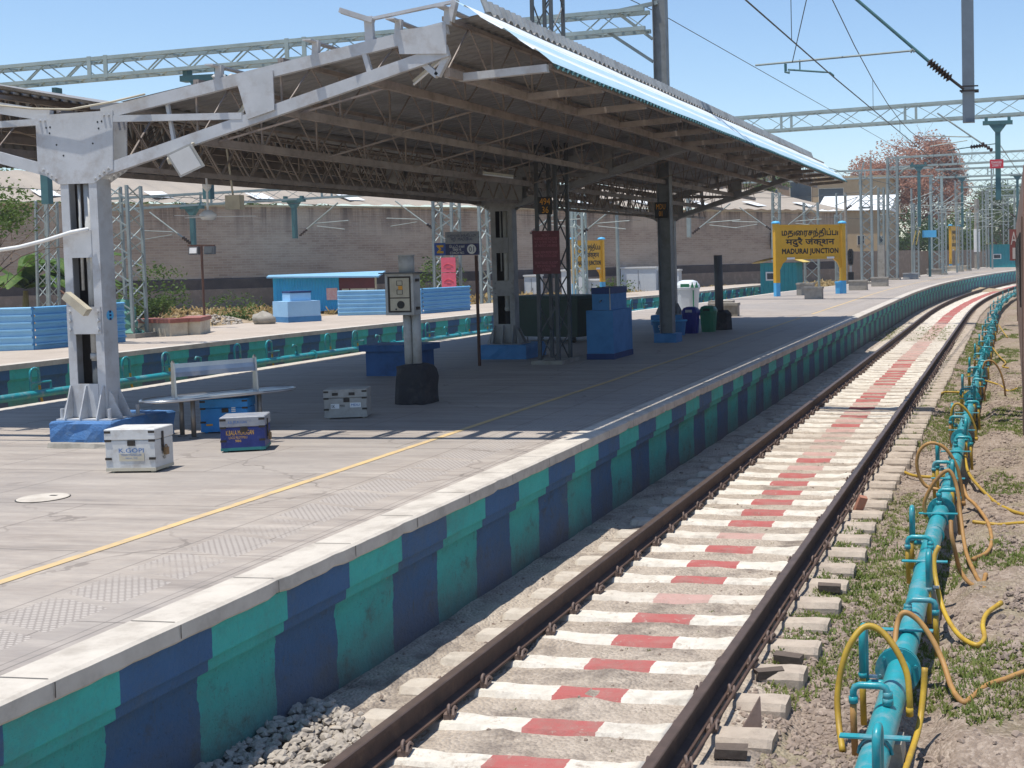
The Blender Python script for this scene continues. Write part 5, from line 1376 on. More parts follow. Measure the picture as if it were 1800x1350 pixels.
for x, mt_ in ((-21.52, WHITEP), (-21.0, DARKST)):
    m_ = MB(); m_.obox((x - 0.16, 34.2, 3.04), (0.32, 0, 0), (0, 0.12, 0), (0, 0.03, 0.24)); q = m_.build("lamp_head", DARKST, t)
    m_ = MB(); m_.obox((x - 0.12, 34.19, 3.08), (0.24, 0, 0), (0, 0.008, 0), (0, 0.02, 0.17)); m_.build("lamp_glass", mt_, q)

def mast(name, label, p, top, w, h, n, mat, base=True, r=0.05, br=0.022, group="lattice masts", faces=(0, 1, 2, 3)):
    t = thing(name, p, label, "mast", group)
    m_ = MB(); lattice(m_, p, top, w, h, n, (0, 1, 0), r, br, 0, faces); m_.build("mast_frame", mat, t)
    if base:
        m_ = MB(); m_.box(p[0] - w * 0.8, p[0] + w * 0.8, p[1] - h * 0.8, p[1] + h * 0.8, p[2] - 0.3, p[2] + 0.12); m_.build("footing", CONC, t)
    return t
mast("lattice_mast", "slim pale lattice mast with green netting at its foot, behind the first column", (-20.75, 30.3, 0.8), (-20.75, 30.3, 4.9), 0.62, 0.55, 11, GALV, True, 0.035, 0.018)
m_ = MB(); random.seed(12)
rows = []
for k in range(9):
    z = 0.8 + 0.13 * k; row = []
    for j in range(13):
        a = 2 * math.pi * (j % 12) / 12; q = (0.42 - 0.028 * k) * (1 + random.uniform(-0.2, 0.2) * (j % 12 != 0))
        row.append((-20.85 + math.cos(a) * q * 1.1, 30.2 + math.sin(a) * q, z + random.uniform(-0.03, 0.03)))
    rows.append(row)
m_.grid(rows); tag(m_.build("shade_net", NETG, None, org=(-20.8, 30.2, 0.8)), "green shade net bundled round the foot of the slim lattice mast", "net")
mast("lattice_mast", "slim pale lattice mast at far left among the leaves, before the brick wall", (-29.9, 38.0, 0.0), (-29.75, 38.0, 5.0), 0.45, 0.45, 12, GALV, True, 0.035, 0.016)
mast("lattice_mast", "broad pale lattice mast carrying the pink red plates, left of the coach sign", (-24.55, 57.9, 0.0), (-24.45, 57.9, 7.6), 0.95, 0.9, 13, GALV, True, 0.06, 0.03)
mast("lattice_mast", "broad pale lattice mast partly hidden by the second canopy column", (-20.35, 53.8, 0.0), (-20.35, 53.8, 7.6), 0.85, 0.85, 13, GALV, True, 0.06, 0.03)
t = thing("warning_plate", (-24.2, 57.3, 2.0), "pair of pink red plates hung on the broad lattice mast", "sign")
for z in (1.35, 2.10):
    m_ = MB(); m_.box(-24.55, -23.8, 57.28, 57.31, z, z + 0.72); q = m_.build("plate", PINKP, t)
    m_ = MB(); m_.tube([(-24.42 + 0.03 * k, 57.27, z + 0.30 + 0.12 * math.sin(k / 16 * math.pi)) for k in range(17)], 0.012, 5); m_.tube([(-24.3, 57.27, z + 0.25), (-24.05, 57.27, z + 0.25)], 0.012, 5); m_.build("marking", REDP, q)

# shed with blue ribbed walls
sh = thing("shed", (-31.5, 58, 0.2), "bright blue ribbed sheet shed with a pale roof against the brick wall", "shed")
a = Vector((-33.9, 58.4, 0.25)); b = Vector((-33.3, 56.9, 0.25)); c = Vector((-30.7, 58.5, 0.25)); d = Vector((-28.9, 58.9, 0.25))
m_ = MB(); n1 = (b - a).normalized().cross(Zv); ribbed(m_, a, b - a, 1.78, 8, 0.05, n1, False); n2 = (c - b).normalized().cross(Zv); ribbed(m_, b, c - b, 1.75, 22, 0.05, n2, False)
m_.build("blue_wall", SHEDB, sh)
m_ = MB(); n3 = (d - c).normalized().cross(Zv); m_.face([c, d, d + Zv * 1.72, c + Zv * 1.72]); m_.build("red_wall", MAROON, sh)
m_ = MB()
for k, w2 in enumerate((0.35, 0.42, 0.38, 0.36)): m_.obox(c + (d - c) * (0.08 + 0.23 * k) + n3 * 0.02 + Zv * 0.55, (d - c).normalized() * w2, n3 * 0.01, Zv * 0.55)
m_.build("posters", CREAMW, sh)
m_ = MB(); m_.obox(b + (c - b) * 0.80 + n2 * 0.06 + Zv * 0.55, (c - b).normalized() * 0.52, n2 * 0.01, Zv * 0.6); m_.build("white_notice", pm("pink_white_notice", (0.75, 0.55, 0.55), (0.7, 0.35, 0.35), 14, 0.6), sh)
m_ = MB(); m_.bar(d, d + Zv * 1.75, 0.07); m_.build("corner_post", CREAM, sh)
m_ = MB()
r0, r1, r2, r3 = a + Vector((-0.5, -0.2, 1.86)), b + Vector((-0.1, -0.45, 1.80)), d + Vector((0.35, -0.35, 1.72)), d + Vector((-0.4, 1.8, 1.95))
m_.hexa([r0 - Zv * 0.08, r1 - Zv * 0.08, r2 - Zv * 0.08, r3 - Zv * 0.08, r0, r1, r2, r3]); m_.build("roof", FENCEL, sh)

# the long brick building
WA, WB = Vector((-44.5, 46.9, 0)), Vector((-9.6, 94.0, 0))
bu = thing("brick_building", (-30, 66, 0), "long brown brick building with a dark plinth and a pale sloping sheet roof", "building")
u = (WB - WA).normalized(); n = Vector((u.y, -u.x, 0)); Lw = (WB - WA).length; HT = 5.62
m_ = MB()
def wallq(m_, z0, z1, d0, d1):
    a0, b0, a1, b1 = WA + n * d0 + Zv * z0, WB + n * d0 + Zv * z0, WA + n * d1 + Zv * z1, WB + n * d1 + Zv * z1
    m_.face([a0, b0, b1, a1], 0, [(0, z0), (Lw, z0), (Lw, z1), (0, z1)])
wallq(m_, 2.0, HT, 0, 0); m_.face([WB, WB - n * 16, WB - n * 16 + Zv * HT, WB + Zv * HT], 0, [(0, 0), (16, 0), (16, HT), (0, HT)])
m_.build("brick_wall", BRICK, bu)
m_ = MB(); wallq(m_, 1.45, 1.95, 0.10, 0.10); wallq(m_, 1.95, 2.0, 0.10, -0.02); m_.build("damp_band", TARBAND, bu)
m_ = MB(); wallq(m_, -0.4, 1.45, 0.16, 0.14); wallq(m_, 1.45, 1.452, 0.14, 0.08); m_.build("rubble_plinth", RUBBLE, bu)
m_ = MB(); m_.obox(WA - n * 0.2 + Zv * HT, u * Lw, n * 0.32, Zv * 0.10); m_.build("coping", CREAMW, bu)
m_ = MB()
rows = []
k = 0.0
while k < Lw:
    p = WA + u * k; w2 = 0.045 * math.sin(k * 5.2)
    rows.append([p + n * 0.45 + Zv * (HT + 0.16 + w2), p - n * 4 + Zv * (HT + 1.05 + w2), p - n * 9 + Zv * (HT + 2.15 + w2)]); k += 0.3
m_.grid(rows); m_.build("roof", ROOFTILE, bu)
for k in range(5, 56, 5):
    m_ = MB(); p = WA + u * (k + 0.4); m_.obox(p - n * 0.55 + Zv * (HT + 0.44), u * 0.9, -n * 1.7 + Zv * 0.38, Zv * 0.02); m_.build("skylight", WHITEROOF, bu)
# building blocks beyond on the right
def block_building(name, label, x0, x1, y0, y1, h, mat, wins, roofmat=None, gable=0.0, oh=0.3):
    t = thing(name, ((x0 + x1) / 2, y0, 0), label, "building")
    m_ = MB(); m_.box(x0, x1, y0, y1, -0.4, h); wl = m_.build("walls", mat, t)
    for a, b, z0, z1 in wins:
        m_ = MB(); m_.box(a, b, y0 - 0.02, y0 - 0.004, z0, z1); f = m_.build("window", CREAMW, wl)
        m_ = MB(); m_.box(a + 0.08, b - 0.08, y0 - 0.05, y0 - 0.022, z0 + 0.08, z1 - 0.08); m_.build("pane", GLASSD, f)
    m_ = MB()
    if gable > 0:
        ym = (y0 + y1) / 2
        for s_, ya in ((-1, y0 - oh), (1, y1 + oh)):
            m_.face([(x0 - oh, ya, h), (x1 + oh, ya, h), (x1 + oh, ym, h + gable), (x0 - oh, ym, h + gable)] if s_ < 0 else [(x1 + oh, ya, h), (x0 - oh, ya, h), (x0 - oh, ym, h + gable), (x1 + oh, ym, h + gable)])
        m_.face([(x1, y0, h), (x1, y1, h), (x1, ym, h + gable * 0.97)])
    else: m_.box(x0 - oh, x1 + oh, y0 - oh, y1 + oh, h, h + 0.25)
    m_.build("roof", roofmat or mat, t)
    return t
block_building("beige_building", "beige plastered building with a white sloping roof, right of the brick wall", -13.6, -7.7, 108, 118, 6.2, BEIGEW, [(-13.0, -12.3, 3.2, 4.1), (-10.4, -9.7, 3.2, 4.1), (-8.6, -8.0, 3.3, 4.0)], WHITEROOF, 1.5)
block_building("brown_building", "brown upper storey with dark windows rising behind the brick building roof", -34, -19.5, 150, 160, 12.3, BROWNW, [(-31, -29, 8.4, 10.4), (-27.5, -25, 8.4, 10.4), (-23.6, -20.9, 8.6, 11.2)], None, 0)
block_building("brown_building", "tan storeyed building with tall dark blue windows behind the station board", -19.2, -10.8, 140, 152, 10.8, BEIGEW, [(-18.6, -15.7, 7.0, 9.8), (-14.6, -12.2, 5.2, 8.2), (-18.5, -15.9, 3.9, 6.2)], None, 0)
t = thing("rear_wall", (-8, 120, 0), "dark stone boundary wall running behind the masts towards the trees", "wall")
m_ = MB(); m_.obox((-9.5, 96, -0.4), (4.2, 14, 0), (-0.35, 0.1, 0), (0, 0, 3.1)); m_.obox((-5.3, 110.2, -0.4), (8.5, 58, 0), (-0.35, 0.1, 0), (0, 0, 3.0)); m_.build("wall_face", RUBBLE, t)

# huts
def hut(label, x, y, w2, d2, h, z0):
    t = thing("hut", (x, y, z0), label, "hut", "teal huts with yellow roofs")
    m_ = MB()
    for o, u_ in (((x, y), (w2, 0)), ((x + w2, y), (0, d2)), ((x + w2, y + d2), (-w2, 0)), ((x, y + d2), (0, -d2))):
        u_ = Vector((u_[0], u_[1], 0)); ribbed(m_, (o[0], o[1], z0), u_, h, 9, 0.03, u_.normalized().cross(Zv), False)
    wl = m_.build("walls", TEALHUT, t)
    m_ = MB(); m_.box(x + 0.3, x + 1.1, y - 0.06, y - 0.035, z0 + 0.85, z0 + 1.35); f = m_.build("window", WHITEP, wl)
    m_ = MB(); m_.box(x + 0.38, x + 1.02, y - 0.075, y - 0.062, z0 + 0.93, z0 + 1.27); m_.build("pane", GLASSD, f)
    m_ = MB(); rows = []
    for k in range(9):
        s_ = k / 8; rows.append([(x - 0.45 + (w2 + 0.9) * s_, yy, z0 + h + 0.02 + 0.30 * math.sin(math.pi * s_)) for yy in (y - 0.35, y + d2 + 0.3)])
    m_.grid(rows); m_.grid([[(p[0], p[1], p[2] - 0.04) for p in r_] for r_ in rows], flip=True); m_.build("roof", YROOF, t)
hut("teal ribbed hut with a curved yellow roof behind the left post of the station board", -11.35, 70.5, 2.1, 1.8, 1.85, 0.3)
hut("distant teal hut with a yellow roof at the very end of the platform", 0.55, 127.5, 2.9, 1.8, 2.3, 0.8)

# relay cabinets and signals
for i, (x, y, w2, h2, lb_) in enumerate(((-25.4, 71, 0.9, 1.7, "white relay cabinet left of the second column"), (-22.3, 69.5, 1.3, 2.0, "white relay cabinet just right of the second column"), (-21.4, 70.3, 0.9, 1.4, "small white relay cabinet beside the taller one"), (-20.6, 77, 2.3, 2.0, "wide white relay cabinets seen through the lattice mast"), (-18.75, 77.5, 1.35, 1.8, "lone white relay cabinet above the blue water stand"), (-18.2, 92, 1.9, 2.2, "grey white relay hut left of the signals"), (-15.5, 95, 2.6, 2.3, "wide white relay hut between the two signals"))):
    t = thing("relay_cabinet", (x, y, 0), lb_, "cabinet", "white relay cabinets")
    m_ = MB(); m_.box(x - w2 / 2, x + w2 / 2, y, y + 0.7, 0.0, h2 - 0.1); m_.build("casing", WHITEBIN, t)
    m_ = MB(); m_.box(x - w2 / 2 - 0.05, x + w2 / 2 + 0.05, y - 0.05, y + 0.75, h2 - 0.098, h2); m_.build("roof", WHITEP, t)
    m_ = MB(); m_.box(x - 0.012, x + 0.012, y - 0.008, y - 0.003, 0.15, h2 - 0.2); m_.box(x + 0.06, x + 0.09, y - 0.03, y - 0.005, h2 * 0.45, h2 * 0.55); m_.build("door_seam", DARKST, t)
for i, (x, y, lb_) in enumerate(((-16.4, 88, "colour light signal rising behind the dark grey pipe post"), (-13.95, 88, "colour light signal to the right of the other, before the brick wall"), (-9.3, 95, "low colour light signal framed under the yellow station board"))):
    t = thing("railway_signal", (x, y, 0), lb_, "signal", "colour light signals")
    hh = 4.2 if i < 2 else 2.9
    m_ = MB(); m_.rod((x, y, 0), (x, y, hh - 1.0), 0.07, 10); m_.build("post", GALV, t)
    m_ = MB(); m_.prism([(-.17, 0), (.17, 0), (.22, .5), (.22, 1.0), (.1, 1.2), (-.1, 1.2), (-.22, 1.0), (-.22, .5)], (x, y - 0.1, hh - 1.2), X, Zv, (0, 0.2, 0)); hd = m_.build("signal_head", BLACKP, t)
    for z in (0.35, 0.65, 0.95):
        m_ = MB(); m_.tube([(x, y - 0.1, hh - 1.2 + z), (x, y - 0.3, hh - 1.2 + z)], 0.10, 10, cap=False); m_.build("lens_hood", BLACKP, hd)
    m_ = MB(); m_.box(x - 0.09, x + 0.09, y - 0.08, y - 0.074, 1.1, 2.2 if i < 2 else 1.6); m_.build("marker_plate", WHITEP, t)
    m_ = MB(); m_.box(x - 0.22, x + 0.22, y - 0.15, y + 0.15, 0.5, 1.15); m_.build("lower_box", BLACKP if i != 1 else REDP, t)
# black and white post on the near side of the wall
for x, y, h, mat_, lb_ in ((-16.45, 60.0, 5.2, GALV, "plain pale steel tube mast between the slanted yellow board and the third column"), (-5.25, 78.5, 3.1, CONC, "short square concrete post on the platform right of the twin mast"), (-7.4, 78, 6.4, CONC, "brown concrete pole rising behind the middle of the station board"), (-3.0, 90, 5.2, TEALST, "slim dark teal lamp pole holding a small blue plate"), (-2.2, 117, 8.2, CONC, "slender pale pole right beside the distant yellow board"), (0.9, 120, 11, GALV, "tall slim mast far down the line near the platform end"), (-0.6, 123, 7.5, CONC, "fat pale mast with a white band near the platform end")):
    t = thing("pole", (x, y, 0.4), lb_, "pole", "plain poles")
    m_ = MB(); r_ = 0.10 if h < 9 else 0.09
    if "fat" in lb_: r_ = 0.28
    if "square" in lb_: m_.box(x - 0.2, x + 0.2, y - 0.2, y + 0.2, 0.4, h)
    else: m_.tube([(x, y, 0.3), (x, y, h)], [r_, r_ * 0.85], 10)
    m_.build("shaft", mat_, t)
    if "blue plate" in lb_:
        m_ = MB(); m_.box(x - 0.5, x + 0.5, y - 0.15, y - 0.12, 3.6, 4.1); m_.build("plate", LBLUEP, t)
    if "white band" in lb_:
        m_ = MB(); m_.rod((x, y, 2.4), (x, y, 4.6), 0.31, 12); m_.build("white_band", WHITEP, t)
    if "brown" in lb_ or "tube mast" in lb_:
        m_ = MB(); m_.bar((x - 0.1, y, h - 0.2), (x + 0.1, y, h - 0.2), 0.3, 0.08); m_.build("cap", GALV, t)

EXTRA_WIRES = []
# ------------------------------------------------------------------ portals over the tracks
def drop_post(p, zb, zt, mat, label, tee=True):
    t = thing("drop_post", (p[0], p[1], zb), label, "drop post", "drop posts hanging from the portals")
    m_ = MB(); m_.bar((p[0], p[1], zb), (p[0], p[1], zt), 0.20, 0.16); m_.build("tube", mat, t)
    if tee:
        m_ = MB(); m_.box(p[0] - 0.55, p[0] + 0.55, p[1] - 0.12, p[1] + 0.12, zt, zt + 0.14); m_.prism([(-0.32, 0), (-0.1, -0.28), (0.1, -0.28), (0.32, 0)], (p[0], p[1] - 0.1, zt), X, Zv, (0, 0.2, 0))
        for s_ in (-0.42, 0.42): m_.box(p[0] + s_ - 0.06, p[0] + s_ + 0.06, p[1] - 0.1, p[1] + 0.1, zt + 0.143, zt + 0.28)
        m_.build("tee_head", mat, t)
    return t
def portal(label, a, b, h, w, n, mat, r=0.045, br=0.02):
    t = thing("portal_gantry", a, label, "gantry", "lattice portals over the tracks")
    m_ = MB(); lattice(m_, a, b, w, h, n, (0, 0, 1), r, br); 
    a_, b_ = Vector(a), Vector(b); L_ = (b_ - a_).length
    k = 4.2
    while k < L_ - 2:
        p = a_.lerp(b_, k / L_)
        for s_ in (-0.22, 0.22):
            q = p + (b_ - a_).normalized() * s_
            m_.bar(q + Vector((0, -w / 2 - 0.03, -h / 2 - 0.06)), q + Vector((0, -w / 2 - 0.03, h / 2 + 0.06)), 0.10, 0.03)
        k += 5.2
    m_.build("lattice_beam", mat, t); return t
portal("overhead lattice beam joined to the dark lattice mast, out above the frame", (-5.4, 22.2, 8.5), (8.0, 21.7, 8.7), 0.55, 0.45, 14, GALV_G)
t = portal("long pale lattice beam running left from the I section mast, above the canopy roof", (-22.9, 27.2, 7.38), (-5.1, 27.3, 7.98), 0.42, 0.45, 32, GALV_G, 0.042, 0.02)
m_ = MB(); m_.bar((-5.75, 27.2, 8.15), (-4.98, 27.25, 7.55), 0.07); m_.bar((-6.0, 27.2, 7.75), (-4.98, 27.25, 7.05), 0.07); m_.bar((-6.0, 27.3, 8.18), (-4.85, 27.3, 8.35), 0.08); m_.build("knee_brace", GALV, t)
m_ = MB(); m_.bar((-23.1, 27.2, -0.3), (-23.1, 27.2, 7.9), 0.28); m_.build("end_mast", GALV, t)
P2 = portal("wide lattice beam crossing the whole track above the canopy's far end", (-20.3, 53.6, 7.9), (10.5, 46.6, 8.1), 0.62, 0.5, 30, GALV_G, 0.05, 0.022)
m_ = MB(); m_.bar((10.6, 46.6, -0.3), (10.6, 46.6, 8.5), 0.35); m_.build("end_mast", GALV, P2)
P3 = portal("lower lattice beam seen under the canopy, joining two slim masts before the brick wall", (-36.6, 49.5, 5.45), (-24.6, 57.9, 6.35), 0.5, 0.5, 18, GALV_G, 0.045, 0.02)
m_ = MB(); m_.bar((-36.7, 49.4, -0.3), (-36.7, 49.4, 5.9), 0.4); m_.build("end_mast", GALV, P3)
p = portal("lattice beam with rounded knee on the tall grey mast, in front of the reddish tree", (-4.9, 82.5, 8.45), (13, 81.5, 8.75), 0.62, 0.5, 26, GALV_G, 0.05, 0.022)
m_ = MB(); m_.tube([(-4.6, 82.5, 6.9), (-4.5, 82.5, 7.6), (-4.1, 82.5, 8.0), (-3.4, 82.5, 8.15)], 0.07, 6); m_.build("knee_brace", GALV, p)
p2_ = portal("lattice beam passing behind the rounded knee mast towards the brick building", (-18, 97, 8.55), (-3.2, 98.6, 8.75), 0.62, 0.5, 20, GALV_G, 0.05, 0.022)
for i, (y, x0, z, lb_) in enumerate(((98.8, -3.0, 8.6, "lattice beam on the green grey mast beside the reddish tree"), (116, -2.0, 8.6, "lattice beam fifth along the line, above the distant yellow board"), (134, 0.0, 8.5, "lattice beam sixth along the line, beyond the platform end"), (152, 2.0, 8.4, "lattice beam seventh along the line in the far tangle of wires"), (172, 4.5, 8.4, "farthest lattice beam, small against the pale sky"))):
    portal(lb_, (x0, y, z), (x0 + 22, y - 1.5, z + 0.1), 0.62, 0.5, 24, GALV_G, 0.06, 0.03)
    if i: mast("lattice_mast", ("grey lattice mast under the fifth beam by the yellow board", "grey lattice mast under the sixth beam", "grey lattice mast under the seventh beam", "grey lattice mast under the farthest beam")[i - 1], (x0, y, 0.3), (x0, y, z + 0.3), 0.6, 0.6, 14, GALV, True, 0.06, 0.03)
mast("lattice_mast", "tall grey lattice mast with a rounded knee, right of the station board", (-4.95, 82.5, 0.8), (-4.85, 82.5, 8.8), 0.62, 0.62, 16, GALV, True, 0.07, 0.028)
mast("lattice_mast", "second grey lattice leg standing close left of the rounded knee mast", (-5.75, 83.2, 0.8), (-5.7, 83.2, 6.9), 0.35, 0.45, 14, GALV, True, 0.06, 0.025)
mast("lattice_mast", "broad green grey lattice mast right of the reddish tree trunk line", (-3.0, 98.8, 0.8), (-3.0, 98.8, 8.4), 0.85, 0.7, 12, GALV_G, True, 0.09, 0.03)
t = mast("twin_mast", "twin legged grey mast with a peaked head just right of the station board", (-5.55, 73.2, 0.8), (-5.55, 73.2, 7.2), 0.62, 0.3, 13, GALV, True, 0.06, 0.022, faces=(0, 2))
m_ = MB(); m_.bar((-5.95, 73.2, 6.6), (-5.65, 73.2, 7.9), 0.09); m_.bar((-5.25, 73.2, 6.5), (-5.25, 73.2, 8.1), 0.11); m_.bar((-6.0, 73.2, 5.25), (-5.15, 73.2, 5.25), 0.12); m_.build("head_frame", GALV, t)
mast("lattice_mast", "thin lattice mast with a dark top box between the station board and beige building", (-8.7, 84, 0.4), (-8.7, 84, 5.2), 0.4, 0.4, 13, GALV, True, 0.045, 0.02)
mast("lattice_mast", "thin dark lattice mast in front of the brick wall, left of the station board", (-11.5, 76, 0.2), (-11.4, 76, 6.4), 0.42, 0.4, 14, GALV, True, 0.05, 0.02)
mast("lattice_mast", "pair of pale legs behind the teal hut seen through the station board posts", (-9.9, 80, 0.2), (-9.9, 80, 5.9), 0.9, 0.4, 7, GALV, True, 0.05, 0.025)
mast("lattice_mast", "pale turquoise lattice mast behind the slanted yellow board", (-17.9, 58.5, 0.0), (-17.9, 58.5, 6.0), 0.5, 0.5, 12, GALV_G, True, 0.05, 0.025)
for i, (x, y, lb_) in enumerate(((-3.9, 89.5, "slim double pole with tilted yellow plates in front of the green trees"), (-1.55, 108, "thin lattice mast with red and white bands near the green grey mast"), (-2.3, 96, "thin twin pole just left of the green grey mast"), (-1.0, 112, "thin lattice mast left of the distant yellow board"))):
    t = mast("lattice_mast", lb_, (x, y, 0.8), (x, y, 6.0), 0.3, 0.3, 16, GALV, True, 0.05, 0.02)
    if i == 0:
        m_ = MB(); m_.bar((x - 0.25, y - 0.2, 3.1), (x + 0.0, y - 0.2, 4.1), 0.12, 0.04); m_.bar((x, y - 0.2, 3.1), (x + 0.25, y - 0.2, 4.1), 0.12, 0.04); m_.build("tilted_plates", YROOF, t)
for i, (x, y, zt, r_, lb_) in enumerate(((-4.4, 92, 7.2, 0.09, "slim grey pole left of the green trees beyond the rounded knee mast"), (-1.7, 104, 6.6, 0.08, "slim grey pole right of the green grey mast, before its drop post"), (0.2, 128, 8.4, 0.11, "grey pole over the far platform end, left of the distant hut"), (3.0, 140, 9.0, 0.12, "grey pole behind the distant hut beside the train"), (-0.4, 118, 6.0, 0.09, "shorter grey pole right of the distant yellow board"), (-6.6, 90, 6.6, 0.08, "slim grey pole between the twin mast and the rounded knee mast"), (-9.9, 92, 7.0, 0.09, "grey pole before the beige building wall"), (-3.6, 112, 7.4, 0.09, "slim grey pole in front of the dark rear wall"))):
    t = thing("pole", (x, y, 0.3), lb_, "pole", "plain poles")
    m_ = MB(); m_.tube([(x, y, 0.2), (x, y, zt)], [r_, r_ * 0.8], 8); m_.build("shaft", GALV, t)
    m_ = MB(); m_.rod((x - 0.1, y - 0.05, zt - 0.9), (x + 1.6, y - 0.05, zt - 0.3), 0.035, 6); m_.rod((x, y - 0.05, zt - 1.8), (x + 1.6, y - 0.05, zt - 0.3), 0.03, 6); m_.rod((x, y - 0.05, zt - 1.3), (x + 1.9, y - 0.05, zt - 1.25), 0.025, 6); m_.build("bracket_arm", GALV, t)
for i, (y0, y1, x0, x1, z0, z1, lb_) in enumerate(((60, 132, -7.5, 0.5, 7.3, 8.6, "feeder wire strung along the masts at the left of the platform"), (48, 118, 2.4, 6.5, 6.6, 7.2, "wire rising along the train side toward the farthest beams"), (82, 152, -4.9, 2.2, 7.7, 7.9, "wire between the tops of the far lattice masts"), (58, 100, -20, -9, 6.8, 7.4, "wire running before the brick building roof"))):
    wire_q = [(x0 + (x1 - x0) * k / 8, y0 + (y1 - y0) * k / 8, z0 + (z1 - z0) * k / 8 - 0.8 * math.sin(math.pi * k / 8)) for k in range(9)]
    EXTRA_WIRES.append((lb_, wire_q))
# drop posts
drop_post((2.13, 21.7), 4.90, 8.35, GREYBLUE, "thick grey tube hanging from the top of the view at the upper right", False)
q = drop_post((2.32, 47.9), 4.55, 7.35, TEALST, "dark teal drop post with a small red plate, hanging from the wide lattice beam")
m_ = MB(); m_.box(2.02, 2.52, 47.70, 47.72, 5.72, 6.05); pl = m_.build("red_plate", REDP, q)
lettering("DANGER\n25000 V", (2.27, 47.70, 5.885), X, Zv, 0.38, 0.2, WHITEP, pl)
drop_post((-20.45, 27.2), 4.3, 6.83, TEALST, "drop post with tee head at the far left, in front of the sky")
drop_post((-16.05, 27.2), 4.3, 7.10, TEALST, "drop post with tee head partly hidden by the canopy rafter")
drop_post((-33.8, 51.5), 3.55, 5.25, TEALST, "drop post under the canopy edge, left of the rusty lamp pole top")
drop_post((-30.2, 53.9), 3.85, 5.55, TEALST, "drop post under the canopy edge, left of centre before the brick wall")
for x, y, zb, zt, lb_ in ((-3.0, 80.5, 4.2, 8.0, "drop post with wide tee in front of the reddish tree"), (-1.0, 98.5, 4.4, 8.2, "drop post with tee beside the green grey lattice mast"), (3.2, 98.3, 4.6, 8.2, "drop post with tee above the far end of the platform"), (-13.3, 62, 3.6, 6.9, "pale drop post right of the third canopy column"), (-18.8, 60, 3.9, 6.5, "pale drop post left of the maroon board mast"), (-21.2, 57, 3.6, 6.6, "pale drop post between second column and lattice mast")):
    drop_post((x, y), zb, zt, GALV if zt < 7.5 else TEALST, lb_)
# ------------------------------------------------------------------ cantilevers and wires
def insulator(m_, a, b, n=9, r=0.085):
    a, b = Vector(a), Vector(b); pts = []; rs = []
    for k in range(n * 2 + 1):
        pts.append(a.lerp(b, k / (2 * n))); rs.append(r if k % 2 else r * 0.38)
    m_.tube(pts, rs, 10)
ct = thing("cantilever", (2.1, 21.5, 5.4), "large catenary cantilever with a ribbed brown insulator on the upper right grey tube", "cantilever")
m_ = MB(); m_.rod((0.25, 21.5, 7.05), (1.48, 21.5, 5.93), 0.028, 8); m_.build("stay_tube", TEALST, ct)
m_ = MB(); m_.rod((-1.50, 21.5, 6.00), (1.17, 21.5, 6.12), 0.018, 8); m_.tube([(1.17, 21.5, 6.10), (1.22, 21.5, 6.14), (1.25, 21.5, 6.10)], 0.03, 8); m_.build("register_tube", GALV, ct)
m_ = MB(); m_.tube([(-0.97, 21.5, 6.00), (-0.97, 21.5, 5.86), (-0.90, 21.5, 5.85)], 0.025, 8); m_.rod((-0.93, 21.5, 5.90), (-0.30, 21.5, 5.83), 0.016, 8); m_.tube([(-0.30, 21.5, 5.83), (-0.20, 21.5, 5.82), (-0.14, 21.5, 5.77), (-0.14, 21.5, 5.74)], 0.014, 8); m_.rod((-0.72, 21.5, 5.88), (-0.72, 21.5, 6.06), 0.012, 6); m_.build("steady_arm", TEALST, ct)
m_ = MB(); insulator(m_, (1.48, 21.5, 5.93), (1.84, 21.5, 5.62), 8, 0.085); m_.build("insulator", INSUL, ct)
m_ = MB(); m_.rod((1.84, 21.5, 5.62), (2.06, 21.5, 5.44), 0.025, 8); m_.box(1.99, 2.30, 21.50, 21.54, 5.40, 5.43); m_.box(1.99, 2.30, 21.50, 21.54, 5.48, 5.50); m_.box(2.0, 2.3, 21.84, 21.88, 5.42, 5.47); m_.build("clamp", IRON, ct)
def wire(name, label, pts, r=0.011, drops=None, group="overhead line wires"):
    t = thing(name, pts[0], label, "wire", group)
    m_ = MB(); m_.tube(pts, r, 6); m_.build("conductor", WIREM, t)
    for k, (a, b) in enumerate(drops or []):
        m_ = MB(); m_.rod(a, b, 0.006, 5); m_.build("dropper", WIREM, t)
cwx = [(-0.35, 2), (-0.14, 21.5), (0.35, 48), (1.3, 81.5), (3.4, 98), (5.9, 116), (9.4, 134)]
def cat_z(y, y0, y1, za=7.05, sag=1.05):
    t = (y - y0) / (y1 - y0); return za - 4 * sag * t * (1 - t)
pts = [(x, y, 5.74) for x, y in cwx]
wire("contact_wire", "contact wire over the painted track, held by the large cantilever", pts)
cp = []; dr = []
for (xa, ya), (xb, yb) in zip(cwx, cwx[1:]):
    for k in range(10):
        y = ya + (yb - ya) * k / 10; x = xa + (xb - xa) * k / 10
        cp.append((x + (0.1 if False else 0), y, cat_z(y, ya if ya > 5 else -6, yb)))
        if k in (2, 4, 6, 8): dr.append(((x, y, cat_z(y, ya if ya > 5 else -6, yb)), (x, y, 5.74)))
wire("catenary_wire", "sagging catenary wire with thin droppers above the contact wire of the painted track", cp, 0.010, dr)
wire("stay_wire", "thin wire slanting from the frame top down to the register tube", [(-0.85, 21.5, 6.02), (-0.1, 19.0, 6.9), (0.3, 17.5, 7.6)], 0.008)
wire("feeder_wire", "thin single wire passing over the canopy roof towards the far portals", [(-9, 15, 9.6), (-5.5, 30, 8.6), (-3.2, 60, 8.0), (-1, 98, 7.6)], 0.010)
for i, (xo, lb_) in enumerate(((-13.8, "contact wire above the sunken track between the platforms"), (-25, "contact wire above the track behind the far platform"))):
    wire("contact_wire", lb_, [(xo, 2, 5.0), (xo, 27, 5.0), (xo + 1.0, 53, 5.0), (xo + 4.5, 82, 5.0), (xo + 10, 115, 5.2)], 0.011)
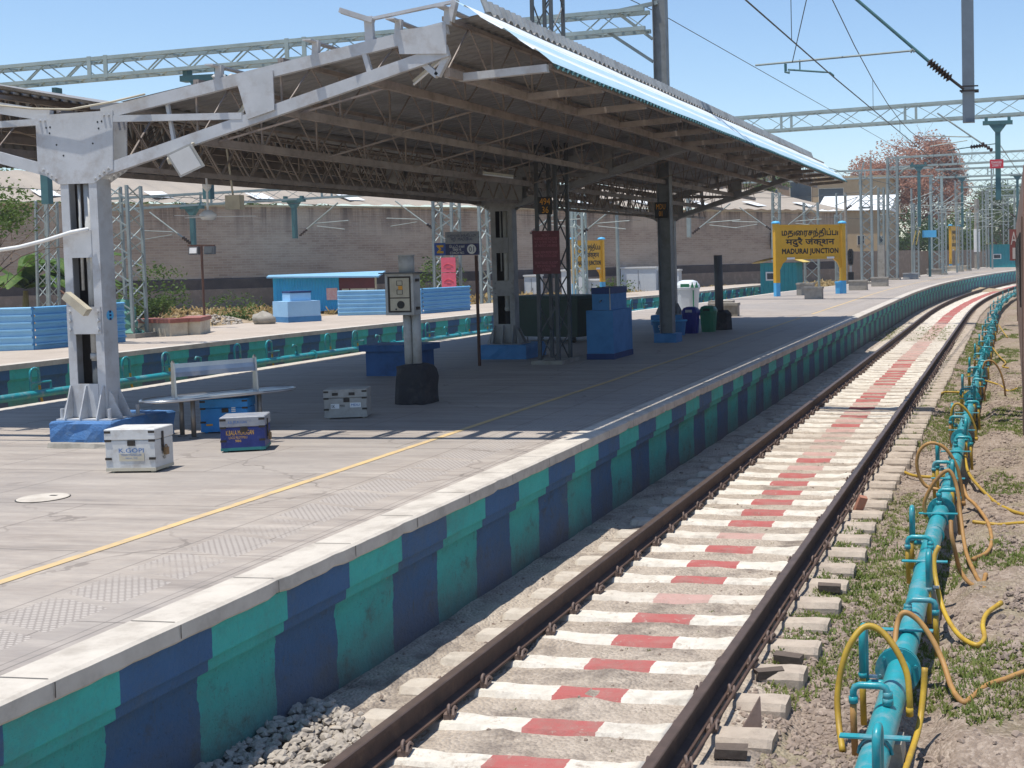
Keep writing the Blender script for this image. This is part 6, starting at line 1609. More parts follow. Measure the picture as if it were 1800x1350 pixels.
for lb_, q in EXTRA_WIRES: wire('feeder_wire', lb_, q, 0.016)
def cantilever(label, p, sx, zc=5.4, L_=2.2):
    """far cantilever: stay tube, register tube, insulator"""
    t = thing("cantilever", p, label, "cantilever", "smaller cantilevers down the line")
    x, y, z = p; s_ = sx
    m_ = MB(); m_.rod((x + s_ * 0.55, y, z + 0.35), (x + s_ * L_, y, z + 1.55), 0.035, 6); m_.rod((x + s_ * 0.9, y, z + 0.62), (x + s_ * (L_ + 0.5), y, z + 0.72), 0.025, 6); m_.rod((x + s_ * 1.1, y, z + 0.5), (x + s_ * (L_ + 0.3), y, z + 0.32), 0.02, 6); m_.build("tubes", GALV, t)
    m_ = MB(); insulator(m_, (x + s_ * 0.18, y, z + 0.08), (x + s_ * 0.58, y, z + 0.38), 4, 0.09); m_.build("insulator", INSUL, t)
for p, sx, lb_ in (((-33.7, 51.4, 3.6), -1, "cantilever reaching left from the drop post near the lamp pole"), ((-30.1, 53.8, 3.9), 1, "cantilever reaching right from the drop post left of centre"), ((-24.9, 57.8, 4.1), -1, "cantilever reaching left from the broad lattice mast"), ((-20.0, 57.0, 3.8), 1, "cantilever reaching right between the second column and maroon board"), ((-18.0, 58.4, 3.7), 1, "cantilever reaching right from the turquoise lattice mast"), ((-13.3, 61.9, 3.7), 1, "cantilever reaching right from the pale drop post by the third column"), ((-11.5, 76, 4.0), -1, "cantilever reaching left from the thin dark lattice mast"), ((-11.3, 75.9, 4.0), 1, "cantilever reaching right from the thin dark lattice mast"), ((2.3, 47.8, 6.3), -1, "cantilever reaching left from the drop post with the red plate"), ((-7.6, 78, 5.2), 1, "cantilever reaching right from the brown concrete pole"), ((-3.0, 98, 5.6), 1, "cantilever reaching right from the green grey mast"), ((-3.0, 80, 4.6), 1, "cantilever reaching right from the wide tee drop post"), ((3.2, 98, 5.0), -1, "cantilever reaching left above the far platform end"), ((-2.0, 115.5, 4.8), 1, "cantilever reaching right above the distant yellow board"), ((0.0, 133.5, 4.8), 1, "cantilever reaching right under the sixth beam"), ((2.0, 151, 4.8), 1, "cantilever reaching right under the seventh beam"), ((1.0, 119.5, 5.4), -1, "cantilever reaching left from the tall slim mast")):
    cantilever(lb_, p, sx)
ins = thing("insulator_string", (2.2, 47.9, 6.65), "level insulator and rod tied to the drop post with the red plate", "insulator")
m_ = MB(); m_.rod((0.45, 47.9, 6.45), (1.3, 47.9, 6.55), 0.02, 6); m_.rod((1.8, 47.9, 6.6), (2.25, 47.9, 6.65), 0.02, 6); m_.build("tie_rod", TEALST, ins)
m_ = MB(); insulator(m_, (1.3, 47.9, 6.55), (1.8, 47.9, 6.6), 5, 0.09); m_.build("insulator", INSUL, ins)
ins = thing("switch_gear", (-9.5, 26.5, 7.2), "small group of ribbed insulators on a bracket showing above the canopy's front rafter", "insulator")
m_ = MB()
for k in range(3): insulator(m_, (-9.25 + 0.16 * k - 1.6, 20.0, 5.82), (-9.22 + 0.16 * k - 1.6, 20.0, 6.06), 3, 0.06)
m_.build("insulator", GREYP, ins)
m_ = MB(); m_.box(-11.2, -10.4, 19.95, 20.05, 5.72, 5.82); m_.rod((-10.9, 20, 5.6), (-10.9, 20, 4.9), 0.05); m_.build("bracket", CREAM, ins)
# ================================================================== WATER PIPES, HOSES
def smooth_pts(pts, n=6):
    """Catmull-Rom through the points"""
    P_ = [Vector(p) for p in pts]; P_ = [P_[0] * 2 - P_[1]] + P_ + [P_[-1] * 2 - P_[-2]]
    out = []
    for i in range(1, len(P_) - 2):
        a, b, c, d = P_[i - 1], P_[i], P_[i + 1], P_[i + 2]
        for k in range(n):
            t = k / n
            out.append(0.5 * ((2 * b) + (c - a) * t + (2 * a - 5 * b + 4 * c - d) * t * t + (3 * b - a - 3 * c + d) * t ** 3))
    out.append(P_[-2]); return out
ZP, RP_ = -0.06, 0.088
pipe = thing("water_pipe", (2.06, 10, ZP), "long turquoise water pipe with hooks and taps beside the painted track", "water pipe")
m_ = MB()
ys = [2.0]
while ys[-1] < 118: ys.append(ys[-1] + (1.5 if ys[-1] < 53 else 2.5))
m_.tube([path(y, 2.06 + 0.012 * math.sin(y * 0.9)) + Zv * (ZP + 0.01 * math.sin(y * 0.7)) for y in ys], RP_, 20)
m_.build("pipe_run", PIPE, pipe, smooth=True)
m_ = MB()
for y in [2.0 + 3.0 * k for k in range(14)]:
    pass
random.seed(17)
def P_(y, dx, dz): return path(y, 2.06 + dx) + Zv * (ZP + dz)
# bolted flanges, weld rings, saddles, supports
y = 8.35
while y < 100:
    m_ = MB()
    for d in (-0.018, 0.012): m_.tube([P_(y + d, 0, 0), P_(y + d + 0.016, 0, 0)], 0.155, 20)
    for k in range(6):
        a = k * math.pi / 3 + 0.3; m_.tube([P_(y - 0.035, 0.125 * math.cos(a), 0.125 * math.sin(a)), P_(y + 0.045, 0.125 * math.cos(a), 0.125 * math.sin(a))], 0.012, 6)
    m_.build("flange", PIPE, pipe); y += 5.2 if y < 40 else 8
y = 6.3; i = 0
while y < 104:
    near = y < 45
    nseg = 10 if near else 6
    # saddle plate lying across the pipe with its strap
    if near:
        m_ = MB(); c = P_(y + 0.62, 0.0, RP_ + 0.004); d = path(y + 0.7, 0) - path(y + 0.6, 0)
        m_.hexa([c + Vector((-0.20, -0.028, 0)), c + Vector((0.20, -0.028, 0)), c + Vector((0.20, 0.028, 0)), c + Vector((-0.20, 0.028, 0)), c + Vector((-0.20, -0.028, 0.010)), c + Vector((0.20, -0.028, 0.010)), c + Vector((0.20, 0.028, 0.010)), c + Vector((-0.20, 0.028, 0.010))])
        m_.tube([P_(y + 0.62, math.cos(a) * (RP_ + 0.008), math.sin(a) * (RP_ + 0.008)) for a in [k * math.pi / 8 for k in range(9)]], 0.010, 6)
        m_.build("saddle_plate", PIPE, pipe)
        m_ = MB(); m_.tube([P_(y + 0.05, 0, 0), P_(y + 0.065, 0, 0)], RP_ + 0.007, 20); m_.build("weld_ring", PIPE, pipe)
    # tall inverted hook, edge on to the track
    left = i % 2 == 1
    dx = -0.19 if left else 0.085
    yy = y + (0.0 if not left else -0.35) + random.uniform(-0.08, 0.08)
    top = (0.37 if left else 0.36) + random.uniform(-0.04, 0.05)
    b0 = RP_ if left else -0.05
    hw_ = 0.07
    hk = [P_(yy + hw_, dx, -0.02)] + [P_(yy + hw_ * math.cos(a), dx, top - hw_ + hw_ * math.sin(a)) for a in [k * math.pi / 8 for k in range(9)]] + [P_(yy - hw_, dx, top - 0.30)]
    m_ = MB(); m_.tube(hk, 0.024, nseg)
    if left: m_.rod(P_(yy + hw_, dx, 0.0), P_(yy + hw_, 0, 0.0), 0.022, nseg)
    m_.tube([P_(yy - hw_, dx, top - 0.28), P_(yy - hw_, dx, top - 0.31)], 0.028, nseg)
    hk_o = m_.build("hook_pipe", PIPE, pipe, smooth=True)
    # its rubber tail
    if near:
        m_ = MB(); m_.tube([P_(yy - hw_, dx, top - 0.29), P_(yy - hw_ - 0.01, dx, top - 0.42), P_(yy - hw_ - 0.02, dx + 0.005, -0.22)], 0.021, nseg); m_.build("rubber_tail", HOSE_Y, hk_o, smooth=True)
    # low bridge tap
    yt = y + 1.05 + random.uniform(-0.12, 0.12); sd_ = 1 if i % 2 else -1
    zt = 0.20 + random.uniform(-0.02, 0.05)
    w_ = 0.19
    tp = [P_(yt, -0.02 * sd_, RP_ - 0.01), P_(yt, -0.02 * sd_, zt - 0.04), P_(yt, -0.02 * sd_ + 0.012 * sd_, zt - 0.012), P_(yt, 0.02 * sd_, zt), P_(yt, (w_ - 0.04) * sd_, zt), P_(yt, (w_ - 0.012) * sd_, zt - 0.012), P_(yt, w_ * sd_, zt - 0.04), P_(yt, w_ * sd_, zt - 0.11)]
    m_ = MB(); m_.tube(tp, 0.022, nseg)
    for za, r_ in ((RP_ + 0.0, 0.034), (zt - 0.075, 0.031)): m_.tube([P_(yt, -0.02 * sd_, za), P_(yt, -0.02 * sd_, za + 0.04)], r_, nseg)
    m_.tube([P_(yt, w_ * sd_, zt - 0.07), P_(yt, w_ * sd_, zt - 0.11)], 0.029, nseg)
    tpo = m_.build("bridge_tap", PIPE, pipe, smooth=True)
    if near:
        m_ = MB(); m_.tube([P_(yt, w_ * sd_, zt - 0.1), P_(yt - 0.01, w_ * sd_, zt - 0.2), P_(yt - 0.03, w_ * sd_ + 0.01, -0.23)], 0.021, nseg); m_.build("rubber_tail", HOSE_Y if i % 3 else HOSE_B, tpo, smooth=True)
        m_ = MB(); m_.obox(P_(yt + 0.03, -0.02 * sd_ - 0.01, zt - 0.10), (0.02, 0, 0), (0, 0.075, 0.02), (0, 0, 0.012)); m_.build("lever", WHITEP, tpo)
        m_ = MB(); m_.obox(P_(yy + 0.1, dx + 0.02, 0.02), (0.055, 0.0, 0.0), (0, 0.02, 0), (0, 0, 0.018)); m_.build("lever", WHITEP, hk_o)
    y += 2.02 if y < 46 else 2.6; i += 1
for y in [4.0 + 3.4 * k for k in range(12)]:
    m_ = MB(); m_.hexa([path(y + b, 2.06 + a) + Zv * z for z, s_ in ((-0.42, 1.0), (ZP - RP_ - 0.004, 0.8)) for a, b in ((-0.14 * s_, -0.1), (0.14 * s_, -0.1), (0.14 * s_, 0.1), (-0.14 * s_, 0.1))]); m_.build("support_block", CONC, pipe)

HOSES = [
 ("yellow hose arching over the nearest tall hook in a big loop", HOSE_Y, [(1.80, 7.45, -0.27), (1.755, 7.62, -0.16), (1.74, 7.7, 0.0), (1.78, 7.75, 0.21), (1.84, 7.8, 0.33), (1.91, 7.85, 0.385), (2.0, 7.85, 0.36), (2.1, 7.8, 0.26), (2.17, 7.75, 0.13), (2.19, 7.7, 0.0), (2.19, 7.7, -0.12)]),
 ("straight yellow hose hanging down the right side of the nearest flange", HOSE_Y, [(2.27, 7.95, 0.10), (2.26, 7.9, -0.06), (2.24, 7.75, -0.22), (2.20, 7.3, -0.28), (2.15, 6.6, -0.28)]),
 ("brown hose hanging over the pipe, turning yellow along the ground to the right edge", HOSE_B, [(2.0, 8.75, -0.03), (2.01, 8.88, 0.10), (2.06, 8.9, 0.175), (2.16, 8.9, 0.12), (2.26, 8.85, 0.0), (2.34, 8.75, -0.13), (2.41, 8.55, -0.24), (2.49, 8.38, -0.27), (2.54, 8.46, -0.27), (2.64, 8.69, -0.26), (2.78, 8.86, -0.26), (2.90, 9.03, -0.265), (3.3, 9.5, -0.27)]),
 ("yellow hose curling on the ground with an upturned end, second from the front", HOSE_Y, [(2.21, 10.6, 0.26), (2.17, 10.55, 0.17), (2.19, 10.45, 0.0), (2.27, 10.2, -0.19), (2.40, 9.86, -0.27), (2.54, 9.62, -0.27), (2.60, 9.8, -0.27), (2.58, 10.13, -0.26), (2.61, 10.42, -0.25), (2.72, 10.63, -0.22)]),
 ("large round loop of hose standing on the track side of the pipe", HOSE_B, [(1.98, 14.55, -0.02), (1.81, 14.6, 0.03), (1.725, 14.6, 0.22), (1.75, 14.6, 0.42), (1.88, 14.6, 0.52), (2.04, 14.6, 0.47), (2.17, 14.6, 0.28), (2.23, 14.6, 0.05), (2.26, 14.6, -0.2)]),
 ("brown hose looped over a tall hook and trailing to the right, third from the front", HOSE_B, [(1.93, 13.0, 0.0), (1.92, 13.0, 0.15), (2.01, 13.0, 0.34), (2.13, 13.0, 0.47), (2.20, 13.0, 0.46), (2.26, 12.95, 0.30), (2.30, 12.8, 0.04), (2.36, 12.4, -0.20), (2.45, 11.9, -0.27), (2.54, 11.4, -0.27), (2.57, 11.7, -0.26)]),
 ("yellow hose running diagonally across the earth to the right edge", HOSE_Y, [(2.16, 17.6, -0.12), (2.21, 17.2, -0.25), (2.34, 16.34, -0.26), (2.58, 15.24, -0.265), (2.75, 14.75, -0.265), (2.94, 14.45, -0.265), (3.3, 14.2, -0.27)]),
 ("short yellow hose lying level across the earth towards the right edge", HOSE_Y, [(2.38, 13.98, -0.26), (2.54, 13.93, -0.265), (2.69, 13.89, -0.265), (2.94, 14.0, -0.265), (3.4, 14.1, -0.27)]),
 ("brown hose bulging in a half loop on the earth right of the pipe", HOSE_B, [(2.22, 15.3, -0.1), (2.28, 15.15, -0.22), (2.38, 14.88, -0.25), (2.54, 13.95, -0.25), (2.60, 13.1, -0.25), (2.57, 12.6, -0.26), (2.44, 12.3, -0.265)]),
 ("brown hose sagging from the pipe to a point on the shaded earth", HOSE_B, [(2.26, 11.6, 0.26), (2.27, 11.5, 0.15), (2.30, 11.5, 0.0), (2.34, 11.6, -0.2), (2.44, 11.37, -0.26), (2.57, 11.23, -0.265)]),
 ("yellow hose end lying on the track side earth left of the pipe", HOSE_Y, [(1.23, 17.27, -0.235), (1.38, 16.97, -0.25), (1.55, 16.77, -0.26), (1.89, 16.63, -0.24), (2.0, 16.6, -0.15)]),
 ("thin yellow hose lying towards the rail farther down the pipe", HOSE_Y, [(1.31, 26.0, -0.24), (1.39, 26.62, -0.25), (1.63, 26.63, -0.25), (1.88, 26.32, -0.22), (2.0, 26.3, -0.1)]),
 ("yellow hose pair end bending out to the coach far down the pipe", HOSE_Y, [(2.2, 28.5, -0.2), (2.53, 28.07, -0.26), (2.71, 26.96, -0.26), (2.9, 27.4, -0.26)]),
 ("hose arching high over the pipe and dropping right, well down the line", HOSE_B, [(2.21, 26.0, 0.3), (2.27, 26.0, 0.45), (2.42, 26.0, 0.45), (2.56, 26.0, 0.25), (2.64, 26.0, -0.05), (2.66, 26.1, -0.25)]),
 ("hose looped over the fourth tall hook beside the rail", HOSE_Y, [(1.86, 20.0, -0.05), (1.87, 20.0, 0.22), (1.96, 20.0, 0.32), (2.11, 20.0, 0.2), (2.22, 20.0, -0.03), (2.25, 20.0, -0.26)]),
 ("thick yellow hose doubled on the earth behind the hooks, far down the pipe", HOSE_Y, [(2.25, 36.0, -0.05), (2.45, 34.8, -0.2), (2.62, 33.5, -0.25), (2.55, 32.4, -0.25), (2.7, 32.0, -0.25)]),
 ("short yellow hose near the coach at the far bend", HOSE_Y, [(2.3, 46.0, 0.0), (2.5, 44.5, -0.2), (2.62, 43.0, -0.25)]),
]
for lb_, mt_, pts in HOSES:
    t = thing("hose", pts[0], lb_, "hose", "hoses of the near water pipe")
    sp = smooth_pts(pts, 6)
    m_ = MB(); m_.tube(sp, 0.0205, 10); m_.build("hose_run", mt_, t, smooth=True)
    m_ = MB(); d = (sp[-1] - sp[-2]).normalized(); m_.tube([sp[-1] - d * 0.05, sp[-1] + d * 0.006], 0.0235, 10); m_.build("hose_end", mt_, t, smooth=True)

# the pipe along the far platform
fpipe = thing("water_pipe", (-16.6, 25, 0.19), "turquoise pipe with hooks running along the painted wall of the far platform", "water pipe")
def F(s_, off, z):
    p, d = along(FE, FA, s_); return Vector((p.x + d.y * off, p.y - d.x * off, z))
m_ = MB(); m_.tube([F(4 + k * 1.0, 0.38, 0.19) for k in range(66)], 0.08, 14); m_.build("pipe_run", PIPE, fpipe, smooth=True)
s_ = 9.0; i = 0
while s_ < 68:
    m_ = MB()
    if i % 3 != 2:
        m_.tube([F(s_, 0.36, 0.19), F(s_, 0.36, 0.62)] + [F(s_ + 0.11 - 0.11 * math.cos(a), 0.36, 0.62 + 0.10 * math.sin(a)) for a in [k * math.pi / 6 for k in range(1, 7)]] + [F(s_ + 0.22, 0.36, 0.36)], 0.026, 8)
        h = m_.build("hook_pipe", PIPE, fpipe, smooth=True)
        m_ = MB(); m_.tube([F(s_ + 0.22, 0.36, 0.37), F(s_ + 0.24, 0.37, 0.10), F(s_ + 0.30, 0.40, -0.2)], 0.024, 8); m_.build("rubber_tail", HOSE_Y, h)
        if i % 3 == 1:
            m_ = MB(); m_.tube([F(s_, 0.38, 0.42), F(s_ + 0.5, 0.38, 0.42), F(s_ + 0.5, 0.38, 0.25)], 0.022, 8); m_.build("side_branch", PIPE, h)
    else:
        m_.tube([F(s_, 0.38, 0.19), F(s_, 0.38, 0.50), F(s_ - 0.16, 0.38, 0.53), F(s_ - 0.20, 0.38, 0.46)], 0.026, 8)
        m_.tube([F(s_, 0.38, 0.24), F(s_, 0.38, 0.34)], 0.045, 8)
        m_.build("bridge_tap", PIPE, fpipe, smooth=True)
    m_ = MB()
    if i % 3 == 0: m_.tube([F(s_ - 0.6, 0.38, 0.19), F(s_ - 0.56, 0.38, 0.19)], 0.135, 14); m_.build("flange", PIPE, fpipe)
    s_ += 1.28; i += 1
for k in range(14):
    q = F(7 + 4.6 * k, 0.38, 0); m_ = MB(); m_.box(q.x - 0.1, q.x + 0.1, q.y - 0.1, q.y + 0.1, -0.63, 0.105); m_.build("support_block", CONC, fpipe)

# ================================================================== THE TRAIN
tr = thing("train_coach", (4.5, 24, 0), "tan brown railway coach seen along its side at the right edge", "train coach", "coaches of the train")
def coach(t, y0, y1):
    def pth(y, o): return path(y, o)
    n = max(2, int((y1 - y0) / 2)); ysq = [y0 + (y1 - y0) * k / n for k in range(n + 1)]
    prof = [(2.99, 0.62), (2.96, 0.7), (2.945, 1.6), (2.945, 2.2), (2.96, 3.6), (3.02, 3.78)]
    m_ = MB(); m_.grid([[pth(y, o) + Zv * z for o, z in prof] for y in ysq], flip=True)
    for y in (y0, y1): m_.face([pth(y, o) + Zv * z for o, z in prof + [(6.0, 3.78), (6.05, 0.62)]])
    b = m_.build("coach_body", TRAINP, t)
    m_ = MB(); m_.grid([[pth(y, o) + Zv * z for o, z in ((3.0, 3.78), (3.12, 3.98), (3.5, 4.18), (4.5, 4.28), (5.6, 4.15), (6.05, 3.78))] for y in ysq], flip=True); m_.build("roof", TRAINR, t)
    y = y0 + 2.2; k = 0
    while y < y1 - 2:
        m_ = MB()
        a = [pth(yy, 2.925) for yy in (y, y + 1.0)]
        m_.hexa([a[0] + Zv * 2.05, a[0] + Vector((0.03, 0, 2.05)), a[1] + Vector((0.03, 0, 2.05)), a[1] + Zv * 2.05, a[0] + Zv * 2.95, a[0] + Vector((0.035, 0, 2.95)), a[1] + Vector((0.035, 0, 2.95)), a[1] + Zv * 2.95]); f = m_.build("window", IRON, b)
        a = [pth(yy, 2.918) for yy in (y + 0.08, y + 0.92)]
        m_ = MB(); m_.face([a[0] + Zv * 2.12, a[1] + Zv * 2.12, a[1] + Zv * 2.88, a[0] + Zv * 2.88]); m_.build("pane", GLASSD, f)
        y += 1.9; k += 1
    for yd in (y0 + 0.5, y1 - 1.3):
        m_ = MB(); a = [pth(yy, 2.935) for yy in (yd, yd + 0.75)]
        m_.hexa([a[0] + Zv * 0.75, a[0] + Vector((0.05, 0, 0.75)), a[1] + Vector((0.05, 0, 0.75)), a[1] + Zv * 0.75, a[0] + Zv * 3.1, a[0] + Vector((0.07, 0, 3.1)), a[1] + Vector((0.07, 0, 3.1)), a[1] + Zv * 3.1]); dr_ = m_.build("door", TRAINR, b)
    for yb in (y0 + 3.5, y1 - 3.5):
        m_ = MB(); c = pth(yb, 3.2); m_.box(c.x - 0.05, c.x + 2.6, c.y - 1.5, c.y + 1.5, 0.25, 0.62)
        m_.build("bogie_frame", IRON, t)
        for d in (-1.1, 1.1):
            m_ = MB(); m_.tube([pth(yb + d, 3.2) + Zv * 0.46, pth(yb + d, 3.34) + Zv * 0.46], 0.455, 20); m_.build("wheel", RAIL, t)
    m_ = MB(); a = pth(y0 + 7, 3.1); m_.box(a.x, a.x + 1.2, y0 + 7, y1 - 7, 0.2, 0.6); m_.build("underframe_box", IRON, t)
coach(tr, 13.2, 36.4)
tr2 = thing("train_coach", (4.5, 48, 0), "second tan brown coach farther along the train at the right edge, carrying the red plate", "train coach", "coaches of the train")
coach(tr2, 37.4, 60.6)
tr3 = thing("train_coach", (5.2, 72, 0), "third tan brown coach of the train, mostly hidden by the nearer ones", "train coach", "coaches of the train")
coach(tr3, 61.6, 84.5)
q = thing("coach_number_plate", (2.85, 46, 3.0), "brick red plate with white characters A1 sticking out from the train", "plate")
m_ = MB(); m_.box(2.72, 3.02, 45.9, 45.93, 2.30, 3.42); pl = m_.build("plate", PLATERED, q)
lettering("A", (2.87, 45.9, 3.10), X, Zv, 0.22, 0.46, pm("off_white_plate_paint", (0.66, 0.58, 0.52), None, 5, 0.6), pl)
lettering("1", (2.87, 45.9, 2.56), X, Zv, 0.10, 0.40, MATS["off_white_plate_paint"], pl)
m_ = MB(); m_.bar((2.96, 45.95, 3.2), (3.05, 45.95, 3.2), 0.05); m_.bar((2.96, 45.95, 2.6), (3.05, 45.95, 2.6), 0.05); m_.build("bracket", IRON, q)

# ================================================================== STONES, GRASS
def stone_field(name, pts, mat):
    m_ = MB()
    for x, y, z, r in pts:
        rot = random.uniform(0, 6.28); sx, sy, sz = random.uniform(0.8, 1.5), random.uniform(0.6, 1.1), random.uniform(0.45, 0.85)
        cr, sr = math.cos(rot), math.sin(rot); i = len(m_.v); n = 4
        for rr, zz, tw in ((0.85, -0.5, 0.0), (0.95, 0.1, 0.5), (0.45, 0.75, 0.1)):
            for k in range(n):
                a = 2 * math.pi * (k + tw) / n + random.uniform(-.3, .3); q = rr * random.uniform(0.75, 1.2)
                lx, ly = math.cos(a) * q * sx, math.sin(a) * q * sy
                m_.v.append((x + (lx * cr - ly * sr) * r, y + (lx * sr + ly * cr) * r, z + (zz + random.uniform(-.2, .2)) * sz * r))
        for lv in range(2):
            for k in range(n):
                a, b, c, d = i + lv * n + k, i + lv * n + (k + 1) % n, i + (lv + 1) * n + (k + 1) % n, i + (lv + 1) * n + k
                m_.f += [(a, b, d), (b, c, d)] if lv == 0 else [(a, b, c), (a, c, d)]
                m_.mi += [0, 0]; m_.uv += [None, None]
        m_.f.append(tuple(i + 2 * n + k for k in range(n))); m_.mi.append(0); m_.uv.append(None)
    return stuff(name, m_, mat)
random.seed(31)
pts = []
while len(pts) < 2500:
    x, y = random.uniform(-1.80, -0.93), random.uniform(4.0, 7.75)
    lim = 7.62 - (x + 1.8) * 0.75 + random.uniform(-0.08, 0.08)
    if y > lim: continue
    pts.append((x, y, -0.19 + random.uniform(-0.02, 0.045) + 0.03 * vnoise(x * 3, y * 3), random.uniform(0.022, 0.042)))
stone_field("ballast", pts, STONE)
pts = []
random.seed(32)
while len(pts) < 9000:
    y = 3.2 + 30 * random.random() ** 1.6
    x = random.choice((random.uniform(1.30, 1.95), random.uniform(1.35, 2.9), random.uniform(2.35, 3.3)))
    if vnoise(x * 2.2 + 3, y * 1.1) < 0.42 and random.random() < 0.85: continue
    pts.append((x, y, ground_z(x, y) + 0.004, 0.008 + 0.030 * random.random() ** 1.8 + (0.02 if random.random() < 0.03 else 0)))
for cx, cy, n in ((2.85, 10.9, 46), (2.80, 9.3, 40), (2.80, 13.0, 40), (2.68, 15.2, 40), (2.75, 18.0, 40)):
    for k in range(n):
        a, q = random.uniform(0, 6.28), random.random() ** 0.6 * 0.22
        x, y = cx + math.cos(a) * q * 0.6, cy + math.sin(a) * q * 1.6
        pts.append((x, y, ground_z(x, y) + 0.01 + 0.02 * (1 - q / 0.22), random.uniform(0.015, 0.034)))
for k in range(2600):
    y = 5.2 + 5.5 * random.random() ** 1.3; x = random.uniform(1.02, 1.98)
    if vnoise(x * 3 + 9, y * 2) < 0.35: continue
    pts.append((x, y, ground_z(x, y) + 0.004, 0.010 + 0.024 * random.random() ** 1.6))
stone_field("gravel", pts, STONEB)
BRICKM = pm("orange_brick_clay", (0.42, 0.20, 0.13), (0.34, 0.15, 0.10), 8, 0.85, dirt=(0.25, 0.19, 0.15), dscale=9, damt=0.6, bmp=0.4)
TIMBER = pm("weathered_dark_timber", (0.13, 0.10, 0.08), (0.08, 0.062, 0.05), 9, 0.9, dirt=(0.22, 0.18, 0.14), dscale=8, damt=0.5, bmp=0.8, bscale=25)
def chunk(name, label, cat, p, size, rot, mat, group=None, seed=1):
    random.seed(seed)
    m_ = MB(); sx, sy, sz = (q / 2 for q in size)
    M_ = Matrix.Rotation(rot[2], 3, 'Z') @ Matrix.Rotation(rot[1], 3, 'Y') @ Matrix.Rotation(rot[0], 3, 'X')
    j = lambda: random.uniform(0.86, 1.08)
    c = [Vector(p) + M_ @ Vector((x * sx * j(), y * sy * j(), z * sz * j())) for z in (-1, 1) for x, y in ((-1, -1), (1, -1), (1, 1), (-1, 1))]
    m_.hexa(c); return tag(m_.build(name, mat, None, org=p), label, cat, group)
chunk("brick", "orange brick leaning against the right rail beside the sleeper ends", "brick", (1.10, 14.2, -0.13), (0.10, 0.07, 0.2), (0.35, 0.3, 0.5), BRICKM, None, 3)
m_ = MB(); m_.prism([(-0.07, -0.05), (0.09, -0.04), (0.05, 0.16), (-0.01, 0.05)], (1.18, 7.62, -0.20), (0.9, 0.3, 0.2), (0.1, 0.3, 0.95), (0.01, -0.02, 0.005))
tag(m_.build("broken_plate", CLIP, None, org=(1.18, 7.62, -0.2)), "dark pointed broken iron plate standing between two sleeper ends", "scrap")
for i, (x, y, r_, lb_) in enumerate(((1.16, 7.2, 0.2, "dark timber offcut by the right rail nearest the camera"), (1.20, 8.95, -0.1, "dark timber offcut lying between sleeper ends near the brown hose"), (1.12, 8.6, 0.5, "split timber offcut beside the other one, close to the rail"), (1.22, 10.9, 0.1, "flat timber offcut half buried farther along the right rail"))):
    chunk("timber_offcut", lb_, "timber", (x, y, -0.205), (0.21, 0.085, 0.06), (0.08, 0.05, r_), TIMBER, "timber offcuts by the right rail", 40 + i)
pts = []
random.seed(33)
for k in range(520):
    y = 6 + 40 * random.random() ** 1.6
    x = random.uniform(-1.74, -0.98) if random.random() < 0.6 else random.uniform(-0.75, 0.75)
    if x > -0.8 and (y - 6.865) % 0.6 < 0.15: continue
    pts.append((x, y, ground_z(x, y) + 0.004, random.uniform(0.006, 0.02)))
stone_field("scattered_chips", pts, STONEB)

def tufts(name, spots, mat, h=0.06, blades=8, w_=0.006):
    m_ = MB()
    for x, y, z, s_ in spots:
        for k in range(blades):
            a = random.uniform(0, 6.28); l = random.uniform(0.4, 1.0) * h * s_; bx, by = x + random.uniform(-.04, .04) * s_, y + random.uniform(-.05, .05) * s_
            dx, dy = math.cos(a), math.sin(a); ww = w_ * s_ * random.uniform(0.7, 1.3)
            p = (bx, by, z - 0.01); t = (bx + dx * l * 0.7, by + dy * l * 0.7, z + l * random.uniform(0.3, 0.9))
            m_.face([(p[0] - dy * ww, p[1] + dx * ww, p[2]), (p[0] + dy * ww, p[1] - dx * ww, p[2]), (t[0] + dy * ww * .5, t[1] - dx * ww * .5, t[2]), (t[0] - dy * ww * .5, t[1] + dx * ww * .5, t[2])])
    return stuff(name, m_, mat)
random.seed(34)
sp = []
while len(sp) < 9000:
    y = 5.5 + 46 * random.random() ** 1.35
    x = random.uniform(1.05, 3.0)
    v_ = fbm(x * 1.1 + 11, y * 0.55 + 4)
    lim = 0.56 if x < 2.0 else 0.60
    if y < 10 and x < 1.9: lim += 0.06
    if 9.5 < y < 42 and x < 1.95: lim -= 0.14
    if v_ < lim: continue
    sp.append((x, y, ground_z(x, y), random.uniform(0.5, 1.2)))
tufts("grass", sp, GRASS, 0.055, 9, 0.008)
random.seed(35)
sp = []
for k in range(500):
    y = random.uniform(41, 49); sp.append((path(y, random.uniform(-1.75, -1.0) if random.random() < .5 else random.uniform(-0.7, 0.7)).x, y, -0.21, random.uniform(0.6, 1.3)))
for k in range(300):
    y = 7 + 30 * random.random(); x = random.uniform(-0.7, 0.8)
    if 0.25 < ((y - 6.865) % 0.6) < 0.42: sp.append((x, y, -0.23, random.uniform(0.25, 0.5)))
tufts("grass", sp, GRASS, 0.05, 7, 0.008)
random.seed(36)
sp = []
while len(sp) < 2600:
    s_ = random.uniform(2, 56); o = random.uniform(0.4, 5.5) * random.random() ** 0.5
    q = Vector((-44.5, 46.9, 0)) + Vector((0.595, 0.8035, 0)) * s_ + Vector((0.8035, -0.595, 0)) * (0.3 + o)
    sp.append((q.x, q.y, 0.12 + (0.2 if o < 2 else 0) + (fbm(q.x * 0.5, q.y * 0.5) - 0.5) * 0.45, random.uniform(1.5, 4.0)))
tufts("dry_grass", sp, GRASSY, 0.13, 9, 0.018)
tag(blob((-29.5, 46.5, -0.3), 1.0, 41, sq=(2.3, 1.3, 0.9), amp=0.35).build("rubble_heap", FARDIRT, None, org=(-29.5, 46.5, -0.3)), "low heap of brown rubble and litter beside the bush by the brick wall", "heap")
